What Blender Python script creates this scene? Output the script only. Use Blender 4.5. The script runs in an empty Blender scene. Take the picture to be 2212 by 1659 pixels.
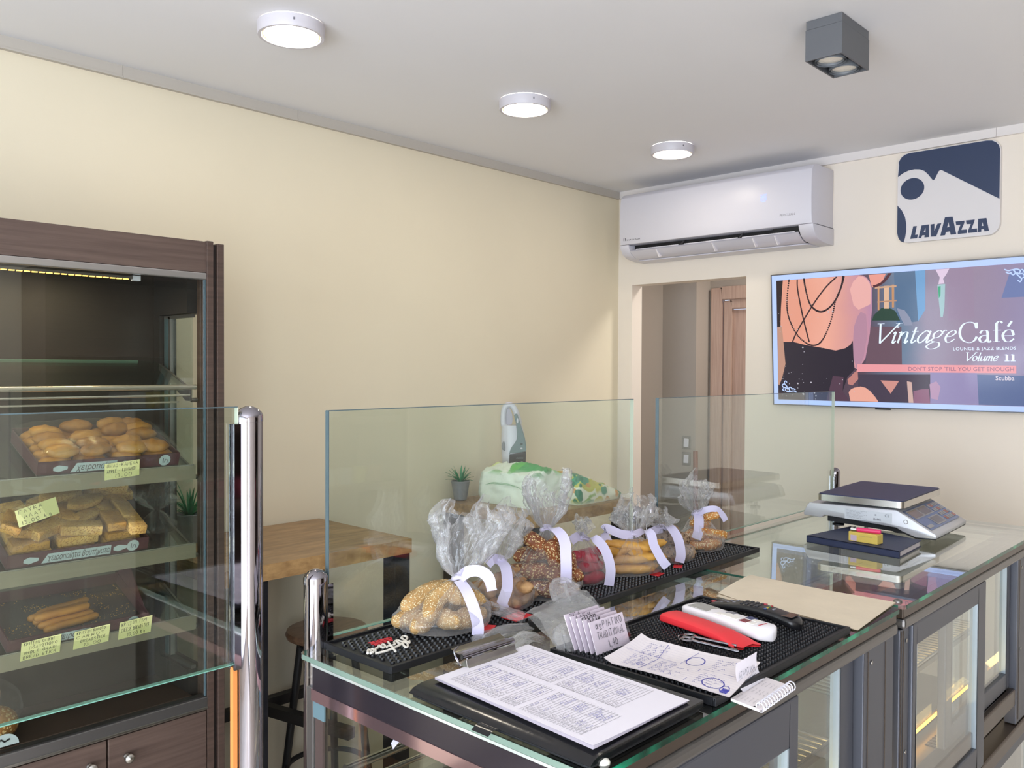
import bpy, bmesh, math, random
from mathutils import Vector, Matrix, noise
from math import sin, cos, pi, sqrt, atan2
scene = bpy.context.scene
COL = scene.collection
rnd = random.Random(7)

# ---------------------------------------------------------------- camera, world, light, exposure
CZ = 1.655
cam_d = bpy.data.cameras.new('camera')
cam_d.sensor_width = 36.0
cam_d.lens = 30.122
cam_d.clip_start = 0.02
cam = bpy.data.objects.new('camera', cam_d)
COL.objects.link(cam)
R_ = Vector((0.68936898, -0.72439596, 0.00457202))
D_ = Vector((-0.00959324, -0.01543983, -0.99983478))
F_ = Vector((0.72434687, 0.68921122, -0.01759304))
cam.matrix_world = Matrix(((R_.x, -D_.x, -F_.x, 0), (R_.y, -D_.y, -F_.y, 0), (R_.z, -D_.z, -F_.z, CZ), (0, 0, 0, 1)))
scene.camera = cam
vs = scene.view_settings
scene.display_settings.display_device = 'sRGB'
vs.view_transform = 'Standard'
vs.look = 'None'
vs.exposure = 0.28
vs.gamma = 1.0
vs.use_curve_mapping = False
cy = scene.cycles
cy.transparent_max_bounces = 40
cy.max_bounces = 10
cy.glossy_bounces = 6
cy.transmission_bounces = 8
cy.diffuse_bounces = 5
cy.sample_clamp_indirect = 4.0
cy.caustics_reflective = False
cy.caustics_refractive = False

world = bpy.data.worlds.new('daylight')
scene.world = world
world.use_nodes = True
wn = world.node_tree.nodes
bg = wn['Background']
bg.inputs[0].default_value = (0.62, 0.76, 1.0, 1)
bg.inputs[1].default_value = 1.6

def area(name, loc, rot, sx, sy, power, color):
    l = bpy.data.lights.new(name, 'AREA')
    l.shape = 'RECTANGLE'
    l.size = sx
    l.size_y = sy
    l.energy = power
    l.color = color
    o = bpy.data.objects.new(name, l)
    o.location = loc
    o.rotation_euler = rot
    COL.objects.link(o)
    return o

# daylight entering through the shop front (window_1, left of the camera) and the street door (window_2, behind)
area('shopfront_street_bounce', (-2.32, 0.05, 1.30), (0, -pi / 2 - .42, 0), 2.0, 2.4, 84.0, (0.88, 0.92, 1.0))
area('shopfront_skylight', (-2.30, 0.05, 1.30), (0, -pi / 2 + .55, 0), 2.0, 2.4, 44.0, (0.74, 0.85, 1.0))
area('street_door_daylight', (-1.35, -1.66, 1.25), (pi / 2, 0, 0), 1.2, 2.2, 58.0, (0.84, 0.90, 1.0))

area('passage_fill', (4.12, 1.62, 2.5), (0, 0, 0), .3, .3, 13.0, (1.0, .96, .92))  # unseen fill light, added to brighten the passage behind the doorway

# ---------------------------------------------------------------- mesh builder
class MB:
    def __init__(s):
        s.v = []; s.f = []; s.m = []
    def add(s, vs_, fs, mi=0):
        n = len(s.v)
        s.v += [tuple(p) for p in vs_]
        s.f += [tuple(i + n for i in f) for f in fs]
        s.m += [mi] * len(fs)
        return s
    def box(s, x0, x1, y0, y1, z0, z1, mi=0):
        return s.add([(x0, y0, z0), (x1, y0, z0), (x1, y1, z0), (x0, y1, z0), (x0, y0, z1), (x1, y0, z1), (x1, y1, z1), (x0, y1, z1)],
                     [(0, 3, 2, 1), (4, 5, 6, 7), (0, 1, 5, 4), (1, 2, 6, 5), (2, 3, 7, 6), (3, 0, 4, 7)], mi)
    def obox(s, c, size, rot=None, mi=0):
        hx, hy, hz = size[0] / 2, size[1] / 2, size[2] / 2
        P = [Vector(p) for p in ((-hx, -hy, -hz), (hx, -hy, -hz), (hx, hy, -hz), (-hx, hy, -hz), (-hx, -hy, hz), (hx, -hy, hz), (hx, hy, hz), (-hx, hy, hz))]
        M_ = rot if rot is not None else Matrix.Identity(3)
        return s.add([Vector(c) + M_ @ p for p in P], [(0, 3, 2, 1), (4, 5, 6, 7), (0, 1, 5, 4), (1, 2, 6, 5), (2, 3, 7, 6), (3, 0, 4, 7)], mi)
    def bar(s, a, b, w, h, up=(0, 0, 1), mi=0):
        a = Vector(a); b = Vector(b); d = b - a; L = d.length; d.normalize()
        u = Vector(up); x = d.cross(u)
        if x.length < 1e-4: x = d.cross(Vector((1, 0, 0)))
        x.normalize(); u = x.cross(d)
        return s.obox((a + b) / 2, (w, L, h), Matrix((x, d, u)).transposed(), mi)
    def tube(s, pts, r, n=10, mi=0, caps=True, closed=False):
        pts = [Vector(p) for p in pts]; N = len(pts)
        rr = r if isinstance(r, (list, tuple)) else [r] * N
        up = None; vv = []
        for i, p in enumerate(pts):
            if closed: t = pts[(i + 1) % N] - pts[i - 1]
            else: t = pts[min(i + 1, N - 1)] - pts[max(i - 1, 0)]
            if t.length < 1e-9: t = Vector((0, 0, 1))
            t.normalize()
            if up is None:
                up = t.orthogonal().normalized()
            up = (up - t * up.dot(t))
            if up.length < 1e-6: up = t.orthogonal()
            up.normalize()
            w = t.cross(up)
            for k in range(n):
                a = 2 * pi * k / n
                vv.append(p + (up * cos(a) + w * sin(a)) * rr[i])
        ff = []
        for i in range(N if closed else N - 1):
            j = (i + 1) % N
            for k in range(n):
                ff.append((i * n + k, i * n + (k + 1) % n, j * n + (k + 1) % n, j * n + k))
        if caps and not closed:
            ff.append(tuple(range(n - 1, -1, -1))); ff.append(tuple((N - 1) * n + k for k in range(n)))
        return s.add(vv, ff, mi)
    def lathe(s, prof, n=24, c=(0, 0, 0), axis=None, mi=0, caps=True):
        M_ = axis if axis is not None else Matrix.Identity(3)
        c = Vector(c); vv = []; ff = []
        for (r, z) in prof:
            for k in range(n):
                a = 2 * pi * k / n
                vv.append(c + M_ @ Vector((r * cos(a), r * sin(a), z)))
        for i in range(len(prof) - 1):
            for k in range(n):
                ff.append((i * n + k, i * n + (k + 1) % n, (i + 1) * n + (k + 1) % n, (i + 1) * n + k))
        if caps:
            ff.append(tuple(range(n - 1, -1, -1))); ff.append(tuple((len(prof) - 1) * n + k for k in range(n)))
        return s.add(vv, ff, mi)
    def prism(s, poly, o, u, v, w, mi=0, mi_side=None):
        # polygon in (u, v), extruded along vector w
        o = Vector(o); u = Vector(u); v = Vector(v); w = Vector(w); n = len(poly)
        A = [o + u * p[0] + v * p[1] for p in poly]
        k0 = len(s.f)
        s.add(A + [p + w for p in A], [tuple(range(n - 1, -1, -1)), tuple(range(n, 2 * n))], mi)
        return s.add(A + [p + w for p in A], [(i, (i + 1) % n, n + (i + 1) % n, n + i) for i in range(n)], mi if mi_side is None else mi_side)
    def grid(s, fn, nu, nv, mi=0, wrapu=False):
        vv = []; ff = []
        cu = nu if wrapu else nu + 1
        for j in range(nv + 1):
            for i in range(cu):
                vv.append(fn(i / nu, j / nv))
        for j in range(nv):
            for i in range(nu):
                i2 = (i + 1) % cu
                ff.append((j * cu + i, j * cu + i2, (j + 1) * cu + i2, (j + 1) * cu + i))
        return s.add(vv, ff, mi)
    def ell(s, c, r, n=12, m=8, rot=None, mi=0):
        c = Vector(c); M_ = rot if rot is not None else Matrix.Identity(3)
        def fn(u, v):
            a = 2 * pi * u; b = pi * (v - .5) * .998
            return c + M_ @ Vector((r[0] * cos(b) * cos(a), r[1] * cos(b) * sin(a), r[2] * sin(b)))
        return s.grid(fn, n, m, mi, True)
    def ribbon(s, pts, wd, nrm, mi=0, off=0.0):
        # flat stroke of width wd (float or fn(dir)) lying on a surface with normal nrm
        nrm = Vector(nrm).normalized(); P_ = [Vector(p) for p in pts]; N = len(P_); vv = []
        if N < 2: return s
        for i, p in enumerate(P_):
            t = P_[min(i + 1, N - 1)] - P_[max(i - 1, 0)]
            if t.length < 1e-9: t = Vector((1, 0, 0))
            sd = nrm.cross(t).normalized()
            w = wd(i / (N - 1)) if callable(wd) else wd
            vv += [p + sd * w / 2 + nrm * off, p - sd * w / 2 + nrm * off]
        return s.add(vv, [(2 * i, 2 * i + 1, 2 * i + 3, 2 * i + 2) for i in range(N - 1)], mi)
    def mesh(s, name, mats, origin=(0, 0, 0), smooth=False, bevel=0, seg=2, weld=False, angle=None):
        me = bpy.data.meshes.new(name)
        o = Vector(origin)
        me.from_pydata([tuple(Vector(p) - o) for p in s.v], [], s.f)
        mats = mats if isinstance(mats, (list, tuple)) else [mats]
        for m in mats: me.materials.append(m)
        me.polygons.foreach_set('material_index', s.m)
        if weld or bevel:
            bm = bmesh.new(); bm.from_mesh(me)
            bmesh.ops.remove_doubles(bm, verts=bm.verts, dist=1e-5)
            if bevel:
                ed = [e for e in bm.edges if len(e.link_faces) == 2 and e.calc_face_angle(0) > .6]
                bmesh.ops.bevel(bm, geom=ed, offset=bevel, segments=seg, affect='EDGES', profile=.5, clamp_overlap=True)
            bmesh.ops.recalc_face_normals(bm, faces=bm.faces)
            bm.to_mesh(me); bm.free()
        if smooth:
            me.polygons.foreach_set('use_smooth', [True] * len(me.polygons))
            if smooth != 'all':
                try: me.set_sharp_from_angle(angle=angle or .7)
                except Exception: pass
        me.update()
        return me
    def build(s, name, mats, parent=None, origin=None, **k):
        # world coordinates in, one mesh object out
        po = world_loc(parent) if parent is not None else Vector((0, 0, 0))
        og = Vector(origin) if origin is not None else (po if parent is not None else Vector((0, 0, 0)))
        ob = bpy.data.objects.new(name, s.mesh(name, mats, og, **k))
        COL.objects.link(ob)
        ob.location = og - po
        if parent is not None: ob.parent = parent
        WL[ob.name] = og
        return ob
WL = {}
def world_loc(o): return WL[o.name]
def tag(o, label=None, cat=None, group=None, kind=None):
    if label: o['label'] = label
    if cat: o['category'] = cat
    if group: o['group'] = group
    if kind: o['kind'] = kind
    return o
def thing(name, loc, label, cat, group=None):
    o = bpy.data.objects.new(name, None); COL.objects.link(o)
    o.empty_display_size = .05
    o.location = loc; WL[o.name] = Vector(loc)
    return tag(o, label, cat, group)
def struct(name, mb, mats, parent=None, **k):
    o = mb.build(name, mats, parent, **k)
    if parent is None: tag(o, kind='structure')
    return o
def place(name, me, loc, rot=(0, 0, 0), scale=(1, 1, 1), label=None, cat=None, group=None, parent=None):
    # an individual that shares mesh data with its like
    o = bpy.data.objects.new(name, me); COL.objects.link(o)
    o.location = loc; o.rotation_euler = rot; o.scale = scale
    WL[o.name] = Vector(loc)
    if parent is not None:
        o.parent = parent; o.location = Vector(loc) - world_loc(parent)
    return tag(o, label, cat, group)
def RZ(a): return Matrix.Rotation(a, 3, 'Z')
def RX(a): return Matrix.Rotation(a, 3, 'X')
def RY(a): return Matrix.Rotation(a, 3, 'Y')
def rr_poly(w, h, r, n=6, cx=0, cy=0):
    out = []
    for (sx, sy, a0) in ((1, 1, 0), (-1, 1, pi / 2), (-1, -1, pi), (1, -1, 3 * pi / 2)):
        for i in range(n + 1):
            a = a0 + pi / 2 * i / n
            out.append((cx + sx * (w / 2 - r) + r * cos(a), cy + sy * (h / 2 - r) + r * sin(a)))
    return out
def spline(pts, n=8):
    # Catmull-Rom through the points
    P_ = [Vector(p) for p in pts]; out = []
    for i in range(len(P_) - 1):
        p0 = P_[max(i - 1, 0)]; p1 = P_[i]; p2 = P_[i + 1]; p3 = P_[min(i + 2, len(P_) - 1)]
        for k in range(n):
            t = k / n
            out.append(.5 * ((2 * p1) + (p2 - p0) * t + (2 * p0 - 5 * p1 + 4 * p2 - p3) * t * t + (3 * p1 - p0 - 3 * p2 + p3) * t ** 3))
    out.append(P_[-1]); return out

# ---------------------------------------------------------------- materials
def srgb(h):
    h = h.lstrip('#'); c = [int(h[i:i + 2], 16) / 255 for i in (0, 2, 4)]
    return tuple((x / 12.92 if x <= .04045 else ((x + .055) / 1.055) ** 2.4) for x in c) + (1,)
MT = {}
class NT:
    def __init__(s, name):
        s.m = bpy.data.materials.new(name); s.m.use_nodes = True
        s.t = s.m.node_tree; s.n = s.t.nodes; s.b = s.n['Principled BSDF']; s.o = s.n['Material Output']
    def node(s, ty, **k):
        n = s.n.new(ty)
        for a, v in k.items(): setattr(n, a, v)
        return n
    def link(s, a, b): s.t.links.new(a, b)
    def obj(s, scale=(1, 1, 1), rot=(0, 0, 0)):
        tc = s.node('ShaderNodeTexCoord'); mp = s.node('ShaderNodeMapping')
        mp.inputs['Scale'].default_value = scale; mp.inputs['Rotation'].default_value = rot
        s.link(tc.outputs['Object'], mp.inputs[0]); return mp.outputs[0]
    def noise(s, vec, scale, detail=4, rough=.55):
        n = s.node('ShaderNodeTexNoise'); n.inputs['Scale'].default_value = scale; n.inputs['Detail'].default_value = detail; n.inputs['Roughness'].default_value = rough
        s.link(vec, n.inputs['Vector']); return n.outputs['Fac']
    def ramp(s, fac, stops):
        r = s.node('ShaderNodeValToRGB'); cr = r.color_ramp
        while len(cr.elements) < len(stops): cr.elements.new(.5)
        for e, (p, c) in zip(cr.elements, stops): e.position = p; e.color = c
        s.link(fac, r.inputs[0]); return r.outputs[0]
    def bump(s, h, strength, dist):
        b = s.node('ShaderNodeBump'); b.inputs['Strength'].default_value = strength; b.inputs['Distance'].default_value = dist
        s.link(h, b.inputs['Height']); s.link(b.outputs[0], s.b.inputs['Normal']); return b
def P_mat(name, col, rough=.5, metal=0.0, spec=.5, coat=0.0, var=0.0, vscale=30, bump=0.0, bscale=200, emit=None, estr=0, sheen=0):
    t = NT(name); b = t.b
    c = srgb(col) if isinstance(col, str) else col
    b.inputs['Base Color'].default_value = c
    b.inputs['Roughness'].default_value = rough; b.inputs['Metallic'].default_value = metal
    b.inputs['Specular IOR Level'].default_value = spec
    if coat: b.inputs['Coat Weight'].default_value = coat; b.inputs['Coat Roughness'].default_value = .05
    if sheen: b.inputs['Sheen Weight'].default_value = sheen
    if var or bump:
        v = t.obj()
        if var:
            f = t.noise(v, vscale)
            lo = tuple(x * (1 - var) for x in c[:3]) + (1,); hi = tuple(min(1, x * (1 + var)) for x in c[:3]) + (1,)
            t.link(t.ramp(f, [(.3, lo), (.7, hi)]), b.inputs['Base Color'])
        if bump:
            t.bump(t.noise(v, bscale, 3), bump, .002)
    if emit is not None:
        b.inputs['Emission Color'].default_value = srgb(emit) if isinstance(emit, str) else emit
        b.inputs['Emission Strength'].default_value = estr
    MT[name] = t.m
    return t.m
def glass_mat(name, tint, refl=1.0, rough=0.0, ior=1.5):
    # clear sheet: tinted see-through plus Fresnel reflection
    t = NT(name); t.n.remove(t.b)
    tr = t.node('ShaderNodeBsdfTransparent'); tr.inputs[0].default_value = tint
    gl = t.node('ShaderNodeBsdfGlossy'); gl.inputs['Roughness'].default_value = rough; gl.inputs[0].default_value = (1, 1, 1, 1)
    fr = t.node('ShaderNodeFresnel'); ge = t.node('ShaderNodeNewGeometry'); im = t.node('ShaderNodeMapRange')
    im.inputs['To Min'].default_value = ior; im.inputs['To Max'].default_value = 1 / ior
    t.link(ge.outputs['Backfacing'], im.inputs['Value']); t.link(im.outputs[0], fr.inputs[0])
    mx = t.node('ShaderNodeMixShader')
    mu = t.node('ShaderNodeMath', operation='MULTIPLY'); mu.inputs[1].default_value = refl
    t.link(fr.outputs[0], mu.inputs[0]); t.link(mu.outputs[0], mx.inputs[0])
    t.link(tr.outputs[0], mx.inputs[1]); t.link(gl.outputs[0], mx.inputs[2]); t.link(mx.outputs[0], t.o.inputs[0])
    MT[name] = t.m; return t.m
def film_mat(name, base=.05, edge=.5, white=.5, col=(.9, .9, .92, 1), rough=.12, noise_amt=0.0):
    # thin crinkled plastic: mostly clear, glossy, milky where it is seen edge-on
    t = NT(name); t.n.remove(t.b)
    tr = t.node('ShaderNodeBsdfTransparent'); tr.inputs[0].default_value = (.98, .98, .98, 1)
    gl = t.node('ShaderNodeBsdfGlossy'); gl.inputs['Roughness'].default_value = rough
    df = t.node('ShaderNodeBsdfDiffuse'); df.inputs[0].default_value = col
    tl = t.node('ShaderNodeBsdfTranslucent'); tl.inputs[0].default_value = col
    m0 = t.node('ShaderNodeMixShader'); m0.inputs[0].default_value = .5
    m1 = t.node('ShaderNodeMixShader'); m1.inputs[0].default_value = white
    m2 = t.node('ShaderNodeMixShader')
    lw = t.node('ShaderNodeLayerWeight'); lw.inputs[0].default_value = .35
    mr = t.node('ShaderNodeMapRange'); mr.inputs['To Min'].default_value = base; mr.inputs['To Max'].default_value = edge
    t.link(lw.outputs['Facing'], mr.inputs['Value'])
    t.link(df.outputs[0], m0.inputs[1]); t.link(tl.outputs[0], m0.inputs[2])
    t.link(gl.outputs[0], m1.inputs[1]); t.link(m0.outputs[0], m1.inputs[2])
    t.link(mr.outputs[0], m2.inputs[0]); t.link(tr.outputs[0], m2.inputs[1]); t.link(m1.outputs[0], m2.inputs[2])
    v = t.obj(); bp = t.node('ShaderNodeBump'); bp.inputs['Strength'].default_value = .6; bp.inputs['Distance'].default_value = .004
    t.link(t.noise(v, 60, 4), bp.inputs['Height'])
    t.link(bp.outputs[0], gl.inputs['Normal']); t.link(bp.outputs[0], lw.inputs['Normal'])
    t.link(m2.outputs[0], t.o.inputs[0]); MT[name] = t.m; return t.m
def wood_mat(name, c1, c2, scale=(3, 40, 40), rough=.45, bump=.15, coat=0):
    t = NT(name); v = t.obj(scale)
    f = t.noise(v, 1.6, 6, .6)
    t.link(t.ramp(f, [(.32, srgb(c1)), (.68, srgb(c2))]), t.b.inputs['Base Color'])
    t.b.inputs['Roughness'].default_value = rough
    if coat: t.b.inputs['Coat Weight'].default_value = coat
    t.bump(f, bump, .002); MT[name] = t.m; return t.m
def bread_mat(name, c1, c2, seeds=None, sscale=260, rough=.7, bscale=90, bstr=.5):
    t = NT(name); v = t.obj()
    f = t.noise(v, bscale * .35, 5, .6)
    col = t.ramp(f, [(.3, srgb(c1)), (.7, srgb(c2))])
    if seeds:
        vo = t.node('ShaderNodeTexVoronoi'); vo.inputs['Scale'].default_value = sscale
        t.link(v, vo.inputs['Vector'])
        mk = t.ramp(vo.outputs['Distance'], [(.30, (1, 1, 1, 1)), (.42, (0, 0, 0, 1))])
        mx = t.node('ShaderNodeMix', data_type='RGBA')
        t.link(mk, mx.inputs['Factor']); t.link(col, mx.inputs['A']); mx.inputs['B'].default_value = srgb(seeds)
        t.link(mx.outputs['Result'], t.b.inputs['Base Color'])
        t.bump(mk, .8, .0015)
    else:
        t.link(col, t.b.inputs['Base Color'])
        t.bump(t.noise(v, bscale * 2, 4), bstr, .002)
    t.b.inputs['Roughness'].default_value = rough; MT[name] = t.m; return t.m

wallA = P_mat('cream_paint', '#E6DBC2', .85, var=.02, vscale=2.0, bump=.05, bscale=350)
wallB = P_mat('pale_cream_paint', '#EDE3D6', .85, var=.015, vscale=2.0, bump=.05, bscale=350)
ceil_m = P_mat('ceiling_white', '#E7E6E8', .9, var=.01, vscale=1.5)
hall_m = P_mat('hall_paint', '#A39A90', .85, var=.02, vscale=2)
trim_m = P_mat('trim_grey_white', '#BDB6AC', .6)
trim_b = P_mat('trim_white', '#E4DEDB', .5)
floor_m = P_mat('floor_tile', '#E2D8CC', .35, var=.06, vscale=4)
grout_m = P_mat('grout', '#7C7368', .8)
white_plastic = P_mat('white_plastic', '#D3D1DA', .35)
white_matte = P_mat('white_matte', '#EFEBEE', .45)
lamp_body = P_mat('lamp_white_enamel', '#CCC8CE', .4)
lamp_ring = P_mat('lamp_inner_ring', '#F3CDB0', .4, emit='#FF9A50', estr=.8)
lamp_glow = P_mat('lamp_diffuser', '#FFFFFF', .5, emit=(1, .90, .74, 1), estr=30.0)
black_void = P_mat('black_void', '#101012', .6)
black_rubber = P_mat('black_rubber', '#141519', .5, spec=.4)
nub_m = P_mat('black_rubber_nub', '#1A1B1F', .38, spec=.5)
black_metal = P_mat('black_powder_metal', '#1B1A1C', .45, spec=.5)
dark_leg = P_mat('dark_steel_leg', '#34343A', .3, metal=.6, var=.3, vscale=12)
chrome = P_mat('polished_chrome', '#98949A', .05, metal=1.0)
steel = P_mat('brushed_steel', '#B9B6B0', .28, metal=1.0, var=.08, vscale=40)
alu = P_mat('satin_aluminium', '#7D7A78', .38, metal=.85)
alu_dark = P_mat('bronze_aluminium', '#5B5047', .35, metal=.7)
alu_blue = P_mat('grey_aluminium_profile', '#5C5E66', .42, metal=.55)
grey_paint = P_mat('spotlight_grey', '#606266', .5)
grey_ring = P_mat('gimbal_grey', '#6D7176', .45)
clear_glass = glass_mat('clear_glass', (.955, .975, .955, 1))
green_glass = glass_mat('float_glass', (.915, .962, .945, 1), 1.15)
top_glass = glass_mat('counter_top_glass', (.93, .965, .945, 1), 1.5)
tinted_glass = glass_mat('tinted_glass', (.80, .81, .76, 1))
cab_glass = glass_mat('cabinet_front_glass', (.93, .95, .92, 1), 1.25)
frosted = P_mat('bulb_glass', '#E9E6DA', .2, bump=.6, bscale=90)
edge_green = P_mat('glass_edge_green', '#3E6A5A', .12, coat=.5)
def edge_m():  # dark and bright patches painted in for light refracted along the glass edge
    t = NT('glass_edge_emerald'); v = t.obj((1, 1, 1))
    f = t.noise(v, 11, 3, .6)
    t.link(t.ramp(f, [(.36, srgb('#04231A')), (.48, srgb('#094432')), (.58, srgb('#0F6E50')), (.66, srgb('#15936B'))]), t.b.inputs['Base Color'])
    t.b.inputs['Roughness'].default_value = .12; t.b.inputs['Specular IOR Level'].default_value = .25
    return t.m
edge_bright = edge_m()
edge_pale = P_mat('glass_edge_pale', '#CDD2BE', .3)
edge_rim = P_mat('glass_edge_rim', '#6F8478', .15, coat=.3)
edge_steel = P_mat('glass_edge_bluegrey', '#4E6066', .25, coat=.15)
navy = P_mat('navy_print', '#2D3B59', .5)
ink_black = P_mat('ink_black', '#1A1A1E', .6)
ink_blue = P_mat('ink_blue', '#3B3FA8', .6)
ink_grey = P_mat('ink_grey', '#77757C', .7)
paper = P_mat('paper_white', '#EDE8F0', .75)
paper_warm = P_mat('paper_warm', '#E6DEDF', .75)
note_yellow = P_mat('note_yellow', '#E3DB98', .75)
kraft = P_mat('kraft_paper', '#E8DAC2', .8, var=.05, vscale=10, bump=.3, bscale=60)
red_m = P_mat('red_card', '#E5323A', .55)
film = film_mat('bag_film', .095, .70, .62)
film2 = film_mat('wrap_film', .035, .30, .3)
film3 = film_mat('loose_film', .20, .62, .7, rough=.2)
satin = P_mat('white_satin_ribbon', '#C6C0DA', .35, sheen=.4)
dark_wood = wood_mat('dark_wenge', '#3F3029', '#55433A', (2, 2, 60), .5, .1)
dark_wood_h = wood_mat('dark_wenge_horizontal', '#4A3A33', '#5F4D44', (2.5, 60, 60), .5, .1)
dark_in = P_mat('cabinet_lining', '#2C2623', .45)
table_wood = wood_mat('oak_slab', '#7E6243', '#AA875D', (5, 26, 26), .42, .12, .15)
table_edge = wood_mat('oak_live_edge', '#8B6840', '#B48E5E', (14, 40, 30), .6, .5)
seat_wood = wood_mat('stool_seat_wood', '#6E5140', '#8F6F58', (6, 40, 40), .35, .1, .3)
door_wood = wood_mat('pinkish_door_wood', '#A5897B', '#B89C8D', (60, 60, 3), .5, .12)
frame_wood = wood_mat('door_frame_wood', '#A98D7E', '#BCA292', (60, 60, 3), .5, .1)
# ---------------------------------------------------------------- room shell
XB, YA, XW, YB, ZC = 3.55, 2.63, -2.45, -1.75, 2.555
# doorway in wall_right: y 1.915..2.545, up to z 2.08
DY0, DY1, DZ = 1.915, 2.545, 2.08
m = MB(); m.box(XW - .1, XB + .1, YA, YA + .12, 0, ZC + .05); struct('wall_back', m, wallA)
m = MB()
m.box(XB, XB + .085, YB, DY0, 0, ZC + .05); m.box(XB, XB + .085, DY1, YA, 0, ZC + .05); m.box(XB, XB + .085, DY0, DY1, DZ, ZC + .05)
struct('wall_right', m, wallB, weld=True)
m = MB()
# wall_left: shop front opening y -1.1..2.25, z .15..2.42
m.box(XW - .12, XW, YB, -1.15, 0, ZC); m.box(XW - .12, XW, 2.3, YA, 0, ZC); m.box(XW - .12, XW, -1.15, 2.3, 0, .15); m.box(XW - .12, XW, -1.15, 2.3, 2.42, ZC)
struct('wall_left', m, wallB, weld=True)
m = MB()
m.box(XW, -1.95, YB - .12, YB, 0, ZC); m.box(-.75, XB + .1, YB - .12, YB, 0, ZC); m.box(-1.95, -.75, YB - .12, YB, 2.36, ZC)
struct('wall_front', m, wallB, weld=True)
m = MB(); m.box(XW - .12, 5.2, YB - .12, YA + .5, ZC, ZC + .06); struct('ceiling', m, ceil_m)
flo = MB(); flo.box(XW - .12, 5.2, YB - .12, YA + .5, -.06, -.004)
flo_o = struct('floor', flo, grout_m)
tm = MB(); tm.box(-.297, .297, -.297, .297, -.004, 0)
tme = tm.mesh('floor_tile', floor_m)
for i in range(11):
    for j in range(8):
        x = XW + .3 + i * .6; y = YB + .3 + j * .6
        if x < 4.8 and y < YA: place('floor_tile', tme, (x, min(y, YA - .29), 0), parent=flo_o)
# shop front and street door: frames with glass
m = MB()
for y in (-1.15, .0, 1.15, 2.24): m.box(XW - .09, XW - .03, y, y + .06, .15, 2.42)
m.box(XW - .09, XW - .03, -1.15, 2.3, .15, .21); m.box(XW - .09, XW - .03, -1.15, 2.3, 2.36, 2.42)
w1 = struct('window_1', m, alu)
for y in (-1.09, .06, 1.21):
    g = MB(); g.box(XW - .065, XW - .055, y, y + (1.09 if y < 1 else 1.03), .21, 2.36); g.build('pane', clear_glass, w1)
m = MB()
for x in (-1.95, -.81): m.box(x, x + .06, YB - .09, YB - .03, 0, 2.36)
m.box(-1.95, -.75, YB - .09, YB - .03, 2.3, 2.36); m.box(-1.95, -.75, YB - .09, YB - .03, 0, .06)
w2 = struct('window_2', m, alu)
g = MB(); g.box(-1.89, -.81, YB - .065, YB - .055, .06, 2.3); g.build('pane', clear_glass, w2)
# ceiling trims (cable-duct strips) in lengths
def trim(name, segs, mat, horiz):
    root = None
    for a, b in segs:
        m = MB()
        if horiz: m.box(a, b, YA - .012, YA, 2.522, ZC); m.box(a, b, YA - .016, YA, 2.518, 2.524)
        else: m.box(XB - .012, XB, a, b, 2.524, ZC); m.box(XB - .015, XB, a, b, 2.521, 2.526)
        if root is None: root = struct(name, m, mat)
        else: m.build('trim_length', mat, root)
trim('trim_1', [(XW, -.35), (-.349, 1.06), (1.061, 1.66), (1.661, 3.535)], trim_m, True)
trim('trim_2', [(YB, .9), (.901, 2.618)], trim_b, False)
# ---- passage behind the doorway
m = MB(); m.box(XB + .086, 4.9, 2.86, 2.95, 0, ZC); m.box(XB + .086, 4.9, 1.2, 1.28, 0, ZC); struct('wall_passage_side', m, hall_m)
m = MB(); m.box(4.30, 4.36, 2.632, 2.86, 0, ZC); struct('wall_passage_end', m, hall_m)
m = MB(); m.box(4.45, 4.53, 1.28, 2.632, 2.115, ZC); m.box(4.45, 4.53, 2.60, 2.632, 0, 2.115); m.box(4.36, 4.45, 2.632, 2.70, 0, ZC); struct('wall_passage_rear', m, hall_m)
m = MB()
ys = (2.615, 2.525)
def cas(m, y0, y1, x0): m.box(x0, 4.47, y1, y0, 0, 2.13)
cas(m, 2.615, 2.545, 4.425)
m.box(4.425, 4.47, 1.5, 2.545, 2.06, 2.13)
d = struct('door_1', m, frame_wood, bevel=.006)
m = MB(); m.box(4.44, 4.475, 2.49, 2.540, 0, 2.055); m.box(4.44, 4.475, 1.56, 2.49, 2.005, 2.055); m.build('door_stop', frame_wood, d, bevel=.008)
m = MB(); m.box(4.462, 4.50, 1.60, 2.488, .01, 2.003); m.build('door_leaf', door_wood, d)
# wall switches
def switch(z, lab):
    t = thing('light_switch', (4.30, 2.69, z), lab, 'switch', 'light switches in the passage')
    m = MB(); m.box(4.292, 4.30, 2.66, 2.716, z - .038, z + .038); m.build('switch_plate', P_mat('switch_plate_grey', '#77756F', .4) if 'switch_plate_grey' not in MT else MT['switch_plate_grey'], t, bevel=.002)
    m = MB(); m.obox((4.289, 2.686, z), (.008, .03, .048), RY(.06)); m.build('rocker', white_plastic, t, bevel=.002)
switch(1.232, 'upper of the two grey framed light switches in the passage')
switch(1.138, 'lower of the two grey framed light switches in the passage')
t = thing('broom', (4.22, 2.58, 0), 'brown wooden broom handle leaning beside the passage door', 'broom')
m = MB(); m.tube([(4.20, 2.555, .12), (4.27, 2.612, 1.19)], .014, 10); m.build('handle', P_mat('broom_brown', '#7A4A36', .4), t, smooth=True)
m = MB(); m.box(4.15, 4.25, 2.42, 2.59, .07, .14); m.build('broom_head', black_rubber, t, bevel=.01)
m = MB()
for i in range(14):
    for k in range(4): m.tube([(4.165 + k * .022, 2.43 + i * .012, .07), (4.16 + k * .026, 2.42 + i * .0135, .0)], .004, 4)
o = m.build('bristles', ink_black, t); o['kind'] = 'stuff'

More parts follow.
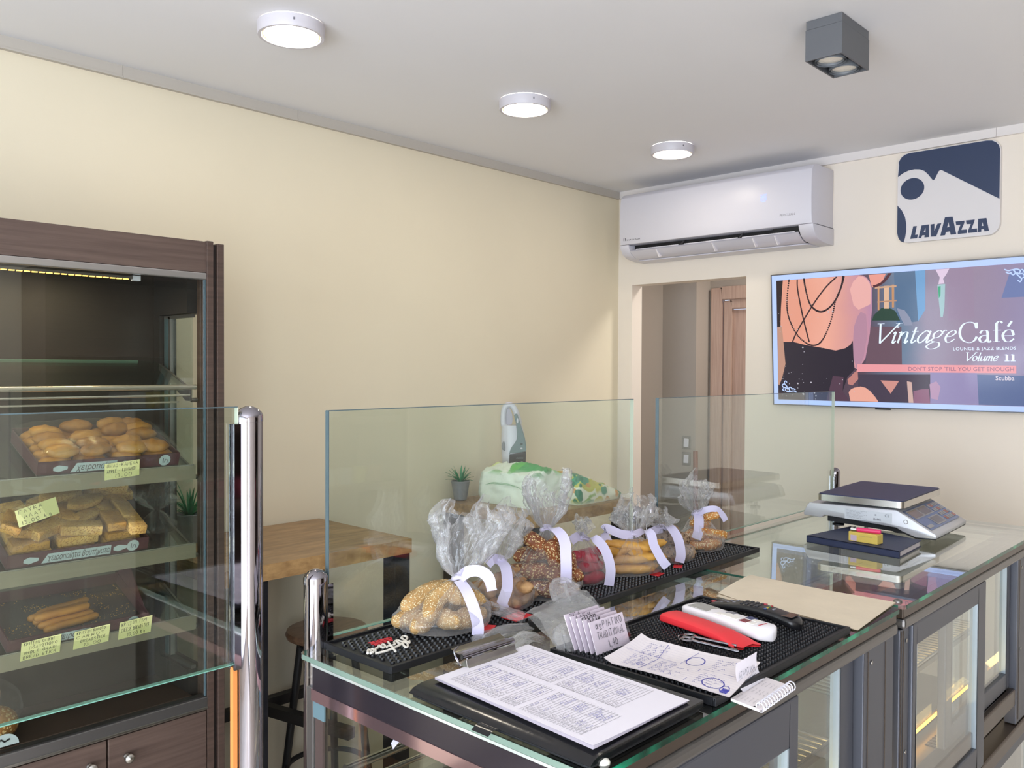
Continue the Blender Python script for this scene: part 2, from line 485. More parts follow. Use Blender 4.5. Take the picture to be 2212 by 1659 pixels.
# ---------------------------------------------------------------- ceiling lamps
def lamp(x, y, lab, first=[None]):
    t = thing('ceiling_light', (x, y, ZC), lab, 'lamp', 'round white ceiling lights in a row')
    c = (x, y, ZC)
    m = MB(); m.lathe([(.082, -.0006), (.0865, -.003), (.0865, -.030), (.0845, -.034), (.0765, -.034), (.075, -.026)], 48, c, caps=False); m.build('lamp_housing', lamp_body, t, smooth=True)
    m = MB(); m.lathe([(.0763, -.0335), (.0735, -.0300), (.0705, -.0300)], 48, c, caps=False); m.build('inner_ring', lamp_ring, t, smooth=True)
    m = MB(); m.lathe([(.0, -.0325), (.05, -.0318), (.0708, -.0302)], 48, c, caps=False); m.build('diffuser', lamp_glow, t, smooth=True)
    m = MB(); a = -2.05
    p = Vector((x + .0868 * cos(a), y + .0868 * sin(a), ZC - .017)); m.obox(p, (.002, .004, .006), RZ(a)); m.build('screw', ink_grey, t)
    return t
lamp(1.236, 1.98, 'nearest and largest of the three round white ceiling lights')
lamp(2.118, 1.962, 'middle of the three round white ceiling lights')
lamp(2.958, 1.928, 'farthest round white ceiling light, in front of the air conditioner')
# double spotlight box
t = thing('spotlight_box', (2.22, .943, ZC), 'grey rectangular ceiling spotlight box with two bulbs underneath', 'spotlight')
X0, X1, Y0, Y1 = 2.134, 2.308, .894, .990
m = MB(); m.box(X0 + .001, X1 - .001, Y0 + .001, Y1 - .001, 2.5315, ZC - .0005); m.build('mounting_plate', grey_paint, t, bevel=.001)
m = MB(); w_ = .004; zb, zt = 2.452, 2.5305
m.box(X0, X0 + w_, Y0, Y1, zb, zt); m.box(X1 - w_, X1, Y0, Y1, zb, zt); m.box(X0 + w_, X1 - w_, Y0, Y0 + w_, zb, zt); m.box(X0 + w_, X1 - w_, Y1 - w_, Y1, zb, zt); m.box(X0 + w_, X1 - w_, Y0 + w_, Y1 - w_, zt - .003, zt)
m.build('housing', grey_paint, t)
for cx in (2.178, 2.264):
    c = (cx, .942, 2.461); ax = RY(.0)
    m = MB(); m.lathe([(.0385, -.010), (.0385, .006), (.0355, .006), (.0355, -.004), (.0325, -.008), (.0305, -.003), (.0305, .012)], 28, c, ax, caps=False)
    gr = m.build('gimbal_ring', grey_ring, t, smooth=True)
    m = MB(); m.lathe([(.0, -.006), (.014, -.0055), (.0302, -.003), (.028, .010)], 28, c, ax, caps=False); m.build('bulb', frosted, t, smooth=True)

# ---------------------------------------------------------------- air conditioner
AY0, AY1 = 1.512, 2.472
t = thing('air_conditioner', (XB, 1.99, 2.33), 'white split air conditioner on the wall above the doorway', 'air conditioner')
prof = [(3.549, 2.495), (3.39, 2.495), (3.362, 2.489), (3.345, 2.471), (3.339, 2.43), (3.337, 2.36), (3.339, 2.29), (3.344, 2.25), (3.549, 2.25)]
def prism_y(m, prof, y0, y1, mi=0): m.prism([(p[0], p[1]) for p in prof], (0, y0, 0), (1, 0, 0), (0, 0, 1), (0, y1 - y0, 0), mi)
m = MB(); prism_y(m, prof, AY0 + .004, AY1 - .004); m.build('front_panel', white_plastic, t, smooth=True, bevel=.003)
low = [(3.549, 2.2485), (3.345, 2.2485), (3.350, 2.232), (3.368, 2.207), (3.40, 2.190), (3.46, 2.182), (3.549, 2.180)]
for a, b in ((AY0, AY0 + .062), (AY1 - .05, AY1)):
    m = MB(); prism_y(m, low, a, b); m.build('end_cap', white_plastic, t, smooth=True, bevel=.002)
m = MB(); m.box(3.40, 3.547, AY0 + .062, AY1 - .05, 2.2215, 2.248); m.build('outlet_back', black_void, t)
m = MB(); m.box(3.436, 3.547, AY0 + .062, AY1 - .05, 2.179, 2.1835); m.build('outlet_lip', white_plastic, t)
# louvre flap, hinged open, with its fins and hinge arms
m = MB()
def flap(u, v):
    y = AY0 + .066 + u * (AY1 - AY0 - .12)
    x = 3.352 + v * .092; z = 2.2185 - .034 * v - .011 * sin(v * pi)
    return (x, y, z)
m.grid(flap, 30, 6); m.grid(lambda u, v: tuple(Vector(flap(1 - u, v)) + Vector((.003, 0, .004))), 30, 6)
fl = m.build('flap', white_plastic, t, smooth=True)
for y0, y1 in ((1.60, 1.84), (1.86, 2.13), (2.16, 2.395)):
    m = MB(); m.prism([(0, -.004), (.003, .002), (.05, -.006), (.05, -.014)], (3.366, y0, 2.2275), (1, 0, 0), (0, 0, 1), (0, y1 - y0, 0)); m.build('deflector', white_plastic, fl, bevel=.001)
for y in (1.68, 1.78, 1.975, 2.27):
    m = MB(); m.prism([(0, 0), (.02, .002), (.05, -.03), (.03, -.034)], (3.352, y, 2.2155), (1, 0, 0), (0, 0, 1), (0, .004, 0)); m.build('fin', white_matte, fl)
for y in (1.85, 2.145):
    m = MB(); m.bar((3.365, y, 2.222), (3.40, y, 2.25), .008, .006); m.build('hinge_arm', alu, t)
m = MB(); m.box(3.375, 3.40, 1.57, 1.70, 2.226, 2.247)
for k in range(3): m.box(3.382, 3.386, 1.61 + k * .03, 1.63 + k * .03, 2.232, 2.246)
m.build('inner_vanes', black_void, t)
m = MB(); m.box(XB - .16, XB - .001, AY0 + .002, AY0 + .012, 2.252, 2.25 + .0015); m.build('side_seam', ink_grey, t)

# ---- text helpers
def bfont(body, size, o, u, v, mat, name='lettering', parent=None, align='LEFT', shear=0, bold=0, sx=1.0, space=1.0, off=.0006, origin=None):
    cu = bpy.data.curves.new('t', 'FONT'); cu.body = body; cu.size = 1.0; cu.align_x = align; cu.shear = shear; cu.offset = bold; cu.space_character = space
    cu.resolution_u = 3
    ob = bpy.data.objects.new('t', cu); COL.objects.link(ob)
    dg = bpy.context.evaluated_depsgraph_get(); dg.update()
    me = bpy.data.meshes.new_from_object(ob.evaluated_get(dg))
    u = Vector(u).normalized(); v = Vector(v).normalized(); n = u.cross(v)
    mb = MB(); O = Vector(o)
    mb.add([O + u * (p.co.x * size * sx) + v * (p.co.y * size) + n * off for p in me.vertices], [tuple(q.vertices) for q in me.polygons])
    bpy.data.objects.remove(ob); bpy.data.curves.remove(cu); bpy.data.meshes.remove(me)
    if isinstance(parent, MB): parent.add(mb.v, mb.f); return None
    return mb.build(name, mat, parent, origin=origin)
GL = {  # single-stroke capitals on a 0..1 x 0..1.4 cell
'A': '0,0 .5,1.4 1,0;.2,.5 .8,.5', 'B': '0,0 0,1.4 .7,1.3 .8,1 .6,.75 0,.7;.6,.75 .9,.5 .8,.1 0,0', 'C': '.95,1.2 .6,1.4 .15,1.15 0,.7 .15,.2 .6,0 .95,.2', 'D': '0,0 0,1.4 .6,1.25 .9,.7 .6,.1 0,0',
'E': '.9,1.4 0,1.4 0,0 .9,0;0,.7 .7,.7', 'F': '.9,1.4 0,1.4 0,0;0,.7 .7,.7', 'G': '.95,1.2 .6,1.4 .15,1.15 0,.7 .15,.2 .6,0 .95,.25 .95,.6 .6,.6', 'H': '0,0 0,1.4;.9,0 .9,1.4;0,.7 .9,.7', 'I': '.3,0 .3,1.4',
'K': '0,0 0,1.4;.85,1.4 0,.6;.25,.85 .9,0', 'L': '0,1.4 0,0 .8,0', 'M': '0,0 .1,1.4 .5,.4 .9,1.4 1,0', 'N': '0,0 0,1.4 .85,0 .85,1.4', 'O': '.5,1.4 .1,1.15 0,.7 .1,.2 .5,0 .85,.2 .95,.7 .85,1.2 .5,1.4',
'P': '0,0 0,1.4 .7,1.3 .85,1 .65,.7 0,.6', 'R': '0,0 0,1.4 .7,1.3 .85,1 .65,.7 0,.65;.35,.65 .9,0', 'S': '.85,1.2 .5,1.4 .1,1.2 .15,.85 .75,.55 .85,.2 .45,0 .0,.2', 'T': '0,1.4 1,1.4;.5,1.4 .5,0', 'U': '0,1.4 .05,.3 .45,0 .8,.3 .85,1.4',
'V': '0,1.4 .45,0 .9,1.4', 'W': '0,1.4 .25,0 .5,.9 .75,0 1,1.4', 'X': '0,0 .9,1.4;0,1.4 .9,0', 'Y': '0,1.4 .45,.7 .9,1.4;.45,.7 .45,0', 'Z': '0,1.4 .9,1.4 0,0 .9,0', 'Σ': '.9,1.4 0,1.4 .5,.7 0,0 .9,0', 'Γ': '0,0 0,1.4 .8,1.4', 'Λ': '0,0 .45,1.4 .9,0',
'Π': '0,0 0,1.4 .9,1.4 .9,0', 'Ω': '0,0 .3,0 .3,.2 .0,.7 .2,1.3 .6,1.3 .85,.7 .6,.2 .6,0 .9,0', 'ω': '.05,0 .85,0;.3,.25 .05,.6 .2,1.0 .6,1.0 .8,.6 .55,.25', 'α': '.8,1.1 .5,.2 .2,.1 0,.5 .2,1 .5,.8 .8,.1', '0': '.5,1.4 .1,1.15 0,.7 .1,.2 .5,0 .85,.2 .95,.7 .85,1.2 .5,1.4', '1': '.2,1.1 .45,1.4 .4,0', '3': '.1,1.3 .7,1.35 .8,1 .4,.75 .85,.5 .7,.1 .1,.05', '4': '.75,0 .7,1.4 0,.5 .95,.5', '5': '.8,1.4 .15,1.4 .1,.8 .7,.8 .8,.3 .4,0 .0,.15',
',': '.3,.1 .15,-.3', '-': '.1,.7 .7,.7', 'g': '.7,.8 .2,.9 .05,.4 .6,.3 .7,.8 .65,-.3 .1,-.3', 'k': '0,0 0,1.3;.6,.9 0,.4 .7,0', '4b': ''}
def strokes(mb, text, o, u, v, h, w, wd=.0008, jit=.06, off=.0007, seed=1, gap=.35):
    # handwriting: letter height h, letter advance w
    r = random.Random(seed); u = Vector(u).normalized(); v = Vector(v).normalized(); n = u.cross(v); O = Vector(o); x = 0
    text = text.translate(str.maketrans('ΑΒΕΖΗΙΚΜΝΟΡΤΥΧ', 'ABEZHIKMNOPTYX'))
    for ch in text:
        if ch == ' ': x += w * .8; continue
        g = GL.get(ch)
        if g:
            jx, jy, sl = r.uniform(-jit, jit), r.uniform(-jit, jit) * 1.5, r.uniform(-.08, .12)
            for st in g.split(';'):
                pts = []
                for p in st.split():
                    a, b = [float(q) for q in p.split(',')]
                    a += r.uniform(-.04, .04) + jx + b * sl; b += r.uniform(-.04, .04) + jy
                    pts.append(O + u * (x + a * w * (1 - gap)) + v * (b * h / 1.4))
                mb.ribbon(pts, wd, n, off=off)
        x += w * (.6 if ch in 'I1,' else 1.0)
    return x
def scribble(mb, o, u, v, L, h, wd=.0006, seed=1, off=.0006, dens=1.0):
    # unreadable small writing: a wavering line of letter-like loops
    r = random.Random(seed); u = Vector(u).normalized(); v = Vector(v).normalized(); n = u.cross(v); O = Vector(o); x = 0
    while x < L:
        wl = min(L - x, r.uniform(2, 5) * h); pts = []; k = max(3, int(wl / h * 3.2 * dens))
        for i in range(k):
            pts.append(O + u * (x + wl * i / k + r.uniform(-.1, .1) * h) + v * (h * (.1 + .8 * (i % 2) * r.uniform(.5, 1.15) + r.uniform(-.08, .12))))
        mb.ribbon(pts, wd, n, off=off); x += wl + h * r.uniform(.4, 1.2)

YN = (0, -1, 0); ZP = (0, 0, 1)
bfont('inventor', .024, (3.3425, 2.43, 2.268), YN, (-.08, 0, 1), ink_black, 'maker_lettering', t, off=.001)
m = MB(); a = 2.445
for pts in ([(a, 2.268), (a, 2.279), (a - .004, 2.284), (a - .009, 2.284)], [(a - .009, 2.268), (a - .009, 2.281)]): m.ribbon([(3.3405, p[0], p[1]) for p in pts], .003, (-1, 0, 0), off=.0005)
m.build('maker_emblem', ink_black, t)
bfont('PROCLEAN', .013, (3.341, 1.652, 2.290), YN, ZP, ink_grey, 'model_lettering', t, off=.0025)
m = MB()
for i in range(5):
    for k in range(6):
        if (i * 3 + k * 5) % 4: m.obox((3.3362, 1.735 - i * .0055, 2.362 + k * .0055), (.0008, .004, .004))
m.build('display_light', P_mat('display_blue', '#8FA0FF', .5, emit='#9AA8FF', estr=.9), t)

# ---------------------------------------------------------------- coffee sign
t = thing('wall_sign', (XB, 1.066, 2.16), 'square rounded navy and white sign with bold coffee lettering on the right wall', 'sign')
SX = 3.53
def syz(m, pts, dx, mi=0): m.prism([(p[0], p[1]) for p in pts], (SX, 0, 0), (0, 1, 0), (0, 0, 1), (-dx, 0, 0), mi)
m = MB(); m.prism(rr_poly(.366, .352, .042, 8, 1.0655, 2.3365), (XB - .0005, 0, 0), (0, 1, 0), (0, 0, 1), (-.0195, 0, 0)); m.build('sign_board', P_mat('sign_white', '#DDD9DA', .35), t)
arc = [(1.2475 - .004, 2.470), (1.2455, 2.480), (1.241, 2.489), (1.234, 2.499), (1.222, 2.507), (1.206, 2.511), (.93, 2.511), (.912, 2.508), (.898, 2.499), (.889, 2.487), (.885, 2.472)]
ring = []
for i in range(15):
    a = pi * (1.02 - i / 14 * .80)   # outline of the big ring, left to right
    ring.append((1.190 - .0745 * cos(a) * 1.0, 2.370 + .0745 * sin(a)))
ring = [p for p in ring if p[0] < 1.2475]
notch = [(1.121, 2.398), (1.116, 2.392), (1.110, 2.395), (1.097, 2.422), (1.091, 2.427), (1.084, 2.425)]
top = [(1.2475, 2.424)] + arc + [(.885, 2.290)] + notch[::-1] + [(1.135, 2.418), (1.148, 2.432), (1.165, 2.441), (1.185, 2.4445), (1.208, 2.443), (1.228, 2.436)]
for nm, pl in (('navy_sky', top), ('navy_edge', [(1.248, 2.311), (1.231, 2.289), (1.219, 2.263), (1.2135, 2.234), (1.2135, 2.206), (1.218, 2.179), (1.2235, 2.162), (1.235, 2.169), (1.243, 2.182), (1.248, 2.203)])):
    m = MB(); syz(m, pl, .0012); m.build(nm, navy, t)
m = MB(); syz(m, [(1.1925 + .0445 * cos(a / 32 * 2 * pi), 2.3695 + .042 * sin(a / 32 * 2 * pi)) for a in range(32)], .0012); m.build('navy_disc', navy, t)
LT = {'L': [(1.187, 2.222), (1.174, 2.222), (1.18, 2.188), (1.17, 2.188), (1.172, 2.174), (1.198, 2.174)],
'V': [(1.123, 2.222), (1.109, 2.223), (1.109, 2.195), (1.098, 2.222), (1.084, 2.223), (1.102, 2.174), (1.121, 2.175)],
'Z': [(1.033, 2.223), (1.002, 2.223), (1.003, 2.214), (1.013, 2.189), (.994, 2.189), (.993, 2.175), (1.025, 2.175), (1.025, 2.183), (1.016, 2.209), (1.031, 2.209)],
'z': [(.997, 2.223), (.967, 2.223), (.969, 2.214), (.978, 2.189), (.959, 2.189), (.958, 2.175), (.989, 2.175), (.989, 2.184), (.98, 2.208), (.995, 2.209)]}
for pl in LT.values(): m = MB(); syz(m, pl, .0012); m.build('letter', navy, t)
def ring_letter(outer, hole):
    # an A: outline joined to its counter through a slit
    k = min(range(len(outer)), key=lambda i: (outer[i][0] - hole[0][0]) ** 2 + (outer[i][1] - hole[0][1]) ** 2)
    pl = outer[:k + 1] + [hole[0]] + hole[1:] + [hole[0], outer[k]] + outer[k + 1:]
    import mathutils.geometry as mg
    tris = mg.tessellate_polygon([[Vector((p[0], p[1], 0)) for p in outer], [Vector((p[0], p[1], 0)) for p in hole]])
    al = outer + hole; m = MB()
    m.add([(SX - .0012, p[0], p[1]) for p in al], [tuple(q) for q in tris]); m.build('letter', navy, t)
ring_letter([(1.156, 2.222), (1.129, 2.223), (1.128, 2.174), (1.145, 2.174), (1.144, 2.183), (1.153, 2.183), (1.157, 2.173), (1.167, 2.174)], [(1.141, 2.211), (1.141, 2.195), (1.148, 2.195)])
ring_letter([(1.071, 2.244), (1.044, 2.243), (1.03, 2.175), (1.05, 2.175), (1.053, 2.188), (1.067, 2.187), (1.07, 2.175), (1.087, 2.175)], [(1.058, 2.224), (1.055, 2.205), (1.063, 2.204)])
ring_letter([(.955, 2.224), (.927, 2.224), (.918, 2.176), (.933, 2.175), (.935, 2.184), (.944, 2.184), (.944, 2.175), (.956, 2.175)], [(.94, 2.21), (.937, 2.196), (.943, 2.196)])

# ---------------------------------------------------------------- television
TVW, TVH = 1.0, .568
t = thing('television', (3.525, 1.265, 1.503), 'wall mounted flat television showing a music album cover', 'television')
T0 = Vector((3.525, 1.766, 1.503)); TU = Vector((0, -1, 0)); TV_ = Vector((-.035, 0, .562)).normalized(); TN = TU.cross(TV_)
def tv3(a, b, d=0): return T0 + TU * a + TV_ * b + TN * d
def tvrect(m, a0, a1, b0, b1, d0, d1):
    P_ = [tv3(a, b, d) for d in (d0, d1) for (a, b) in ((a0, b0), (a1, b0), (a1, b1), (a0, b1))]
    m.add(P_, [(0, 3, 2, 1), (4, 5, 6, 7), (0, 1, 5, 4), (1, 2, 6, 5), (2, 3, 7, 6), (3, 0, 4, 7)])
m = MB(); tvrect(m, 0, TVW, 0, TVH, -.022, -.003); m.build('casing', black_rubber, t)
m = MB(); e = .0045
tvrect(m, 0, TVW, 0, e, -.003, .001); tvrect(m, 0, TVW, TVH - e, TVH, -.003, .001); tvrect(m, 0, e, e, TVH - e, -.003, .001); tvrect(m, TVW - e, TVW, e, TVH - e, -.003, .001)
m.build('bezel', P_mat('tv_bezel_grey', '#6F6F72', .3, metal=.7), t)
m = MB(); tvrect(m, .44, .50, -.006, 0, -.012, -.004); m.build('status_light', black_rubber, t)
m = MB(); m.box(3.525, XB - .001, 1.15, 1.40, 1.62, 1.92); m.build('wall_bracket', black_metal, t)
def scr(name, c, k=.92):
    return P_mat('screen_' + name, (.004, .004, .005, 1), .12, emit=c, estr=k, spec=.35)
scr_p = None
m = MB(); tvrect(m, e, TVW - e, e, TVH - e, -.003, -.001); scr_p = m.build('screen', scr('border', '#AFC4FA', 1.0), t)
LAY = [0]
def flat(name, pts, c, k=.92, d=None):
    LAY[0] += 1; dd = -.0009 + .00004 * LAY[0] if d is None else d
    m = MB(); m.add([tv3(p[0], p[1], dd) for p in pts], [tuple(range(len(pts) - 1, -1, -1)) if False else tuple(range(len(pts)))])
    o = m.build(name, c if not isinstance(c, str) else scr(name + c, c, k), scr_p); return o
def img(fn, name):
    # picture ground: soft colour drifts along the screen
    t_ = NT(name); tc = t_.node('ShaderNodeTexCoord'); sp = t_.node('ShaderNodeSeparateXYZ'); t_.link(tc.outputs['Object'], sp.inputs[0])
    nz = t_.noise(tc.outputs['Object'], 5, 3); mr = t_.node('ShaderNodeMath', operation='MULTIPLY_ADD'); mr.inputs[1].default_value = .12
    t_.link(nz, mr.inputs[0]); 
    m2 = t_.node('ShaderNodeMath', operation='MULTIPLY_ADD'); m2.inputs[1].default_value = -1.0; m2.inputs[2].default_value = .46
    t_.link(sp.outputs['Y'], m2.inputs[0]); t_.link(m2.outputs[0], mr.inputs[2])
    c = t_.ramp(mr.outputs[0], fn)
    t_.b.inputs['Base Color'].default_value = (.004, .004, .005, 1); t_.b.inputs['Roughness'].default_value = .12
    t_.link(c, t_.b.inputs['Emission Color']); t_.b.inputs['Emission Strength'].default_value = .9
    return t_.m
ground = img([(.0, srgb('#3A3034')), (.42, srgb('#5B4A58')), (.56, srgb('#6C7F97')), (.66, srgb('#8D8298')), (.80, srgb('#938399')), (1.0, srgb('#8F84A4'))], 'screen_ground')
flat('picture', [(.025, .024), (.977, .024), (.977, .541), (.025, .541)], ground)
flat('picture_shade', [(.025, .541), (.06, .541), (.05, .34), (.025, .34)], '#2E2428')
flat('picture_tree', [(.43, .33), (.547, .326), (.548, .17), (.405, .175), (.42, .29)], '#6A5460')
flat('picture_teal', [(.52, .541), (.60, .541), (.61, .345), (.53, .336)], '#58708E')
flat('picture_teal', [(.60, .541), (.638, .541), (.637, .39), (.61, .345)], '#6E9CC8')
flat('picture_curtain', [(.71, .541), (.805, .541), (.81, .35), (.72, .344)], '#94829A')
flat('picture_curtain', [(.93, .52), (.976, .52), (.976, .42), (.90, .42)], '#6D79A6')
flat('picture_shrub', [(.434, .354), (.44, .375), (.453, .387), (.47, .402), (.488, .405), (.51, .398), (.525, .388), (.543, .35)], '#33493F')
flat('picture_rug', [(.371, .136), (.653, .138), (.652, .026), (.456, .026), (.423, .073), (.375, .087)], '#4A4150')
flat('picture_floor', [(.817, .139), (.976, .136), (.976, .026), (.823, .026)], '#5E6C94')
flat('picture_floor', [(.653, .16), (.817, .165), (.823, .026), (.652, .026)], '#8E84AC')
for nm, pl, c in (('picture_cloth', [(.464, .113), (.536, .111), (.52, .085), (.503, .06)], '#C98F86'), ('picture_cloth', [(.566, .111), (.584, .107), (.59, .026), (.572, .026)], '#C9A8A0'), ('picture_basket', [(.59, .072), (.62, .08), (.648, .082), (.652, .026), (.59, .026)], '#8B6078'), ('picture_basket', [(.65, .10), (.675, .112), (.69, .09), (.68, .04), (.655, .045)], '#B08FAC'),
    ('picture_lantern', [(.457, .492), (.464, .491), (.463, .394), (.456, .394)], '#C9946C'), ('picture_lantern', [(.482, .49), (.501, .49), (.5, .399), (.481, .4)], '#D9B296'), ('picture_lantern', [(.512, .493), (.521, .493), (.52, .403), (.512, .403)], '#C0906A'), ('picture_rail', [(.446, .488), (.53, .490), (.53, .483), (.446, .481)], '#C7A084'), ('picture_rail', [(.455, .43), (.53, .432), (.53, .427), (.455, .425)], '#B98E74'), ('picture_shoe', [(.53, .40), (.56, .39), (.58, .36), (.59, .33), (.56, .33), (.545, .36)], '#8A90A6'),
    ('picture_hair', [(.422, .538), (.49, .538), (.475, .505), (.455, .487), (.435, .487)], '#E0988C'), ('picture_hat', [(.442, .485), (.462, .49), (.485, .504), (.50, .520), (.513, .539), (.499, .539), (.485, .52), (.470, .505), (.45, .497), (.438, .495)], '#54323A'),
    ('picture_bottle', [(.681, .482), (.709, .483), (.706, .394), (.700, .358), (.692, .358), (.685, .432)], '#9FBFC4'), ('picture_bottle', [(.683, .475), (.693, .476), (.692, .44), (.686, .43)], '#3FA07A'), ('picture_bottle', [(.675, .540), (.724, .540), (.714, .52), (.702, .503), (.707, .485), (.685, .484), (.69, .509)], '#D8C3DA')):
    flat(nm, pl, c)
SK = [(.056, .5405), (.287, .5405), (.327, .540), (.381, .5405), (.400, .537), (.414, .528), (.428, .508), (.435, .483), (.4345, .44), (.434, .397), (.424, .301), (.406, .204), (.395, .185), (.386, .175), (.370, .158), (.356, .165), (.352, .229), (.348, .254), (.32, .24), (.283, .233), (.221, .246), (.159, .259), (.095, .273), (.046, .274), (.041, .32), (.042, .363), (.045, .42), (.049, .466)]
flat('picture_figure', SK, img([(.0, srgb('#D99A86')), (.15, srgb('#E09A84')), (.26, srgb('#E7A794')), (.34, srgb('#D59A94')), (.44, srgb('#B98AA4'))], 'screen_skin'), .95)
flat('picture_highlight', [(.346, .484), (.36, .515), (.381, .535), (.400, .533), (.414, .522), (.426, .503), (.431, .483), (.428, .42), (.405, .41), (.38, .40), (.36, .42)], '#E2ABA6')
flat('picture_arm_shade', [(.360, .330), (.375, .372), (.389, .392), (.41, .38), (.415, .30), (.398, .206), (.386, .176), (.370, .160), (.357, .20), (.355, .254)], '#B0869A')
flat('picture_dress', [(.048, .275), (.1, .274), (.159, .259), (.222, .248), (.283, .235), (.323, .244), (.345, .258), (.355, .275), (.357, .205), (.361, .156), (.331, .126), (.321, .096), (.31, .066), (.337, .026), (.046, .026), (.028, .076), (.045, .115), (.06, .154), (.056, .232)], '#332E38')
flat('picture_dress', [(.27, .13), (.315, .125), (.31, .066), (.337, .026), (.24, .026)], '#56404F')
flat('picture_sleeve', [(.026, .34), (.048, .342), (.054, .269), (.061, .18), (.045, .12), (.031, .086), (.026, .091)], '#B98E7C')
flat('picture_hand', [(.331, .116), (.345, .128), (.356, .141), (.373, .156), (.375, .116), (.351, .091), (.333, .096)], '#B97E78')
flat('picture_knee', [(.335, .062), (.345, .075), (.36, .082), (.385, .087), (.405, .082), (.423, .068), (.444, .044), (.455, .026), (.342, .026)], '#E3A594')
def tvline(name, pts, wd, c, k=.9, beads=False, n=8):
    LAY[0] += 1; dd = -.0009 + .00004 * LAY[0]
    sp = spline([tv3(p[0], p[1], 0) for p in pts], n); m = MB()
    if beads:
        for p in sp:
            m.add([p + TN * dd + TU * (wd * cos(a * pi / 4)) + TV_ * (wd * sin(a * pi / 4)) for a in range(8)], [tuple(range(8))])
    else: m.ribbon(sp, wd, TN, off=dd)
    return m.build(name, scr(name + c, c, k), scr_p)
tvline('picture_strap', [(.121, .540), (.123, .492), (.145, .374), (.17, .272)], .006, '#3A2A30')
tvline('picture_strap', [(.292, .539), (.246, .5), (.188, .428), (.117, .319), (.095, .273)], .006, '#3A2A30')
tvline('picture_beads', [(.084, .540), (.074, .464), (.075, .403), (.091, .351), (.122, .298), (.169, .262), (.211, .264), (.243, .306), (.27, .375), (.286, .443), (.312, .501), (.322, .537)], .0038, '#2E262E', beads=True)
tvline('picture_beads', [(.151, .539), (.158, .495), (.173, .439), (.198, .408), (.229, .399), (.265, .419), (.296, .462), (.314, .51), (.318, .538)], .0042, '#33282E', beads=True)
m = MB(); r_ = random.Random(5)
for i in range(60):
    a = .03 + abs(r_.gauss(0, .13)); b = .03 + r_.random() ** 1.6 * .46; q = r_.choice((.001, .0015, .002, .0035))
    if a > .95: continue
    m.add([tv3(a + q * cos(k * pi / 4), b + q * sin(k * pi / 4), .0010) for k in range(8)], [tuple(range(8))])
m.build('picture_sparkle', scr('sparkle', '#C8C4CE', .8), scr_p)
flat('picture_banner', [(.372, .178), (.948, .173), (.948, .145), (.372, .147)], '#E69AA0', .9, .0012)
TXTW = scr('text_white', '#DDEBFF', 1.0); TXTG = scr('text_pale', '#D3CAD6', .95); TXTD = scr('text_mauve', '#9C6F84', .9)
def tvtext(s, a, b, size, mat, **k): return bfont(s, size, tv3(a, b, .0014), TU, TV_, mat, 'lettering', scr_p, off=0, **k)
tvtext('LOUNGE & JAZZ BLENDS', .948, .2305, .0165, TXTW, align='RIGHT', space=1.12, sx=1.04, bold=.008)
tvtext("DON'T STOP 'TILL YOU GET ENOUGH", .942, .1525, .0215, TXTD, align='RIGHT', sx=.985, space=1.02, bold=.006)
tvtext('Scubba', .942, .119, .0225, TXTG, align='RIGHT', bold=.012, sx=.98)
# serif display type: pen strokes, thick on the downstrokes
def pen(m, pts, thick, thin, n=8, d=.0014, curve=True, ang=0.0):
    P2 = [Vector((p[0], p[1], 0)) for p in pts]
    P2 = spline(P2, n) if curve and len(pts) > 2 else P2
    N = len(P2); vv = []
    for i, p in enumerate(P2):
        tt = (P2[min(i + 1, N - 1)] - P2[max(i - 1, 0)]).normalized()
        k = abs(tt.y * cos(ang) - tt.x * sin(ang)); w = thin + (thick - thin) * k ** 1.5
        sd = Vector((-tt.y, tt.x, 0)) * w / 2
        vv += [p + sd, p - sd]
    m.add([tv3(p.x, p.y, d) for p in vv], [(2 * i, 2 * i + 1, 2 * i + 3, 2 * i + 2) for i in range(N - 1)])
def word(glyphs, x, y, xs, ysc, slant, thick, thin, name='lettering', mat=None):
    m = MB()
    for ch, adv in glyphs:
        for st in SER[ch]:
            cv = st[0] != '|'; st = st.lstrip('|')
            pts = [tuple(float(q) for q in p.split(',')) for p in st.split()]
            pen(m, [(x + (p[0] + p[1] * slant) * xs, y + p[1] * ysc) for p in pts], thick, thin, curve=cv, ang=0)
        x += adv * xs
    m.build(name, mat or TXTW, scr_p); return x
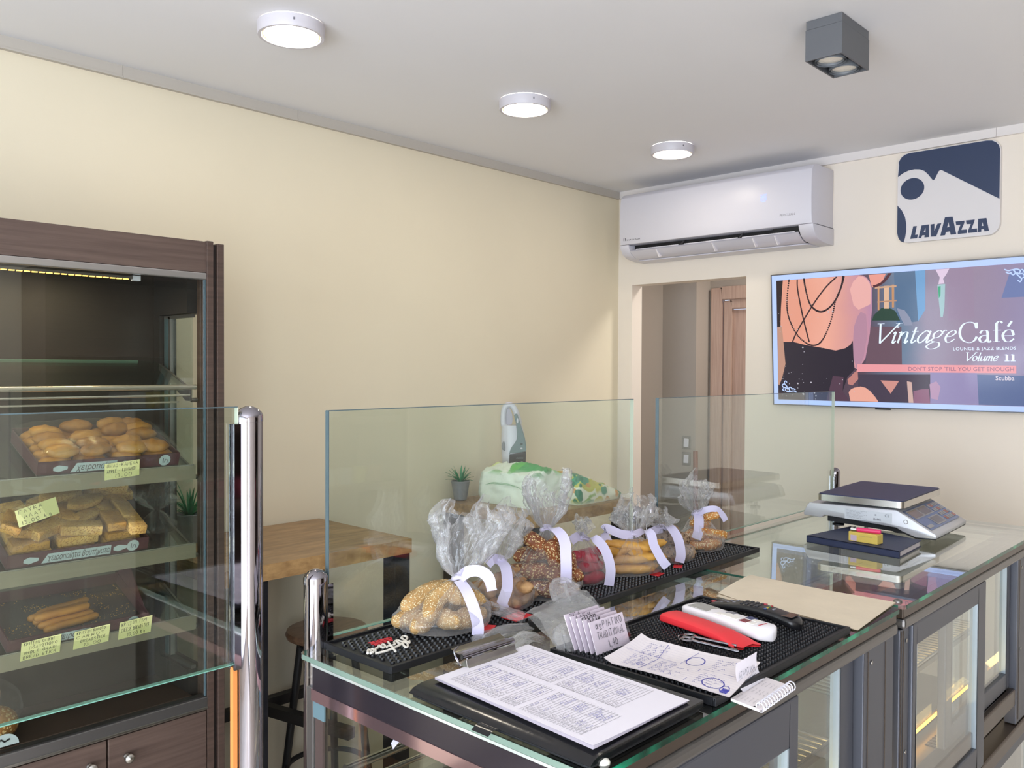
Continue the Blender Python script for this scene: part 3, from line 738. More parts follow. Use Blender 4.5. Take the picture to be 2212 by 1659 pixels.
# x-height 1.0, capitals 1.75
SER = {'V': ['|.1,1.75 .55,.0', '|.55,.0 1.45,1.75', '|-.12,1.75 .38,1.75', '|1.2,1.75 1.65,1.75'],
 'i': ['|.05,.85 .18,1.0', '|.2,1.0 .2,.0', '.2,.0 .28,-.02 .4,.2', '|.19,1.48 .24,1.36'], 'n': ['|.15,1 .15,0', '.15,.55 .35,.92 .55,.95 .62,.7 .62,.0', '.62,.0 .7,-.02 .8,.2', '|.0,.88 .15,1'],
 't': ['|.2,1.35 .2,.1', '.2,.1 .3,-.02 .48,.2', '|.0,1.0 .45,1.0'], 'a': ['.72,.85 .45,1.02 .12,.6 .1,.2 .3,-.02 .55,.25 .7,.7', '|.75,1.0 .72,.0', '.72,.0 .8,-.02 .92,.2'],
 'g': ['.68,.85 .42,1.02 .15,.75 .22,.42 .5,.45 .66,.7 .68,.85', '.3,.42 .1,.2 .3,.08 .7,-.05 .72,-.4 .3,-.58 -.05,-.38 .1,-.1 .4,.06', '.68,.9 .8,1.02 .92,.98'], 'e': ['.08,.45 .4,.5 .62,.78 .45,1.0 .18,.8 .08,.4 .25,.02 .48,.02 .7,.25'],
 'C': ['1.35,1.3 1.25,1.62 .85,1.78 .35,1.55 .12,.9 .3,.25 .8,-.03 1.2,.15 1.38,.5', '|1.37,1.2 1.37,1.72'], 'A': [], 'r': ['.15,1 .9,.9'],
 'q': ['.12,.78 .3,1.0 .6,.98 .68,.75', '|.68,.78 .68,.08', '.68,.6 .3,.55 .08,.3 .2,.02 .45,.02 .68,.3', '.68,.08 .78,-.02 .92,.1'],
 'f': ['.78,1.62 .6,1.78 .38,1.6 .36,1.2', '|.36,1.3 .36,.0', '|.1,1.0 .7,1.0', '|.12,.02 .62,.02'], 'é': ['.1,.52 .85,.52', '.85,.55 .72,.95 .42,1.0 .15,.75 .1,.45 .25,.08 .55,.0 .88,.25', '|.45,1.3 .72,1.75'],
 'o': ['.45,1.0 .15,.8 .08,.4 .3,.0 .6,.2 .66,.65 .45,1.0'], 'l': ['|.2,1.7 .2,.1', '.2,.1 .28,-.02 .4,.2'], 'u': ['|.12,1 .12,.3', '.12,.35 .25,.0 .5,.2 .62,.55', '|.64,1 .64,.0', '.64,.0 .72,-.02 .82,.2'],
 'm': ['|.1,1 .1,0', '.1,.55 .28,.92 .42,.95 .46,.7 .46,.0', '.46,.55 .64,.92 .78,.95 .82,.7 .82,0', '.82,0 .9,-.02 1,.2'], '1': ['|.25,1.0 .25,.0', '|.02,.95 .25,1.0', '|.0,.02 .5,.02']}
word([('V', 1.22), ('i', .44), ('n', .86), ('t', .52), ('a', .90), ('g', .92), ('e', .7)], .434, .262, .0545, .0445, .30, .0075, .0016)
word([('C', 1.5), ('q', .95), ('f', .72), ('é', 1)], .754, .260, .0462, .0425, 0, .0090, .0016)
word([('V', 1.18), ('o', .72), ('l', .42), ('u', .84), ('m', 1.04), ('e', .7)], .772, .190, .0232, .0185, .28, .0042, .001)
word([('1', .62), ('1', .6)], .910, .189, .032, .024, 0, .0085, .0022)
m = MB()
for (cx, cy, sx, sy) in ((.945, .515, 1, 1), (.075, .065, -1, -1)):
    for q in ([(-.035, .008), (-.022, .002), (-.008, .004), (0, -.006), (-.006, -.014), (-.014, -.008)], [(-.01, .004), (.004, .006), (.016, .0), (.012, -.010), (.004, -.006)], [(.0, -.006), (.01, -.018), (.02, -.03), (.016, -.04), (.008, -.034)], [(.012, -.012), (.024, -.012), (.03, -.022), (.022, -.028)], [(-.03, -.002), (-.02, -.008), (-.012, -.004)], [(.02, .004), (.028, -.002), (.024, -.008)]):
        P2 = spline([Vector((cx + a * sx, cy + b * sy, 0)) for a, b in q], 6); m.ribbon([tv3(p.x, p.y, .0013) for p in P2], .0045, TN)
m.build('picture_flourish', scr('flourish', '#BBD0FF', .9), scr_p)
# ---------------------------------------------------------------- refrigerated pastry cabinet (left)
CX0, CX1, CF, CB = -.16, 1.056, 2.0, 2.61
cab = thing('display_cabinet', (.45, 2.3, 0), 'tall dark wood cabinet with glass front and tilted pastry shelves at left', 'cabinet')
def cpart(name, boxes, mat, bevel=0, parent=None, **k):
    m = MB()
    for b in boxes: m.box(*b)
    return m.build(name, mat, parent or cab, bevel=bevel, **k)
XI = 1.010
cpart('fascia', [(CX0, XI, CF, CF + .04, 1.888, 1.964)], dark_wood_h)
cpart('top_panel', [(CX0, CX1 - .03, CF + .04, 2.36, 1.93, 1.962)], dark_wood_h)
cpart('side_stile', [(XI, 1.027, CF - .004, CF + .05, 0, 1.966)], dark_wood, .001)
cpart('side_stile', [(1.038, CX1, CF, CB, 0, 1.962)], dark_wood, .001) if False else None
cpart('stile_groove', [(1.027, 1.0385, CF + .008, CF + .05, 0, 1.958)], P_mat('groove_dark', '#251C18', .6))
cpart('side_stile', [(1.0385, CX1, CF - .002, CF + .06, 0, 1.962)], dark_wood, .001)
cpart('back_panel', [(CX0, .985, 2.238, 2.26, .8, 1.93)], dark_in)
cpart('rear_housing', [(CX0, CX1 - .02, 2.262, 2.36, 0, 1.93)], dark_wood)
cpart('side_panel', [(.985, 1.03, 2.205, 2.262, 0, 1.93), (.985, 1.03, CF + .05, 2.205, 1.79, 1.93), (.985, 1.03, CF + .05, 2.205, 0, .90)], P_mat('side_panel_dark', '#2B2726', .5))
cpart('side_panel', [(CX0 - .03, CX0, CF + .01, 2.36, 0, 1.962)], dark_wood)
cpart('floor_panel', [(CX0, .985, CF + .03, 2.238, .815, .842)], dark_wood)
cpart('top_rail', [(CX0, XI, CF - .003, CF + .02, 1.871, 1.887)], P_mat('strip_silver', '#B4B0AC', .3, metal=.8), .002)
cpart('bottom_rail', [(CX0, XI, CF - .004, CF + .03, .8145, .8405)], alu, .002)
cpart('bottom_rail', [(CX0, XI, CF - .007, CF + .0, .8105, .8165)], steel, .001)
# side window in the right end: metal frame and double panes
wf = cpart('side_window', [(.996, 1.004, 2.196, 2.204, .90, 1.788), (.994, 1.006, 2.165, 2.175, .90, 1.785), (.994, 1.006, CF + .05, 2.196, 1.780, 1.788), (.994, 1.006, CF + .05, 2.196, .90, .908)], alu)
g = MB(); g.box(.998, 1.002, 2.055, 2.196, .908, 1.78); g.build('pane', green_glass, wf)
m = MB(); m.box(.993, 1.008, 2.176, 2.195, .908, 1.78); m.build('window_spacer', P_mat('spacer_teal', '#54686E', .3, metal=.4), wf)
# front glass
g = MB(); g.box(CX0, XI - .002, CF + .004, CF + .010, .842, 1.870); g.build('front_glass', cab_glass, cab)
g = MB(); g.box(XI - .006, XI - .002, CF - .001, CF + .004, .842, 1.870); g.build('glass_edge', edge_steel, cab)
# led strip under the top
m = MB(); m.box(CX0, .845, CF + .032, CF + .042, 1.862, 1.868); sl = m.build('led_strip', alu, cab)
m = MB()
for i in range(66): m.box(-.15 + i * .015, -.15 + i * .015 + .0105, CF + .034, CF + .040, 1.8600, 1.8622)
o = m.build('led', P_mat('led_warm', '#FFD27A', .5, emit='#FFC45A', estr=3.0), sl); o['kind'] = 'stuff'
l = bpy.data.lights.new('cabinet_led', 'AREA'); l.shape = 'RECTANGLE'; l.size = .98; l.size_y = .012; l.energy = 2.6; l.color = (1, .80, .50)
lo = bpy.data.objects.new('cabinet_led', l); COL.objects.link(lo); lo.location = (.35, CF + .037, 1.8585); lo.rotation_euler = (.12, 0, 0)
cpart('led_cap', [(.845, .862, CF + .030, CF + .044, 1.858, 1.870)], white_plastic)
# louvred vents in the back panel
for x0 in (.60, .05):
    vt = None
    for k, (dx, z) in enumerate(((0, .985), (.055, .945))):
        m = MB(); m.prism([(0, 0), (-.012, -.006), (-.014, .0), (0, .022)], (x0 + dx, 2.238, z), (0, 1, 0), (0, 0, 1), (.26 - dx, 0, 0)); m.build('vent_louvre', P_mat('louvre_%d%d' % (int(x0 * 10), k), '#4A443C', .35, metal=.3), cab)
# drawers with knobs
def drawer(x0, x1, kx):
    m = MB(); m.box(x0, x1, CF - .002, CF + .02, .10, .806); d = m.build('cabinet_door', dark_wood_h, cab, bevel=.0015)
    m = MB(); ax = RX(pi / 2); m.lathe([(.0, 0), (.007, 0), (.0075, .004), (.0045, .006), (.0045, .010), (.0085, .012), (.0115, .018), (.0095, .024), (.0, .0265)], 20, (kx[0], CF - .002, kx[1]), ax, caps=False); m.build('knob', steel, d, smooth='all')
drawer(.772, XI - .002, (.812, .756)); drawer(.40, .768, (.730, .759)); drawer(.02, .396, (.06, .758))
cpart('plinth', [(CX0, XI, CF + .02, CF + .05, 0, .10)], black_metal)
# tilted shelves: glass tray, metal lip, brackets
TL = math.radians(20)
su, sv, sn = Vector((1, 0, 0)), Vector((0, cos(TL), sin(TL))), Vector((0, -sin(TL), cos(TL)))
def tray_pt(z0, a, b, c): return Vector((0, 2.022, z0)) + su * a + sv * b + sn * c
def tbox(m, z0, a0, a1, b0, b1, c0, c1, mi=0):
    P_ = [tray_pt(z0, a, b, c) for c in (c0, c1) for (a, b) in ((a0, b0), (a1, b0), (a1, b1), (a0, b1))]
    m.add(P_, [(0, 3, 2, 1), (4, 5, 6, 7), (0, 1, 5, 4), (1, 2, 6, 5), (2, 3, 7, 6), (3, 0, 4, 7)], mi)
lipm = P_mat('shelf_lip', '#ADA18C', .35, metal=.5)
lipm2 = P_mat('shelf_lip_edge', '#C9C2B4', .25, metal=.7)
SHZ = (1.603, 1.412, 1.218, 1.041)
for k, z in enumerate(SHZ):
    m = MB(); tbox(m, z, CX0 + .01, .975, .004, .20, -.006, 0); sh = m.build('shelf', green_glass, cab)
    if k == 0:
        m = MB(); m.tube([(CX0, 2.018, z + .004), (.992, 2.018, z + .004)], .0065, 10); m.tube([(CX0, 2.016, z - .016), (.975, 2.016, z - .016)], .003, 8); m.build('shelf_lip', lipm2, sh, smooth=True)
        m = MB(); m.box(CX0, .95, 2.02, 2.022, z - .034, z - .03); m.build('price_rail', lipm2, sh)
        m = MB(); tbox(m, z, CX0 + .01, .93, .197, .20, -.006, .0015); m.build('shelf_edge', P_mat('shelf_edge_grey', '#5E7468', .2), sh)
    else:
        m = MB(); m.box(CX0, .99, 2.016, 2.022, z - .032, z + .004); m.build('shelf_lip', lipm, sh)
        m = MB(); m.box(CX0, .985, 2.0145, 2.0165, z + .0025, z + .0055); m.build('lip_edge', lipm2, sh)
    m = MB(); m.prism([(0, 0), (.17, .062), (.17, .045), (.02, -.03), (0, -.03)], (.976, 2.02, z), (0, 1, 0), (0, 0, 1), (.006, 0, 0)); m.build('shelf_bracket', alu, cab)
    m = MB(); m.tube([(.985, 2.03, z - .028), (1.0, 2.03, z - .028)], .006, 10); m.build('bracket_screw', steel, cab, smooth=True)
# ---- cardboard boxes with pastry
card = P_mat('maroon_card', '#553238', .55)
card_in = P_mat('card_inside_grey', '#4B4646', .4)
label_m = P_mat('label_pale', '#B9C3C4', .6)
def pastry_box(z0, a0, a1, depth, hf, lab, text, tx):
    t = thing('pastry_box', tray_pt(z0, (a0 + a1) / 2, 0, 0), lab, 'box', 'pastry boxes in the cabinet')
    w = .003
    m = MB(); tbox(m, z0, a0, a1, 0, depth, .0004, w); m.build('box_base', card_in, t)
    for n, b in (('box_front', (a0, a1, 0, w, w, hf)), ('box_back', (a0, a1, depth - w, depth, w, hf * 1.1)), ('box_side', (a0, a0 + w, w, depth - w, w, hf)), ('box_side', (a1 - w, a1, w, depth - w, w, hf))):
        m = MB(); tbox(m, z0, *b); m.build(n, card, t)
    m = MB(); O = tray_pt(z0, 0, -.0006, 0)
    if text:
        L_ = tx[1] - tx[0]; hh = hf * .62
        p = lambda a, c: O + su * a + sn * c
        m.add([p(tx[0], hf * .14), p(tx[1], hf * .14), p(tx[1], hf * .80), p(tx[0] + .012, hf * .80)], [(0, 1, 2, 3)])
        sx_ = tx[1] + .006
        for s0 in (tx[0] - .036, tx[1] + .006):
            m.add([p(s0, hf * .36), p(s0 + .011, hf * .22), p(s0 + .03, hf * .40), p(s0 + .03, hf * .6), p(s0 + .011, hf * .72), p(s0, hf * .58)], [(0, 1, 2, 3, 4, 5)])
        m.build('box_print', label_m, t)
        bfont(text, hf * .62, O + su * (tx[0] + .012) + sn * (hf * .28), su, sn, P_mat('print_brown%d' % int(z0 * 100), '#4A3A3C', .6), 'lettering', t, shear=.15, sx=.56 if len(text) > 12 else .8, off=.0004)
        m = MB(); c0 = a1 - .036
        m.add([O + su * (c0 + .014 * cos(k * pi / 10)) + sn * (hf * .52 + .014 * sin(k * pi / 10)) for k in range(20)], [tuple(range(20))]); m.build('box_emblem', label_m, t)
        m = MB()
        for q in ([(-.004, .006), (-.004, -.006)], [(-.001, -.006), (.002, .003), (.006, .001), (.006, -.007)]): m.ribbon([O + su * (c0 + a) + sn * (hf * .52 + b) for a, b in q], .0022, -sv, off=.0005)
        m.build('emblem_mark', ink_grey, t)
    return t
def note(corners, lines, lab, seed=1, h=.006):
    # yellow price note: corners bl, br, tl in world
    bl, br, tl = [Vector(c) for c in corners]
    u = br - bl; v = tl - bl; n = u.cross(v).normalized()
    m = MB(); m.prism([(0, 0), (1, 0), (1, 1), (0, 1)], bl, u, v, -n * .0006); o = m.build('price_note', note_yellow, None, origin=bl)
    tag(o, lab, 'price note', 'yellow handwritten price notes in the cabinet')
    k = MB(); W = u.length; H = v.length
    for i, s in enumerate(lines):
        aw = min(.0105, W * .9 / max(3, len(s)))
        strokes(k, s, bl + u * .07 + v * (1 - (i + .82) / len(lines) * .98), u, v, H / len(lines) * .62, aw, .0009, seed=seed + i, off=.0003)
    k.build('handwriting', ink_black, o)
    return o
def film_sheet(name, fn, nu, nv, amp, seed, parent, mat=film2):
    m = MB()
    def f(u, v):
        p = Vector(fn(u, v)); q = p * 38 + Vector((seed * 7.3, seed, 0))
        d = noise.noise(q) + .5 * noise.noise(q * 2.3)
        return p + sn * (d * amp)
    m.grid(f, nu, nv); return m.build(name, mat, parent, smooth='all')
# box 1 : rolled apple biscuits
bun_m = bread_mat('golden_bun', '#8C5318', '#C98734', None, bscale=50, bstr=.5, rough=.5)
bun_m2 = bread_mat('pale_bun', '#A86A24', '#D99A42', None, bscale=60, bstr=.5, rough=.5)
def bun_mesh(seed, mat):
    m = MB()
    def fn(u, v):
        a = 2 * pi * u; b = pi * (v - .5) * .998
        r = 1 + .10 * noise.noise(Vector((cos(a) * cos(b), sin(a) * cos(b), sin(b))) * 2.2 + Vector((seed, 0, 0)))
        wv = 1 + .06 * sin(3 * pi * cos(b) * cos(a) + seed)
        return (.036 * cos(b) * cos(a) * r, .0195 * cos(b) * sin(a) * r * wv, .0155 * sin(b) * r * wv)
    m.grid(fn, 20, 12, 0, True); return m.mesh('apple_biscuit', mat, smooth='all')
bms = [bun_mesh(k, bun_m if k % 2 else bun_m2) for k in range(4)]
ROT = Matrix((su, sv, sn)).transposed()
z1 = SHZ[1] + .0045
b1 = pastry_box(z1, .632, .948, .185, .033, 'maroon pastry box of golden rolled biscuits under plastic, upper shelf', 'χειροпοίητα', (.70, .80))
r_ = random.Random(3); n_ = 0
for lay in range(2):
    for j in range(5):
        for i in range(4):
            if lay and (j + i) % 5 == 4: continue
            a = .632 + .042 + i * .077 + r_.uniform(-.004, .004) + (.012 if lay else 0) * (1 if i < 3 else -1); b = .022 + j * .035 + r_.uniform(-.002, .002) + (.004 if lay and j < 4 else 0)
            c = .0195 + lay * .024 + r_.uniform(0, .003)
            R3 = ROT @ RZ(r_.uniform(-.22, .22)) @ RX(r_.uniform(-.25, .25)) @ RY(r_.uniform(-.08, .08))
            o = place('apple_biscuit', bms[n_ % 4], tray_pt(z1, a, b, c), R3.to_euler(), label='golden rolled biscuit, %s layer, %s row from the front, %s from the left, upper box' % (('lower', 'top')[lay], ('first', 'second', 'third', 'fourth', 'fifth')[j], ('first', 'second', 'third', 'fourth')[i]), cat='biscuit', group='golden biscuits in the upper box'); n_ += 1
film_sheet('plastic_wrap', lambda u, v: tray_pt(z1, .628 + .324 * u, -.002 + .19 * v, .034 + .040 * sin(pi * min(1, max(0, u))) ** .35 * sin(pi * (.05 + .9 * v)) ** .45), 44, 30, .005, 3, b1)
note([tray_pt(SHZ[1], .772, -.012, -.012), tray_pt(SHZ[1], .850, -.012, -.006), tray_pt(SHZ[1], .770, -.006, .026)], ['ΜΗΛΟ-ΚΑΝΕΛΑ', 'APPLE - CINNAMON', '  13,00'], 'yellow price note reading apple cinnamon on the upper shelf', 3)
# box 2 : almond slices
bar_m = bread_mat('biscotti_crumb', '#BE8A42', '#E2B56A', '#B98345', sscale=240, rough=.6)
bar_m2 = bread_mat('biscotti_crust', '#A26C26', '#D29A48', '#A8732F', sscale=240, rough=.55)
def slice_mesh(L, W, H, curved, mat, seed):
    m = MB(); n = 10 if curved else 4
    out = []
    for i in range(n + 1):
        t = i / n; x = -L / 2 + L * t
        y = W / 2 * (1 - (abs(2 * t - 1) ** 2.2) * .75) if curved else W / 2
        out.append((x, y))
    poly = out + [(p[0], -W / 2 * (.9 if curved else 1) * (1 if not curved else max(.25, 1 - abs(2 * p[0] / L) ** 4))) for p in out[::-1]]
    m.prism(poly, (0, 0, -H / 2), (1, 0, 0), (0, 1, 0), (0, 0, H)); return m.mesh('almond_slice', mat, bevel=.0025, smooth=True)
slm = [slice_mesh(.085, .036, .022, False, bar_m, 1), slice_mesh(.075, .040, .020, False, bar_m2, 2), slice_mesh(.095, .036, .016, True, bar_m, 3), slice_mesh(.088, .034, .018, True, bar_m2, 4)]
z2 = SHZ[2] + .0045
b2 = pastry_box(z2, .572, .872, .19, .034, 'maroon box heaped with cut almond slices on the middle shelf', 'χειροпοίητα βουτήματα', (.640, .786))
S2 = []
for i in range(3):
    for j in range(4): S2.append((.622 + i * .097, .03 + j * .043, .018, .0, 0, 0, (i + j) % 2))
for i in range(3):
    for j in range(4): S2.append((.620 + i * .098 + (j % 2) * .006, .03 + j * .042, .041, .05 * (-1) ** j, 0, 0, (i + j + 1) % 2))
S2 += [(.84, .03 + .0, .064, 1.52, 0, 0, 0), (.80, .045, .066, 1.50, 0, 0, 1), (.84, .075, .066, 1.45, .1, 0, 0), (.80, .12, .066, 1.6, .05, 0, 2), (.845, .13, .068, 1.5, 0, 0, 2), (.845, .165, .066, .05, 0, 0, 0), (.83, .165, .088, .1, .05, 0, 0),
   (.725, .03, .064, -.15, 0, 0, 0), (.745, .07, .066, .6, .1, 0, 2), (.70, .085, .070, -.85, .25, 0, 3), (.62, .065, .064, 1.25, .1, 0, 1), (.59, .10, .064, .15, 0, 0, 0), (.60, .145, .064, .1, 0, 0, 0), (.655, .13, .066, .25, .1, 0, 2), (.70, .17, .066, .1, .05, 0, 2), (.72, .155, .084, .05, .1, 0, 2), (.72, .125, .062, .1, 0, 0, 1), (.775, .16, .068, .5, .2, 0, 2), (.66, .045, .064, .5, .05, 0, 0), (.59, .05, .086, 1.2, .3, 0, 1), (.76, .11, .085, .35, .15, 0, 2)]
for q_, (a, b, c, rz, rx, ry, k) in enumerate(S2):
    if q_ == 0: seen_ = {}
    wh = ('bottom' if c < .03 else 'second' if c < .05 else 'third' if c < .08 else 'top') + ' layer, ' + ('left' if a < .66 else 'middle' if a < .76 else 'right') + ' ' + ('front' if b < .06 else 'centre' if b < .12 else 'rear')
    seen_[(k, wh)] = seen_.get((k, wh), 0) + 1; wh += ('', ', rearmost', ', outermost')[seen_[(k, wh)] - 1]
    R3 = ROT @ RZ(rz + r_.uniform(-.05, .05)) @ RX(rx + r_.uniform(-.06, .06)) @ RY(r_.uniform(-.05, .05))
    place('almond_slice', slm[k], tray_pt(z2, a, b, c), R3.to_euler(), label='golden %s almond slice in the middle shelf box, %s' % (('short', 'broad', 'curved', 'curved thick')[k], wh), cat='biscuit', group='almond slices in the middle box')
film_sheet('plastic_wrap', lambda u, v: tray_pt(z2, .568 + .310 * u, -.003 + .197 * v, .030 + (.085 if u > .55 or v > .5 else .075) * sin(pi * u) ** .4 * sin(pi * (.06 + .88 * v)) ** .5), 44, 30, .006, 8, b2)
note([tray_pt(z2, .592, .012, .093), tray_pt(z2, .676, .030, .108), tray_pt(z2, .584, .026, .126)], ['ΓΛΥΚΑ', ' ΑΛΑΤ', '13,00 kg'], 'tilted yellow price note lying on the heaped almond slices', 11)
# box 3 : last breadsticks
z3 = SHZ[3] + .0045
b3 = pastry_box(z3, .572, .872, .19, .030, 'nearly empty maroon box with a few breadsticks and crumbs, lowest shelf', 'χειροпοίητα', (.66, .74))
m = MB(); tbox(m, z3, .574, .862, .187, .189, .03, .075); m.build('box_flap', P_mat('flap_grey', '#6A665C', .45), b3)
m = MB(); P_ = [tray_pt(z3, .869, .185, .033), tray_pt(z3, .869, .02, .030), tray_pt(z3, .884, .16, .062), tray_pt(z3, .875, .187, .078)]
m.add(P_ + [p + su * .002 for p in P_], [(0, 1, 2, 3), (4, 7, 6, 5), (0, 4, 5, 1), (1, 5, 6, 2), (2, 6, 7, 3), (3, 7, 4, 0)]); m.build('box_flap', card, b3)
stick_m = bread_mat('breadstick', '#B06A22', '#DC9640', None, bscale=70, bstr=.4, rough=.55)
sm = MB(); sm.tube([(-.062, 0, 0), (-.056, 0, 0), (-.02, .001, .001), (.02, -.001, 0), (.056, 0, 0), (.062, 0, 0)], [.004, .0082, .0088, .0085, .0082, .004], 12)
sme = sm.mesh('breadstick', stick_m, smooth='all')
for k, (a, b, c, rz) in enumerate(((.716, .045, .014, .16), (.710, .062, .0135, .13), (.705, .079, .0135, .10), (.699, .098, .0135, .14), (.703, .071, .029, .12), (.718, .112, .014, .2))):
    place('breadstick', sme, tray_pt(z3, a, b, c), (ROT @ RZ(rz)).to_euler(), label='orange breadstick in the lowest box, %s' % ('first from the front', 'second from the front', 'third from the front', 'fourth from the front', 'lying on top of the others', 'rearmost of the row')[k], cat='breadstick', group='last breadsticks in the lowest box')
m = MB(); r_ = random.Random(11)
for i in range(900):
    a = .58 + .284 * r_.random(); b = .008 + .175 * r_.random() ** .8
    if noise.noise(Vector((a * 14, b * 22, 2))) < -.05: continue
    q = r_.uniform(.0006, .002); p = tray_pt(z3, a, b, .0032)
    m.add([p + su * q, p - su * q * .6 + sv * q, p - su * q * .6 - sv * q, p + sn * q], [(0, 1, 3), (1, 2, 3), (2, 0, 3)])
o = m.build('bread_crumbs', bar_m, None); tag(o, 'scatter of pale bread crumbs in the nearly empty box', 'crumbs', kind='stuff')
for x0, x1, ls, s, lab in ((.596, .675, ['ΚΡΙΤΣΙΝΙ ΟΛΙΚΗΣ', '  ΠΟΛΥΣΠΟΡΟ', 'WHOLE GRAIN', 'BREAD STICK'], 21, 'leftmost yellow note on the lowest shelf reading whole grain bread stick'),
                      (.703, .779, ['ΚΡΙΤΣΙΝΙ ΚΑΡΟΤΟ', 'CARROT', '  BREADSTICK', '  13,00'], 31, 'middle yellow note on the lowest shelf reading carrot breadstick'),
                      (.801, .876, ['ΚΡΙΤΣΙΝΙ ΤΥΡΙ', 'CHEESE BREADSTICK', '   13,00 kg'], 41, 'rightmost yellow note on the lowest shelf reading cheese breadstick')):
    note([tray_pt(SHZ[3], x0, -.012, -.013), tray_pt(SHZ[3], x1, -.012, -.010), tray_pt(SHZ[3], x0, -.008, .030)], ls, lab, s)

# ---------------------------------------------------------------- plastic bags
def plastic_bag(name, c, z0, base, zneck, ztop, flare, seed, mat, parent=None, lean=(0, 0), tang=.4, pleats=13, bulge=1.0, flat=.35, rag=.16):
    # pouch + cinched neck + fanned crinkled mouth, one continuous film
    NU, NV = 132, 58; r = random.Random(seed); ph = [r.uniform(0, 6.28) for _ in range(8)]
    rx, ry = base; kn = .56; m = MB(); c = Vector((c[0], c[1], 0)); so = Vector((seed * 3.1, seed * 1.7, 0))
    def fn(u, v):
        a = 2 * pi * u
        if v < kn:
            t = v / kn
            if t < .22:
                s = t / .22; R0 = sin(s * pi / 2) ** .8 * .96; z = z0 + .0005 + .004 * s * s
            else:
                s = (t - .22) / .78; z = z0 + .0045 + (zneck - z0 - .0045) * s ** .92
                R0 = (.96 + .16 * bulge * sin(min(1, s * 2.1) * pi)) * (1 - s ** 1.7) + .085 * s ** 1.7
            fold = (max(0, t - .3) / .7) ** 1.4
            mod = 1 + fold * (.16 * sin(pleats * a + ph[0]) + .10 * sin((pleats * 2 + 3) * a + ph[1] + 5 * t) + .06 * sin((pleats * 3 + 1) * a + ph[2]))
            cr = noise.noise(Vector((cos(a) * 2.4, sin(a) * 2.4, t * 5)) + so) * .09 + noise.noise(Vector((cos(a) * 7, sin(a) * 7, t * 14)) + so) * .035
            R1 = R0 * (mod + cr * min(1, t * 4))
            w = max(0, t - .4) / .6
            return (c.x + lean[0] * w + rx * R1 * cos(a), c.y + lean[1] * w + ry * R1 * sin(a), z)
        t = (v - kn) / (1 - kn); fl = flare * (t ** .62) * (1 + .10 * sin(2 * a + ph[3]))
        if t > .8: fl *= 1 - .25 * ((t - .8) / .2) ** 2
        ca, sa = cos(tang), sin(tang)
        px = cos(a) * fl; py = sin(a) * fl * (flat + .25 * (1 - t))
        amp = .30 * (1 - t) + .17
        mod = 1 + amp * (.55 * sin(pleats * a + ph[0]) + .42 * sin((pleats * 2 + 3) * a + ph[1] + 2 * t) + .3 * sin((pleats * 3 + 1) * a + ph[2]))
        nz = noise.noise(Vector((cos(a) * 1.6, sin(a) * 1.6, t * 3)) + so); n2 = noise.noise(Vector((cos(a) * 6, sin(a) * 6, t * 9)) + so)
        n3 = noise.noise(Vector((cos(a) * 13, sin(a) * 13, t * 20)) + so)
        px *= mod; py *= mod
        rn = .085 * min(rx, ry) * (1 - t) * 1.0
        px += cos(a) * rn; py += sin(a) * rn
        px += (nz * .022 + n2 * .008 + n3 * .003) * t; py += (noise.noise(Vector((cos(a) * 2, sin(a) * 2, 9 + t * 3)) + so) * .022 + n2 * .009) * t
        top = (ztop - zneck) * (1 - rag + rag * 1.2 * sin(2 * a + ph[4]) + rag * .8 * sin(3 * a + ph[5]) + rag * .5 * sin(7 * a + ph[6]))
        z = zneck + top * t + n2 * .006 * t
        lx = lean[0] * (1 + .9 * t); ly = lean[1] * (1 + .9 * t)
        return (c.x + lx + px * ca - py * sa, c.y + ly + px * sa + py * ca, z)
    m.grid(fn, NU, NV, 0, True)
    return m.build(name, mat, parent, smooth='all')
def ribbon_band(m, pts, w, nrm0, tw=0.0, n=10):
    # satin ribbon: a strip whose width direction is kept near nrm0 x tangent
    P_ = spline(pts, n); N = len(P_); vv = []
    wd = Vector(nrm0).normalized()
    for i, p in enumerate(P_):
        t = (P_[min(i + 1, N - 1)] - P_[max(i - 1, 0)]).normalized()
        s = wd - t * wd.dot(t)
        if s.length < .05: s = t.orthogonal()
        s.normalize()
        if tw: s = Matrix.Rotation(tw * i / N, 3, t) @ s
        vv += [p + s * w / 2, p - s * w / 2]
    m.add(vv, [(2 * i, 2 * i + 1, 2 * i + 3, 2 * i + 2) for i in range(N - 1)])

# bread bag at the cabinet's bottom left
t = thing('bread_bag', (.53, 2.10, .842), 'brown loaf in a clear labelled bag at the cabinet bottom left', 'bread bag')
m = MB()
for (x, y, z, q) in ((.555, 2.06, .885, .048), (.50, 2.08, .90, .055), (.545, 2.10, .94, .035)): m.ell((x, y, z), (q * 1.05, q * .85, q * .85 if z < .93 else q), 20, 14)
m.build('loaf', bread_mat('dark_loaf', '#7A4A1C', '#B97D38', '#D8B37A', sscale=130), t, smooth='all')
m = MB(); m.grid(lambda u, v: (.53 + .088 * cos(2 * pi * u) * sin(pi * (.02 + .96 * v)) ** .7 * (1 + .05 * sin(9 * u * 2 * pi)), 2.078 + .062 * sin(2 * pi * u) * sin(pi * (.02 + .96 * v)) ** .7, .843 + .15 * v), 40, 16, 0, True)
m.build('bag_film', film2, t, smooth='all')
m = MB(); m.add([(.565 + .028 * cos(k * pi / 10), 2.0135, .852 + .026 * sin(k * pi / 10)) for k in range(0, 11)] , [tuple(range(11))]); m.build('round_label', P_mat('label_white_blue', '#C4CCD2', .5), t)
m = MB(); m.ribbon([(.552, 2.0125, .862), (.558, 2.0125, .868), (.565, 2.0125, .862), (.575, 2.0125, .866)], .004, (0, -1, 0)); m.build('label_mark', ink_black, t)
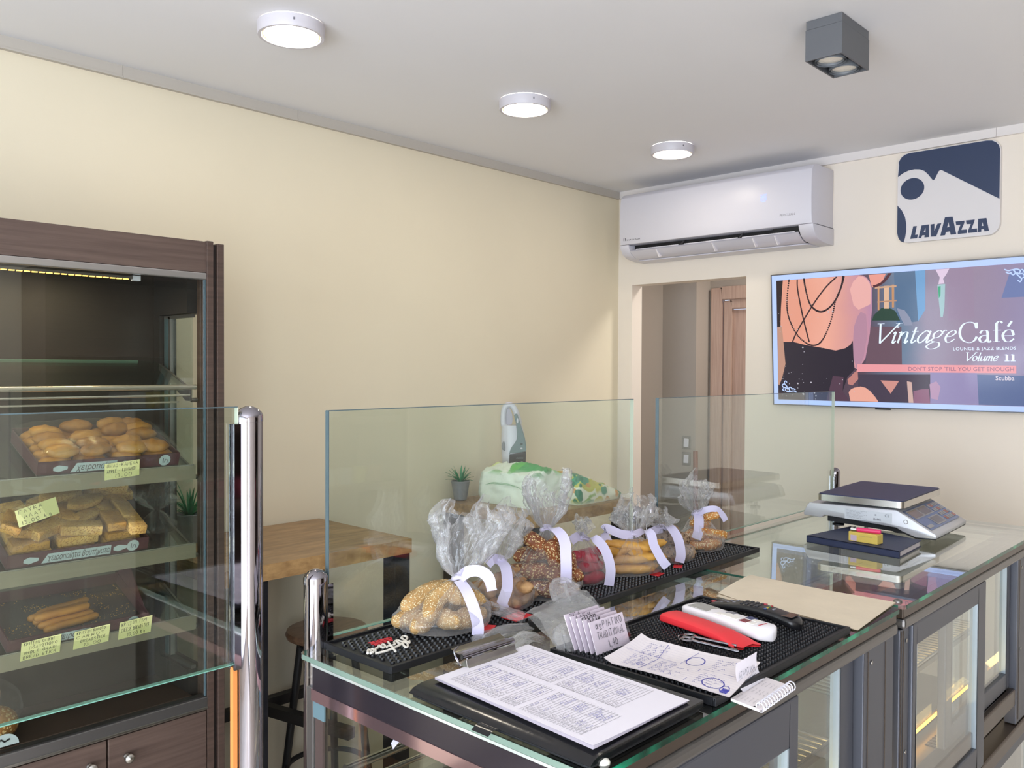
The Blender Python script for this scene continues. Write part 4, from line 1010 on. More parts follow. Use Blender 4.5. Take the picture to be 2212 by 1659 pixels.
# clear bag and tall white label strip beside the middle box
t = thing('plastic_bag', (.94, 2.09, SHZ[2]), 'crumpled clear empty bag beside the middle pastry box', 'plastic bag')
plastic_bag('bag_film', (.93, 2.10), SHZ[2] + .03, (.045, .05), SHZ[2] + .085, SHZ[2] + .15, .06, 15, film2, t, flat=.6, rag=.2)

# ---------------------------------------------------------------- chrome posts and glass screens
def post(x, y, r, zt, lab, slot, strip=False):
    t = thing('chrome_post', (x, y, 0), lab, 'post')
    m = MB(); m.lathe([(r * 1.6, 0), (r * 1.6, .006), (r, .012), (r, zt - .012)], 36, (x, y, 0), caps=False); m.build('post_tube', chrome, t, smooth=True)
    m = MB(); m.lathe([(r * .96, -.0125), (r * 1.02, -.012), (r * 1.02, -.002), (r * .9, .003), (r * .6, .0085), (r * .25, .0115), (0, .012)], 36, (x, y, zt), caps=False); m.build('post_cap', chrome, t, smooth=True)
    s = slot
    m = MB(); xa, xb = (x + s * (r * .9), x + s * (r + .0085)); a, b = min(xa, xb), max(xa, xb)
    m.box(a, b, y - .009, y - .0045, 1.20, zt - .015); m.box(a, b, y + .0045, y + .009, 1.20, zt - .015); m.build('glass_clamp', chrome, t)
    m = MB(); m.box(min(x + s * r * .92, x + s * (r * .92 + .004)), max(x + s * r * .92, x + s * (r * .92 + .004)), y - .0045, y + .0045, 1.20, zt - .015); m.build('clamp_gasket', black_rubber, t)
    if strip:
        m = MB(); m.box(x - r - .008, x - r - .001, y - .003, y + .006, .0, 1.203); m.build('reflection_strip', P_mat('orange_reflection', '#D88A4A', .4), t)  # orange strip painted in for a reflection in the post's slot
    return t
PY = 1.19
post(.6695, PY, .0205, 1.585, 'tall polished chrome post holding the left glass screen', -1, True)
post(.7885, PY, .0195, 1.316, 'short polished chrome post on the near corner of the glass counter', 1)
post(1.682, PY, .0165, 1.318, 'short chrome post ending the first counter, behind the tied bags', -1)
post(1.742, PY, .0165, 1.318, 'short chrome post starting the second counter, behind the tied bags', 1)
post(2.822, PY, .0165, 1.318, 'short chrome post behind the weighing scale', -1)
def screen(x0, x1, z0, z1, lab, y=PY, th=.008):
    t = thing('glass_screen', ((x0 + x1) / 2, y, z0), lab, 'glass screen', 'upright glass screens along the counter')
    m = MB(); m.box(x0, x1, y - th / 2, y + th / 2, z0, z1); 
    o = m.build('pane', green_glass, t)
    e = .0007; a = y - th / 2 - e; b = y + th / 2 + e
    m = MB(); m.box(x0, x1, a, b, z1 - .0008, z1 + .0006); m.build('glass_edge', edge_steel, t)
    m = MB(); m.box(x0, x1, a, b, z0 - .0006, z0 + .0008); m.build('glass_edge', P_mat('edge_teal', '#6FA392', .15, coat=.5) if 'edge_teal' not in MT else MT['edge_teal'], t)
    m = MB(); m.box(x0 - .0006, x0 + .0006, a, b, z0, z1); m.build('glass_edge', edge_steel, t)
    m = MB(); m.box(x1 - .0006, x1 + .0006, a, b, z0, z1); m.build('glass_edge', edge_pale, t)
screen(-.55, .6485, 1.208, 1.596, 'wide glass screen left of the tall chrome post')
screen(.8105, 1.6625, 1.212, 1.585, 'middle glass screen behind the row of tied bags')
screen(1.768, 2.8015, 1.212, 1.585, 'right glass screen in front of the doorway and television')

# ---------------------------------------------------------------- bar tables and stool
def bar_table(x0, x1, y0, y1, lab, legs, bars, planks=5):
    t = thing('bar_table', ((x0 + x1) / 2, (y0 + y1) / 2, 0), lab, 'table', 'high wooden bar tables')
    m = MB()
    nx = 26
    top = MB(); r = random.Random(int(x0 * 100))
    fr = [(x0 + (x1 - x0) * i / nx, y0 + .003 * noise.noise(Vector((i * .6, x0, 0)))) for i in range(nx + 1)]
    wdt = (y1 - y0) / planks
    for k in range(planks):
        ya, yb = y0 + wdt * k + .0004, y0 + wdt * (k + 1) - .0004
        b = MB()
        if k == 0:
            pl = [(p[0], p[1]) for p in fr] + [(x1, yb), (x0, yb)]
            b.prism(pl, (0, 0, 1.07), (1, 0, 0), (0, 1, 0), (0, 0, .045), 0, 1)
        else: b.box(x0 + r.uniform(0, .001), x1 - r.uniform(0, .001), ya, yb, 1.07, 1.115)
        b.build('tabletop_plank', [table_wood, table_edge], t)
    for (x, y, s) in legs:
        b = MB(); b.box(x - s / 2, x + s / 2, y - s / 2, y + s / 2, 0, 1.07); b.build('leg', dark_leg if y < 2.3 else black_metal, t, bevel=.002)
    for a, b_ in bars:
        b = MB(); b.bar(a, b_, .03, .034); b.build('footrest_bar', black_metal, t)
    return t
bar_table(1.105, 1.748, 2.10, 2.618, 'high wooden bar table with black legs beside the tall cabinet', [(1.715, 2.135, .06), (1.695, 2.565, .05), (1.475, 2.565, .045), (1.22, 2.135, .05)],
    [((1.16, 2.565, .53), (1.67, 2.565, .53)), ((1.475, 2.54, .53), (1.56, 2.16, .53)), ((1.245, 2.135, .20), (1.685, 2.135, .20))])
bar_table(2.335, 2.945, 2.10, 2.618, 'high wooden bar table carrying the tissue packs and hand vacuum', [(2.91, 2.135, .06), (2.37, 2.135, .06), (2.91, 2.58, .06), (2.37, 2.58, .06)], [((2.40, 2.135, .2), (2.88, 2.135, .2))])
t = thing('bar_stool', (1.655, 2.43, 0), 'round wooden seated bar stool with black metal legs under the table', 'stool')
m = MB(); m.lathe([(0, .75), (.115, .75), (.133, .757), (.137, .768), (.132, .779), (.115, .782), (0, .777)], 40, (1.655, 2.43, 0), caps=False); m.build('seat', seat_wood, t, smooth=True)
for k in range(4):
    a = pi / 4 + k * pi / 2
    m = MB(); m.tube([(1.655 + .085 * cos(a), 2.43 + .085 * sin(a), .75), (1.655 + .175 * cos(a), 2.43 + .175 * sin(a), 0)], .013, 10); m.build('leg', black_metal, t, smooth=True)
m = MB(); m.tube([(1.655 + .135 * cos(a / 24 * 2 * pi), 2.43 + .135 * sin(a / 24 * 2 * pi), .31) for a in range(24)], .009, 8, closed=True); m.build('foot_ring', black_metal, t, smooth=True)
m = MB(); m.tube([(1.655 + .09 * cos(a / 20 * 2 * pi), 2.43 + .09 * sin(a / 20 * 2 * pi), .735) for a in range(20)], .01, 8, closed=True); m.build('seat_ring', black_metal, t, smooth=True)
# potted plants
pot_m = P_mat('pot_grey', '#8E9196', .35, metal=.3)
leaf_m = P_mat('agave_leaf', '#2E8A5E', .45, var=.25, vscale=60)
def plant(x, y, lab, sc=1.0, seed=3, wide=1.0):
    t = thing('potted_plant', (x, y, 1.115), lab, 'plant', 'small green plants in grey pots')
    m = MB(); m.lathe([(0, .0005), (.022 * sc, .0005), (.026 * sc, .003), (.0375 * sc, .072 * sc), (.0395 * sc, .078 * sc), (.037 * sc, .080 * sc), (.035 * sc, .070 * sc), (0, .068 * sc)], 30, (x, y, 1.115), caps=False); m.build('pot', pot_m, t, smooth=True)
    m = MB(); m.lathe([(0, .0), (.0345 * sc, .0)], 20, (x, y, 1.115 + .0702 * sc), caps=False); m.build('soil', ink_black, t)
    r = random.Random(seed)
    for k in range(24):
        a = k * 2.4 + r.uniform(-.2, .2); tl = .25 + .95 * (k / 24); L = (.075 - .012 * k / 24) * sc * r.uniform(.85, 1.1) * wide
        b = Vector((x, y, 1.115 + .070 * sc)); d = Vector((cos(a), sin(a), 0)); s = Vector((-sin(a), cos(a), 0)); vv = []
        for i in range(6):
            q = i / 5; ang = tl * (.7 + .45 * q); p = b + d * (sin(ang) * L * q + .004) + Vector((0, 0, cos(ang) * L * q))
            w = .0048 * sc * (1 - q ** 2.2) * (.7 + .6 * q) + .0002; vv += [p + s * w, p - s * w + Vector((0, 0, -.0)), p + Vector((0, 0, -.0015))]
        m = MB(); m.add(vv, [(3 * i, 3 * i + 2, 3 * i + 5, 3 * i + 3) for i in range(5)] + [(3 * i + 2, 3 * i + 1, 3 * i + 4, 3 * i + 5) for i in range(5)]); m.build('leaf', leaf_m, t, smooth='all')
plant(2.402, 2.575, 'small spiky green plant in a grey pot beside the tissue packs')
plant(1.222, 2.530, 'green plant in a grey pot seen through the cabinet side window', 1.15, 9, 1.25)
# hand vacuum standing against the wall
VC = Vector((2.655, 2.515, 1.115)); vw = Vector((VC.x, VC.y, 0)).normalized(); vu = Vector((vw.y, -vw.x, 0))
def vp(a, z, d=0): return VC + vu * a + Vector((0, 0, z)) - vw * d
t = thing('hand_vacuum', VC, 'white and grey handheld vacuum cleaner standing upright behind the tissue packs', 'vacuum')
def loft(secs, mat, name, parent, n=20, e=2.6):
    m = MB(); vv = []
    for (z, a0, a1, dp, do) in secs:
        for k in range(n):
            a = 2 * pi * k / n; c_, s_ = cos(a), sin(a)
            vv.append(vp((a0 + a1) / 2 + (a1 - a0) / 2 * math.copysign(abs(c_) ** (2 / e), c_), z, do + dp * math.copysign(abs(s_) ** (2 / e), s_)))
    ff = [(j * n + k, j * n + (k + 1) % n, (j + 1) * n + (k + 1) % n, (j + 1) * n + k) for j in range(len(secs) - 1) for k in range(n)]
    ff += [tuple(range(n)), tuple((len(secs) - 1) * n + k for k in range(n))]
    m.add(vv, ff); return m.build(name, mat, parent, smooth=True)
loft([(.002, -.03, .035, .02, 0), (.05, -.035, .04, .03, 0), (.10, -.045, .048, .042, 0), (.15, -.049, .0515, .045, 0), (.2, -.0525, .0545, .045, 0), (.2316, -.0535, .0515, .043, 0), (.27, -.0525, .0435, .04, 0), (.30, -.0505, .036, .036, 0)], white_plastic, 'body', t)
hp = [(-.030, .292), (-.043, .30), (-.044, .34), (-.039, .372), (-.026, .386), (-.010, .384), (.004, .368), (.013, .345), (.021, .318), (.020, .296)]
m = MB(); m.tube([vp(a, z) for a, z in [(p.x, p.y) for p in spline([Vector((q[0], q[1], 0)) for q in hp], 4)]], .0125, 14); m.build('handle', white_plastic, t, smooth=True)
m = MB(); m.prism([(-.031, .383), (-.018, .372), (-.008, .35), (-.004, .325), (-.008, .305), (-.030, .293), (-.042, .31), (-.042, .35)], vp(0, 0, -.005), vu, Vector((0, 0, 1)), -vw * .006); m.build('handle_inside', P_mat('lavender_grey', '#B4AEBB', .5), t)
def plate(name, pl, mat, d0, d1, par=t):
    m = MB(); m.prism(pl, vp(0, 0, d0), vu, Vector((0, 0, 1)), -vw * (d1 - d0)); return m.build(name, mat, par, bevel=.002)
slate = P_mat('slate_green', '#66787A', .4)
plate('side_panel', [(.0013, .344), (.008, .351), (.015, .350), (.027, .3125), (.0464, .2529), (.0535, .2146), (.0535, .1932), (.02, .1865), (-.0129, .1838), (-.0195, .180), (-.015, .195), (-.0087, .21), (.0040, .226), (.0103, .2357), (.0138, .25), (.0144, .2656), (.01, .3082)], slate, .030, .0495)
plate('dust_canister', [(-.0175, .180), (.02, .185), (.0525, .191), (.051, .13), (-.0195, .13)], P_mat('smoked_plastic', '#333136', .15), .028, .0485)
m = MB(); m.ell(vp(.033, .2047, .049), (.0055, .0055, .004), 14, 8); m.build('release_button', white_plastic, t, smooth='all')
m = MB(); m.ell(vp(.0165, .322, .047), (.0055, .004, .013), 14, 8); m.build('power_switch', white_plastic, t, smooth='all')
m = MB(); m.ell(vp(.034, .2235, .0495), (.009, .004, .004), 14, 8); m.build('badge', P_mat('badge_dark', '#4A5557', .3), t, smooth='all')
plate('air_vent', [(-.049, .20), (-.035, .192), (-.036, .215), (-.040, .232), (-.046, .232), (-.050, .215)], P_mat('vent_grey', '#7C7C82', .5), .030, .0415)
m = MB(); m.ribbon([vp(.012 + .004 * i, .162 + (.004 if i % 2 else 0), .0500) for i in range(8)], .0016, -vw, off=.0004); m.build('canister_lettering', label_m, t)
# tissue packs
def pack_mat(name, base, blobs, amount, zlo, zhi):
    tt = NT(name); v = tt.obj(); cur = None
    cur = srgb(base); sockprev = None
    tc = tt.node('ShaderNodeTexCoord'); sp = tt.node('ShaderNodeSeparateXYZ'); tt.link(tc.outputs['Object'], sp.inputs[0])
    mk = tt.node('ShaderNodeMapRange'); mk.inputs['From Min'].default_value = zlo; mk.inputs['From Max'].default_value = zhi; tt.link(sp.outputs['Z'], mk.inputs['Value'])
    prev = None
    for i, (c, sc_, th) in enumerate(blobs):
        nd = tt.node('ShaderNodeTexNoise'); nd.inputs['Scale'].default_value = 9; tt.link(v, nd.inputs['Vector'])
        ad = tt.node('ShaderNodeVectorMath', operation='MULTIPLY_ADD'); ad.inputs[1].default_value = (.09, .09, .09); tt.link(nd.outputs['Color'], ad.inputs[0]); tt.link(v, ad.inputs[2])
        mp = tt.node('ShaderNodeMapping'); mp.inputs['Location'].default_value = (i * 3.7, i * 1.3, i * 2.1); mp.inputs['Scale'].default_value = (1, 1, 1.4); tt.link(ad.outputs[0], mp.inputs[0])
        vo = tt.node('ShaderNodeTexVoronoi'); vo.inputs['Scale'].default_value = sc_; vo.distance = 'EUCLIDEAN'; tt.link(mp.outputs[0], vo.inputs['Vector'])
        k = tt.ramp(vo.outputs['Distance'], [(th, (1, 1, 1, 1)), (th + .04, (0, 0, 0, 1))])
        mu = tt.node('ShaderNodeMath', operation='MULTIPLY'); tt.link(k, mu.inputs[0]); tt.link(mk.outputs[0], mu.inputs[1])
        mx = tt.node('ShaderNodeMix', data_type='RGBA'); tt.link(mu.outputs[0], mx.inputs['Factor'])
        if prev is None: mx.inputs['A'].default_value = cur
        else: tt.link(prev, mx.inputs['A'])
        mx.inputs['B'].default_value = srgb(c); prev = mx.outputs['Result']
    tt.link(prev, tt.b.inputs['Base Color']); tt.b.inputs['Roughness'].default_value = .4
    tt.bump(tt.noise(v, 30, 4), .35, .004); return tt.m
def pillow(name, x0, x1, y0, y1, zf, mats, seed, lab, nu=36, nv=26, amp=.010):
    t = thing(name, ((x0 + x1) / 2, (y0 + y1) / 2, 1.115), lab, 'tissue pack')
    m = MB()
    def P3(u, v):
        # shell: v 0..1 goes from the bottom edge up the sides and over to the middle of the top
        a = 2 * pi * u; cx, sy = cos(a), sin(a); k = max(abs(cx), abs(sy)); q = (cx / k, sy / k)
        q = (q[0] * .93 + cx * .07, q[1] * .93 + sy * .07)
        if v < .5: s, h = 1.0 + .05 * sin(v * 2 * pi), v * 2
        else: s, h = (1 - (v - .5) * 2) ** .9, 1
        X = (x0 + x1) / 2 + (x1 - x0) / 2 * q[0] * s; Y = (y0 + y1) / 2 + (y1 - y0) / 2 * q[1] * s
        Z = 1.1155 + zf((X - x0) / (x1 - x0), (Y - y0) / (y1 - y0)) * (h ** .9 if h < 1 else 1)
        nn = Vector((X, Y, Z)) * 22 + Vector((seed, seed * 2, 0)); d = noise.noise(nn) + .9 * (.5 - abs(noise.noise(nn * 1.7 + Vector((3, 1, 7))))) * 1.4 + .35 * noise.noise(nn * 4)
        w = min(1, h * 1.4) * amp
        return (X + d * w, Y + noise.noise(nn + Vector((9, 0, 0))) * w, Z + d * w * .9 * (1 if h > .3 else .2))
    m.grid(P3, 72, 34, 0, True); m.build('wrapper', mats, t, smooth='all'); return t
def z_a(u, v): return .098 + .062 * (1 - abs(u - .45) * 1.2) * (.75 + .35 * (1 - abs(v - .45) * 1.6))
t = pillow('tissue_pack', 2.425, 2.62, 2.20, 2.485, z_a, pack_mat('pack_white', '#E9F2E4', [('#E4EFA6', 5, .25), ('#3FA45A', 7, .42), ('#5DBB55', 11, .34), ('#2E8C4E', 9, .28)], 1, .115, .145), 4, 'white crumpled tissue pack with green leaf print on the far table')
m = MB()
for k, (dz, y0, y1) in enumerate(((.088, 2.24, 2.44), (.091, 2.25, 2.43), (.094, 2.28, 2.42))):
    m.ribbon([(2.4185, y1 + (y0 - y1) * i / 10, 1.115 + dz - .012 * abs(i - 5) / 5 + .003 * sin(i)) for i in range(11)], .0012, (-1, 0, 0), off=.006)
m.build('printed_lines', P_mat('pack_green_line', '#7FB98A', .5), t)
def z_b(u, v): return max(.02, .115 - .085 * u + .012 * sin(v * 5))
pillow('tissue_pack', 2.63, 2.90, 2.135, 2.39, z_b, pack_mat('pack_leafy', '#EDEFD9', [('#C8C657', 8, .48), ('#8CB95A', 11, .38), ('#3F9A78', 9, .33), ('#D9A05A', 13, .28), ('#2F7F5E', 14, .25)], 1, .0, .02), 9, 'flat leafy yellow and green printed tissue pack sloping to the right', amp=.007)
# ---------------------------------------------------------------- refrigerated glass counters
def rack(parent, x0, x1, y0, y1, z, n, name='wire_rack'):
    m = MB(); r = .0022
    m.tube([(x0, y0, z), (x1, y0, z), (x1, y1, z), (x0, y1, z)], .003, 8, closed=True)
    fr = m.build(name, steel, parent, smooth=True)
    w = MB(); w.tube([(0, y0, z + .003), (0, y1, z + .003)], .0026, 6); me = w.mesh('wire', steel, smooth=True)
    for i in range(n):
        x = x0 + (x1 - x0) * (i + .5) / n
        o = bpy.data.objects.new('wire', me); COL.objects.link(o); o.parent = fr; o.location = Vector((x, 0, 0)) - world_loc(parent) - fr.location * 0 - (world_loc(fr) - world_loc(parent)) * 1.0
    m = MB(); m.bar((x0, y0 - .004, z - .008), (x1, y0 - .004, z - .008), .004, .012); m.bar((x0, y1 + .004, z - .008), (x1, y1 + .004, z - .008), .004, .012); m.build('rack_rail', alu, fr)
    return fr
def glass_door(parent, x0, x1, y, z0, z1, sl, sr, st, sb, nm='sliding_door'):
    m = MB()
    m.box(x0, x0 + sl, y, y + .018, z0, z1); m.box(x1 - sr, x1, y, y + .018, z0, z1)
    m.box(x0 + sl, x1 - sr, y, y + .018, z1 - st, z1); m.box(x0 + sl, x1 - sr, y, y + .018, z0, z0 + sb)
    f = m.build(nm, alu_blue, parent, bevel=.003)
    m = MB(); m.box(x0 + sl, x1 - sr, y + .006, y + .012, z0 + sb, z1 - st); m.build('door_glass', clear_glass, f)
    for xx in (x0 + sl, x1 - sr - .006):
        m = MB(); m.box(xx, xx + .006, y + .001, y + .017, z0 + sb, z1 - st)
        m.build('door_gasket', P_mat('gasket', '#A9B4BC', .35, metal=.4) if 'gasket' not in MT else MT['gasket'], f)
    return f
def counter(x0, x1, lab, doors, jamb, left_end, seam):
    cx = (x0 + x1) / 2; Y0, Y1 = .585, 1.186
    t = thing('glass_counter', (cx, .885, 0), lab, 'display counter', 'refrigerated glass counters')
    m = MB(); pl = rr_poly(x1 - x0, Y1 - Y0, .012, 4, cx, (Y0 + Y1) / 2); m.prism(pl, (0, 0, 1.192), (1, 0, 0), (0, 1, 0), (0, 0, .008)); top = m.build('glass_top', top_glass, t)
    def edge(a, b, mat, w=.0009):
        k = MB(); k.bar((a[0], a[1], 1.196), (b[0], b[1], 1.196), w, .0078); k.build('glass_edge', mat, top)
    edge((x0 + .012, Y0 - .0004), (x1 - .012, Y0 - .0004), edge_bright)
    edge((x0 - .0004, Y0 + .012), (x0 - .0004, Y1 - .012), edge_rim if left_end else edge_green)
    edge((x1 + .0004, Y0 + .012), (x1 + .0004, Y1 - .012), edge_green)
    edge((x0 + .012, Y1 + .0004), (x1 - .012, Y1 + .0004), edge_green)
    P_ = lambda name, boxes, mat, bev=0, par=t: (lambda mm: ([mm.box(*b) for b in boxes], mm.build(name, mat, par, bevel=bev))[1])(MB())
    P_('front_profile', [(x0 + .012, x1 - .006, Y0 + .006, Y0 + .03, 1.171, 1.1915)], alu_dark, .002)
    P_('door_track', [(x0 + .012, x1 - .006, Y0 + .002, Y0 + .034, 1.150, 1.1705)], alu, .006)
    P_('front_deck', [(x0 + .012, x1 - .006, Y0 + .031, Y0 + .088, 1.180, 1.1905)], P_mat('deck_grey', '#4D4F52', .35, metal=.3) if 'deck_grey' not in MT else MT['deck_grey'])
    for (a, b, lay, za, zb, sl, sr, st, sb) in doors: glass_door(t, a, b, Y0 + (.004 if lay == 0 else .026), za, zb, sl, sr, st, sb)
    for (a, b) in jamb:
        j = P_('door_jamb', [(a, b, Y0 + .010, Y0 + .04, .70, 1.149)], alu_blue, .002)
        k = MB(); k.box(b - .045, b - .043, Y0 + .0085, Y0 + .0105, .71, 1.145); k.box(a + .018, a + .0195, Y0 + .0085, Y0 + .0105, .71, 1.145); k.build('jamb_groove', alu_dark, j)
        for z in (1.122, .90):
            k = MB(); k.lathe([(.0, 0), (.0035, 0), (.0042, .0008), (.0038, .0015), (0, .0022)], 12, (a + .035, Y0 + .0095, z), RX(pi / 2), caps=False); k.build('screw', steel, j, smooth='all')
    P_('lower_rail', [(x0 + .012, x1 - .006, Y0 + .012, Y0 + .05, .752, .797)], alu_dark, .004)
    P_('lower_rail', [(x0 + .012, x1 - .006, Y0 + .004, Y0 + .05, .66, .698)], alu_dark, .004)
    for (a, b) in (((x0 + .03, cx - .005), (cx + .005, x1 - .03)) if not left_end else ()): glass_door(t, a, b, Y0 + .012, .08, .655, .035, .035, .03, .04, 'lower_door')
    P_('base_cabinet', [(x0 + .012, x1 - .006, Y0 + .05, 1.175, .02, .66)], P_mat('counter_base', '#7B7672', .45) if 'counter_base' not in MT else MT['counter_base'])
    P_('inner_floor', [(x0 + .012, x1 - .006, Y0 + .05, 1.165, .661, .70)], P_mat('inner_floor_metal', '#7F7869', .3, metal=.5) if 'inner_floor_metal' not in MT else MT['inner_floor_metal'])
    k = MB()
    for i in range(26): k.box(x1 - .55 + i * .018, x1 - .55 + i * .018 + .009, .68, .73, .7002, .7015)
    k.build('air_grille', black_void, t)['kind'] = 'stuff'
    k = MB(); k.box(x0 + .02, x1 - .02, 1.170, 1.176, .70, 1.191); k.build('customer_glass', tinted_glass, t)
    for xe, s in ((x0 + .006, 1), (x1 - .014, -1)):
        k = MB(); k.box(xe, xe + .006, Y0 + .05, 1.168, .70, 1.191); k.build('end_glass', clear_glass, t)
        k = MB(); xs = xe + s * .012
        k.box(min(xs, xs + s * .007), max(xs, xs + s * .007), Y0 + .055, 1.160, 1.172, 1.186); k.build('spacer_bar', P_mat('spacer_pale', '#B8C6C4', .3, metal=.5) if 'spacer_pale' not in MT else MT['spacer_pale'], t)
        k = MB(); xs2 = xe - s * .004
        k.box(min(xs2, xs2 + s * .003), max(xs2, xs2 + s * .003), Y0 + .05, 1.168, 1.163, 1.1905)
        if not (s == 1 and left_end): k.build('end_frame', black_metal, t)
    # chrome shelf rails on the customer side, LED strip, wire racks
    k = MB()
    for z, r in ((1.030, .007), (1.0, .005)): k.tube([(x0 + .03, 1.10, z), (x1 - .03, 1.10, z)], r, 12)
    k.build('shelf_rail', steel, t, smooth=True)
    k = MB(); k.box(x0 + .03, x1 - .03, .82, 1.092, .994, 1.0); k.build('glass_shelf', clear_glass, t)
    k = MB(); k.box(x0 + .10, x1 - .10, .752, .757, .716, .742); ls = k.build('led_strip', alu, t)
    k = MB(); n = int((x1 - x0 - .2) / .012)
    for i in range(n): k.box(x0 + .10 + i * .012, x0 + .10 + i * .012 + .008, .7498, .7518, .724, .733)
    k.build('led', P_mat('led_amber', '#FFC560', .5, emit='#FFB640', estr=6.0) if 'led_amber' not in MT else MT['led_amber'], ls)['kind'] = 'stuff'
    l = bpy.data.lights.new('counter_led', 'AREA'); l.shape = 'RECTANGLE'; l.size = x1 - x0 - .2; l.size_y = .02; l.energy = 1.1; l.color = (1, .72, .32)
    lo = bpy.data.objects.new('counter_led', l); COL.objects.link(lo); lo.location = (cx, .747, .745); lo.rotation_euler = (pi + .5, 0, 0)
    return t
c1 = counter(.753, 1.700, 'near refrigerated glass counter carrying the clipboard and tied bags', [(.775, 1.272, 0, .70, 1.149, .03, .03, .075, .05), (1.25, 1.54, 1, .80, 1.149, .03, .055, .018, .05)], [(1.545, 1.692)], True, 1)
c2 = counter(1.718, 2.852, 'far refrigerated glass counter carrying the weighing scale', [(1.780, 2.285, 0, .70, 1.149, .022, .06, .045, .06), (2.06, 2.60, 1, .80, 1.149, .045, .03, .018, .045)], [(1.724, 1.775), (2.605, 2.84)], False, 0)
# first counter's left end: polished rail, corner stile with perforated spacer, hanging ribbon end
m = MB(); m.box(.756, .7585, .62, 1.150, 1.150, 1.190); m.build('end_rail', P_mat('end_rail_dark', '#3A353C', .15, metal=.6), c1)
m = MB(); m.box(.7540, .7562, .62, 1.152, 1.1865, 1.1905); m.build('end_rail_trim', P_mat('bright_trim', '#C9D2CC', .15, metal=.5), c1)
m = MB(); m.box(.7545, .758, .60, 1.152, 1.132, 1.150); m.build('end_rail_trim', P_mat('pink_polish', '#BFA0A3', .08, metal=.9), c1)
m = MB(); m.box(.757, .776, 1.150, 1.168, .70, 1.150); m.build('corner_stile', alu, c1, bevel=.001)
m = MB(); m.box(.760, .764, 1.128, 1.148, .70, 1.145); m.build('corner_spacer', P_mat('spacer_brown', '#5B4A48', .4, metal=.3), c1)
m = MB(); m.box(.7575, .7600, 1.12, 1.15, 1.105, 1.150); m.build('corner_clip', P_mat('corner_clip_blue', '#5D757C', .3), c1)
m = MB(); ribbon_band(m, [(.762, .925, 1.150), (.761, .940, 1.135), (.760, .955, 1.118), (.7605, .947, 1.128), (.762, .93, 1.140), (.763, .915, 1.150)], .010, (.2, .6, .3), n=6); m.build('ribbon_end', satin, c1, smooth='all')
for (x, y, p) in ((.786, .600, c1), (1.742, .606, c2)):
    m = MB(); m.lathe([(.0085, 0), (.0085, .002), (.0065, .0045), (.003, .0058), (0, .006)], 20, (x, y, 1.2), caps=False); m.build('glass_cap', frosted if p is not c2 else alu, p, smooth=True)
rack(c1, 1.28, 1.63, .69, 1.06, .935, 15)
rack(c2, 1.82, 2.62, .70, 1.06, .95, 36)
# things inside the counters
t = thing('pastry_tray', (1.42, .93, 1.0), 'brown cardboard tray on the glass shelf inside the near counter', 'tray')
m = MB(); m.box(1.28, 1.60, .83, 1.06, 1.002, 1.012); m.build('tray_base', P_mat('brown_card', '#9A6A42', .6, var=.1, vscale=20), t)
m = MB(); m.box(1.28, 1.60, .826, .83, 1.002, 1.045); m.box(1.28, 1.284, .83, 1.06, 1.012, 1.04); m.box(1.596, 1.60, .83, 1.06, 1.012, 1.04); m.build('tray_side', MT['brown_card'], t)
t = thing('pastry_tray', (2.44, .95, 1.0), 'orange lined tray with red fruit inside the far counter', 'tray')
m = MB(); m.box(2.30, 2.60, .83, 1.07, 1.003, 1.012); m.build('tray_base', P_mat('orange_pastry', '#D08A4A', .5, var=.12, vscale=25), t)
m = MB(); m.box(2.30, 2.60, .826, .83, 1.003, 1.03); m.box(2.296, 2.30, .826, 1.07, 1.003, 1.03); m.box(2.60, 2.604, .826, 1.07, 1.003, 1.03); m.build('tray_side', MT['orange_pastry'], t)
bm_ = MB(); bm_.ell((0, 0, 0), (.010, .010, .008), 14, 8); berry = bm_.mesh('strawberry', P_mat('berry_red', '#C4453E', .3), smooth='all')
for bi, (x, y) in enumerate(((2.335, .865), (2.375, .90), (2.33, 1.02), (2.42, .86), (2.46, .94), (2.40, .98), (2.50, .88), (2.36, .95), (2.54, .95))):
    place('strawberry', berry, (x, y, 1.020), label='small red berry on the orange pastry tray, ' + ('front left corner', 'left of centre', 'rear left corner', 'front edge middle', 'middle of the tray', 'rear middle', 'front right', 'left side middle', 'right side')[bi], cat='berry', group='red berries on the pastry tray')
t = thing('pastry_tray', (.95, .93, .82), 'white tray with an orange pastry on the low shelf of the near counter', 'tray')
m = MB(); m.box(.80, 1.14, .72, 1.07, .800, .812); m.build('tray_base', P_mat('tray_pale', '#B9C2C4', .3), t)
m = MB(); m.box(.80, 1.14, .716, .72, .800, .83); m.box(.80, 1.14, 1.07, 1.074, .80, .83); m.build('tray_side', MT['tray_pale'], t)
m = MB(); m.box(.98, 1.12, .92, 1.05, .8125, .845); m.build('pastry_slab', MT['orange_pastry'], t, bevel=.01)
m = MB(); m.box(.78, 1.67, .71, 1.09, .790, .798); m.build('lower_glass_shelf', clear_glass, c1)
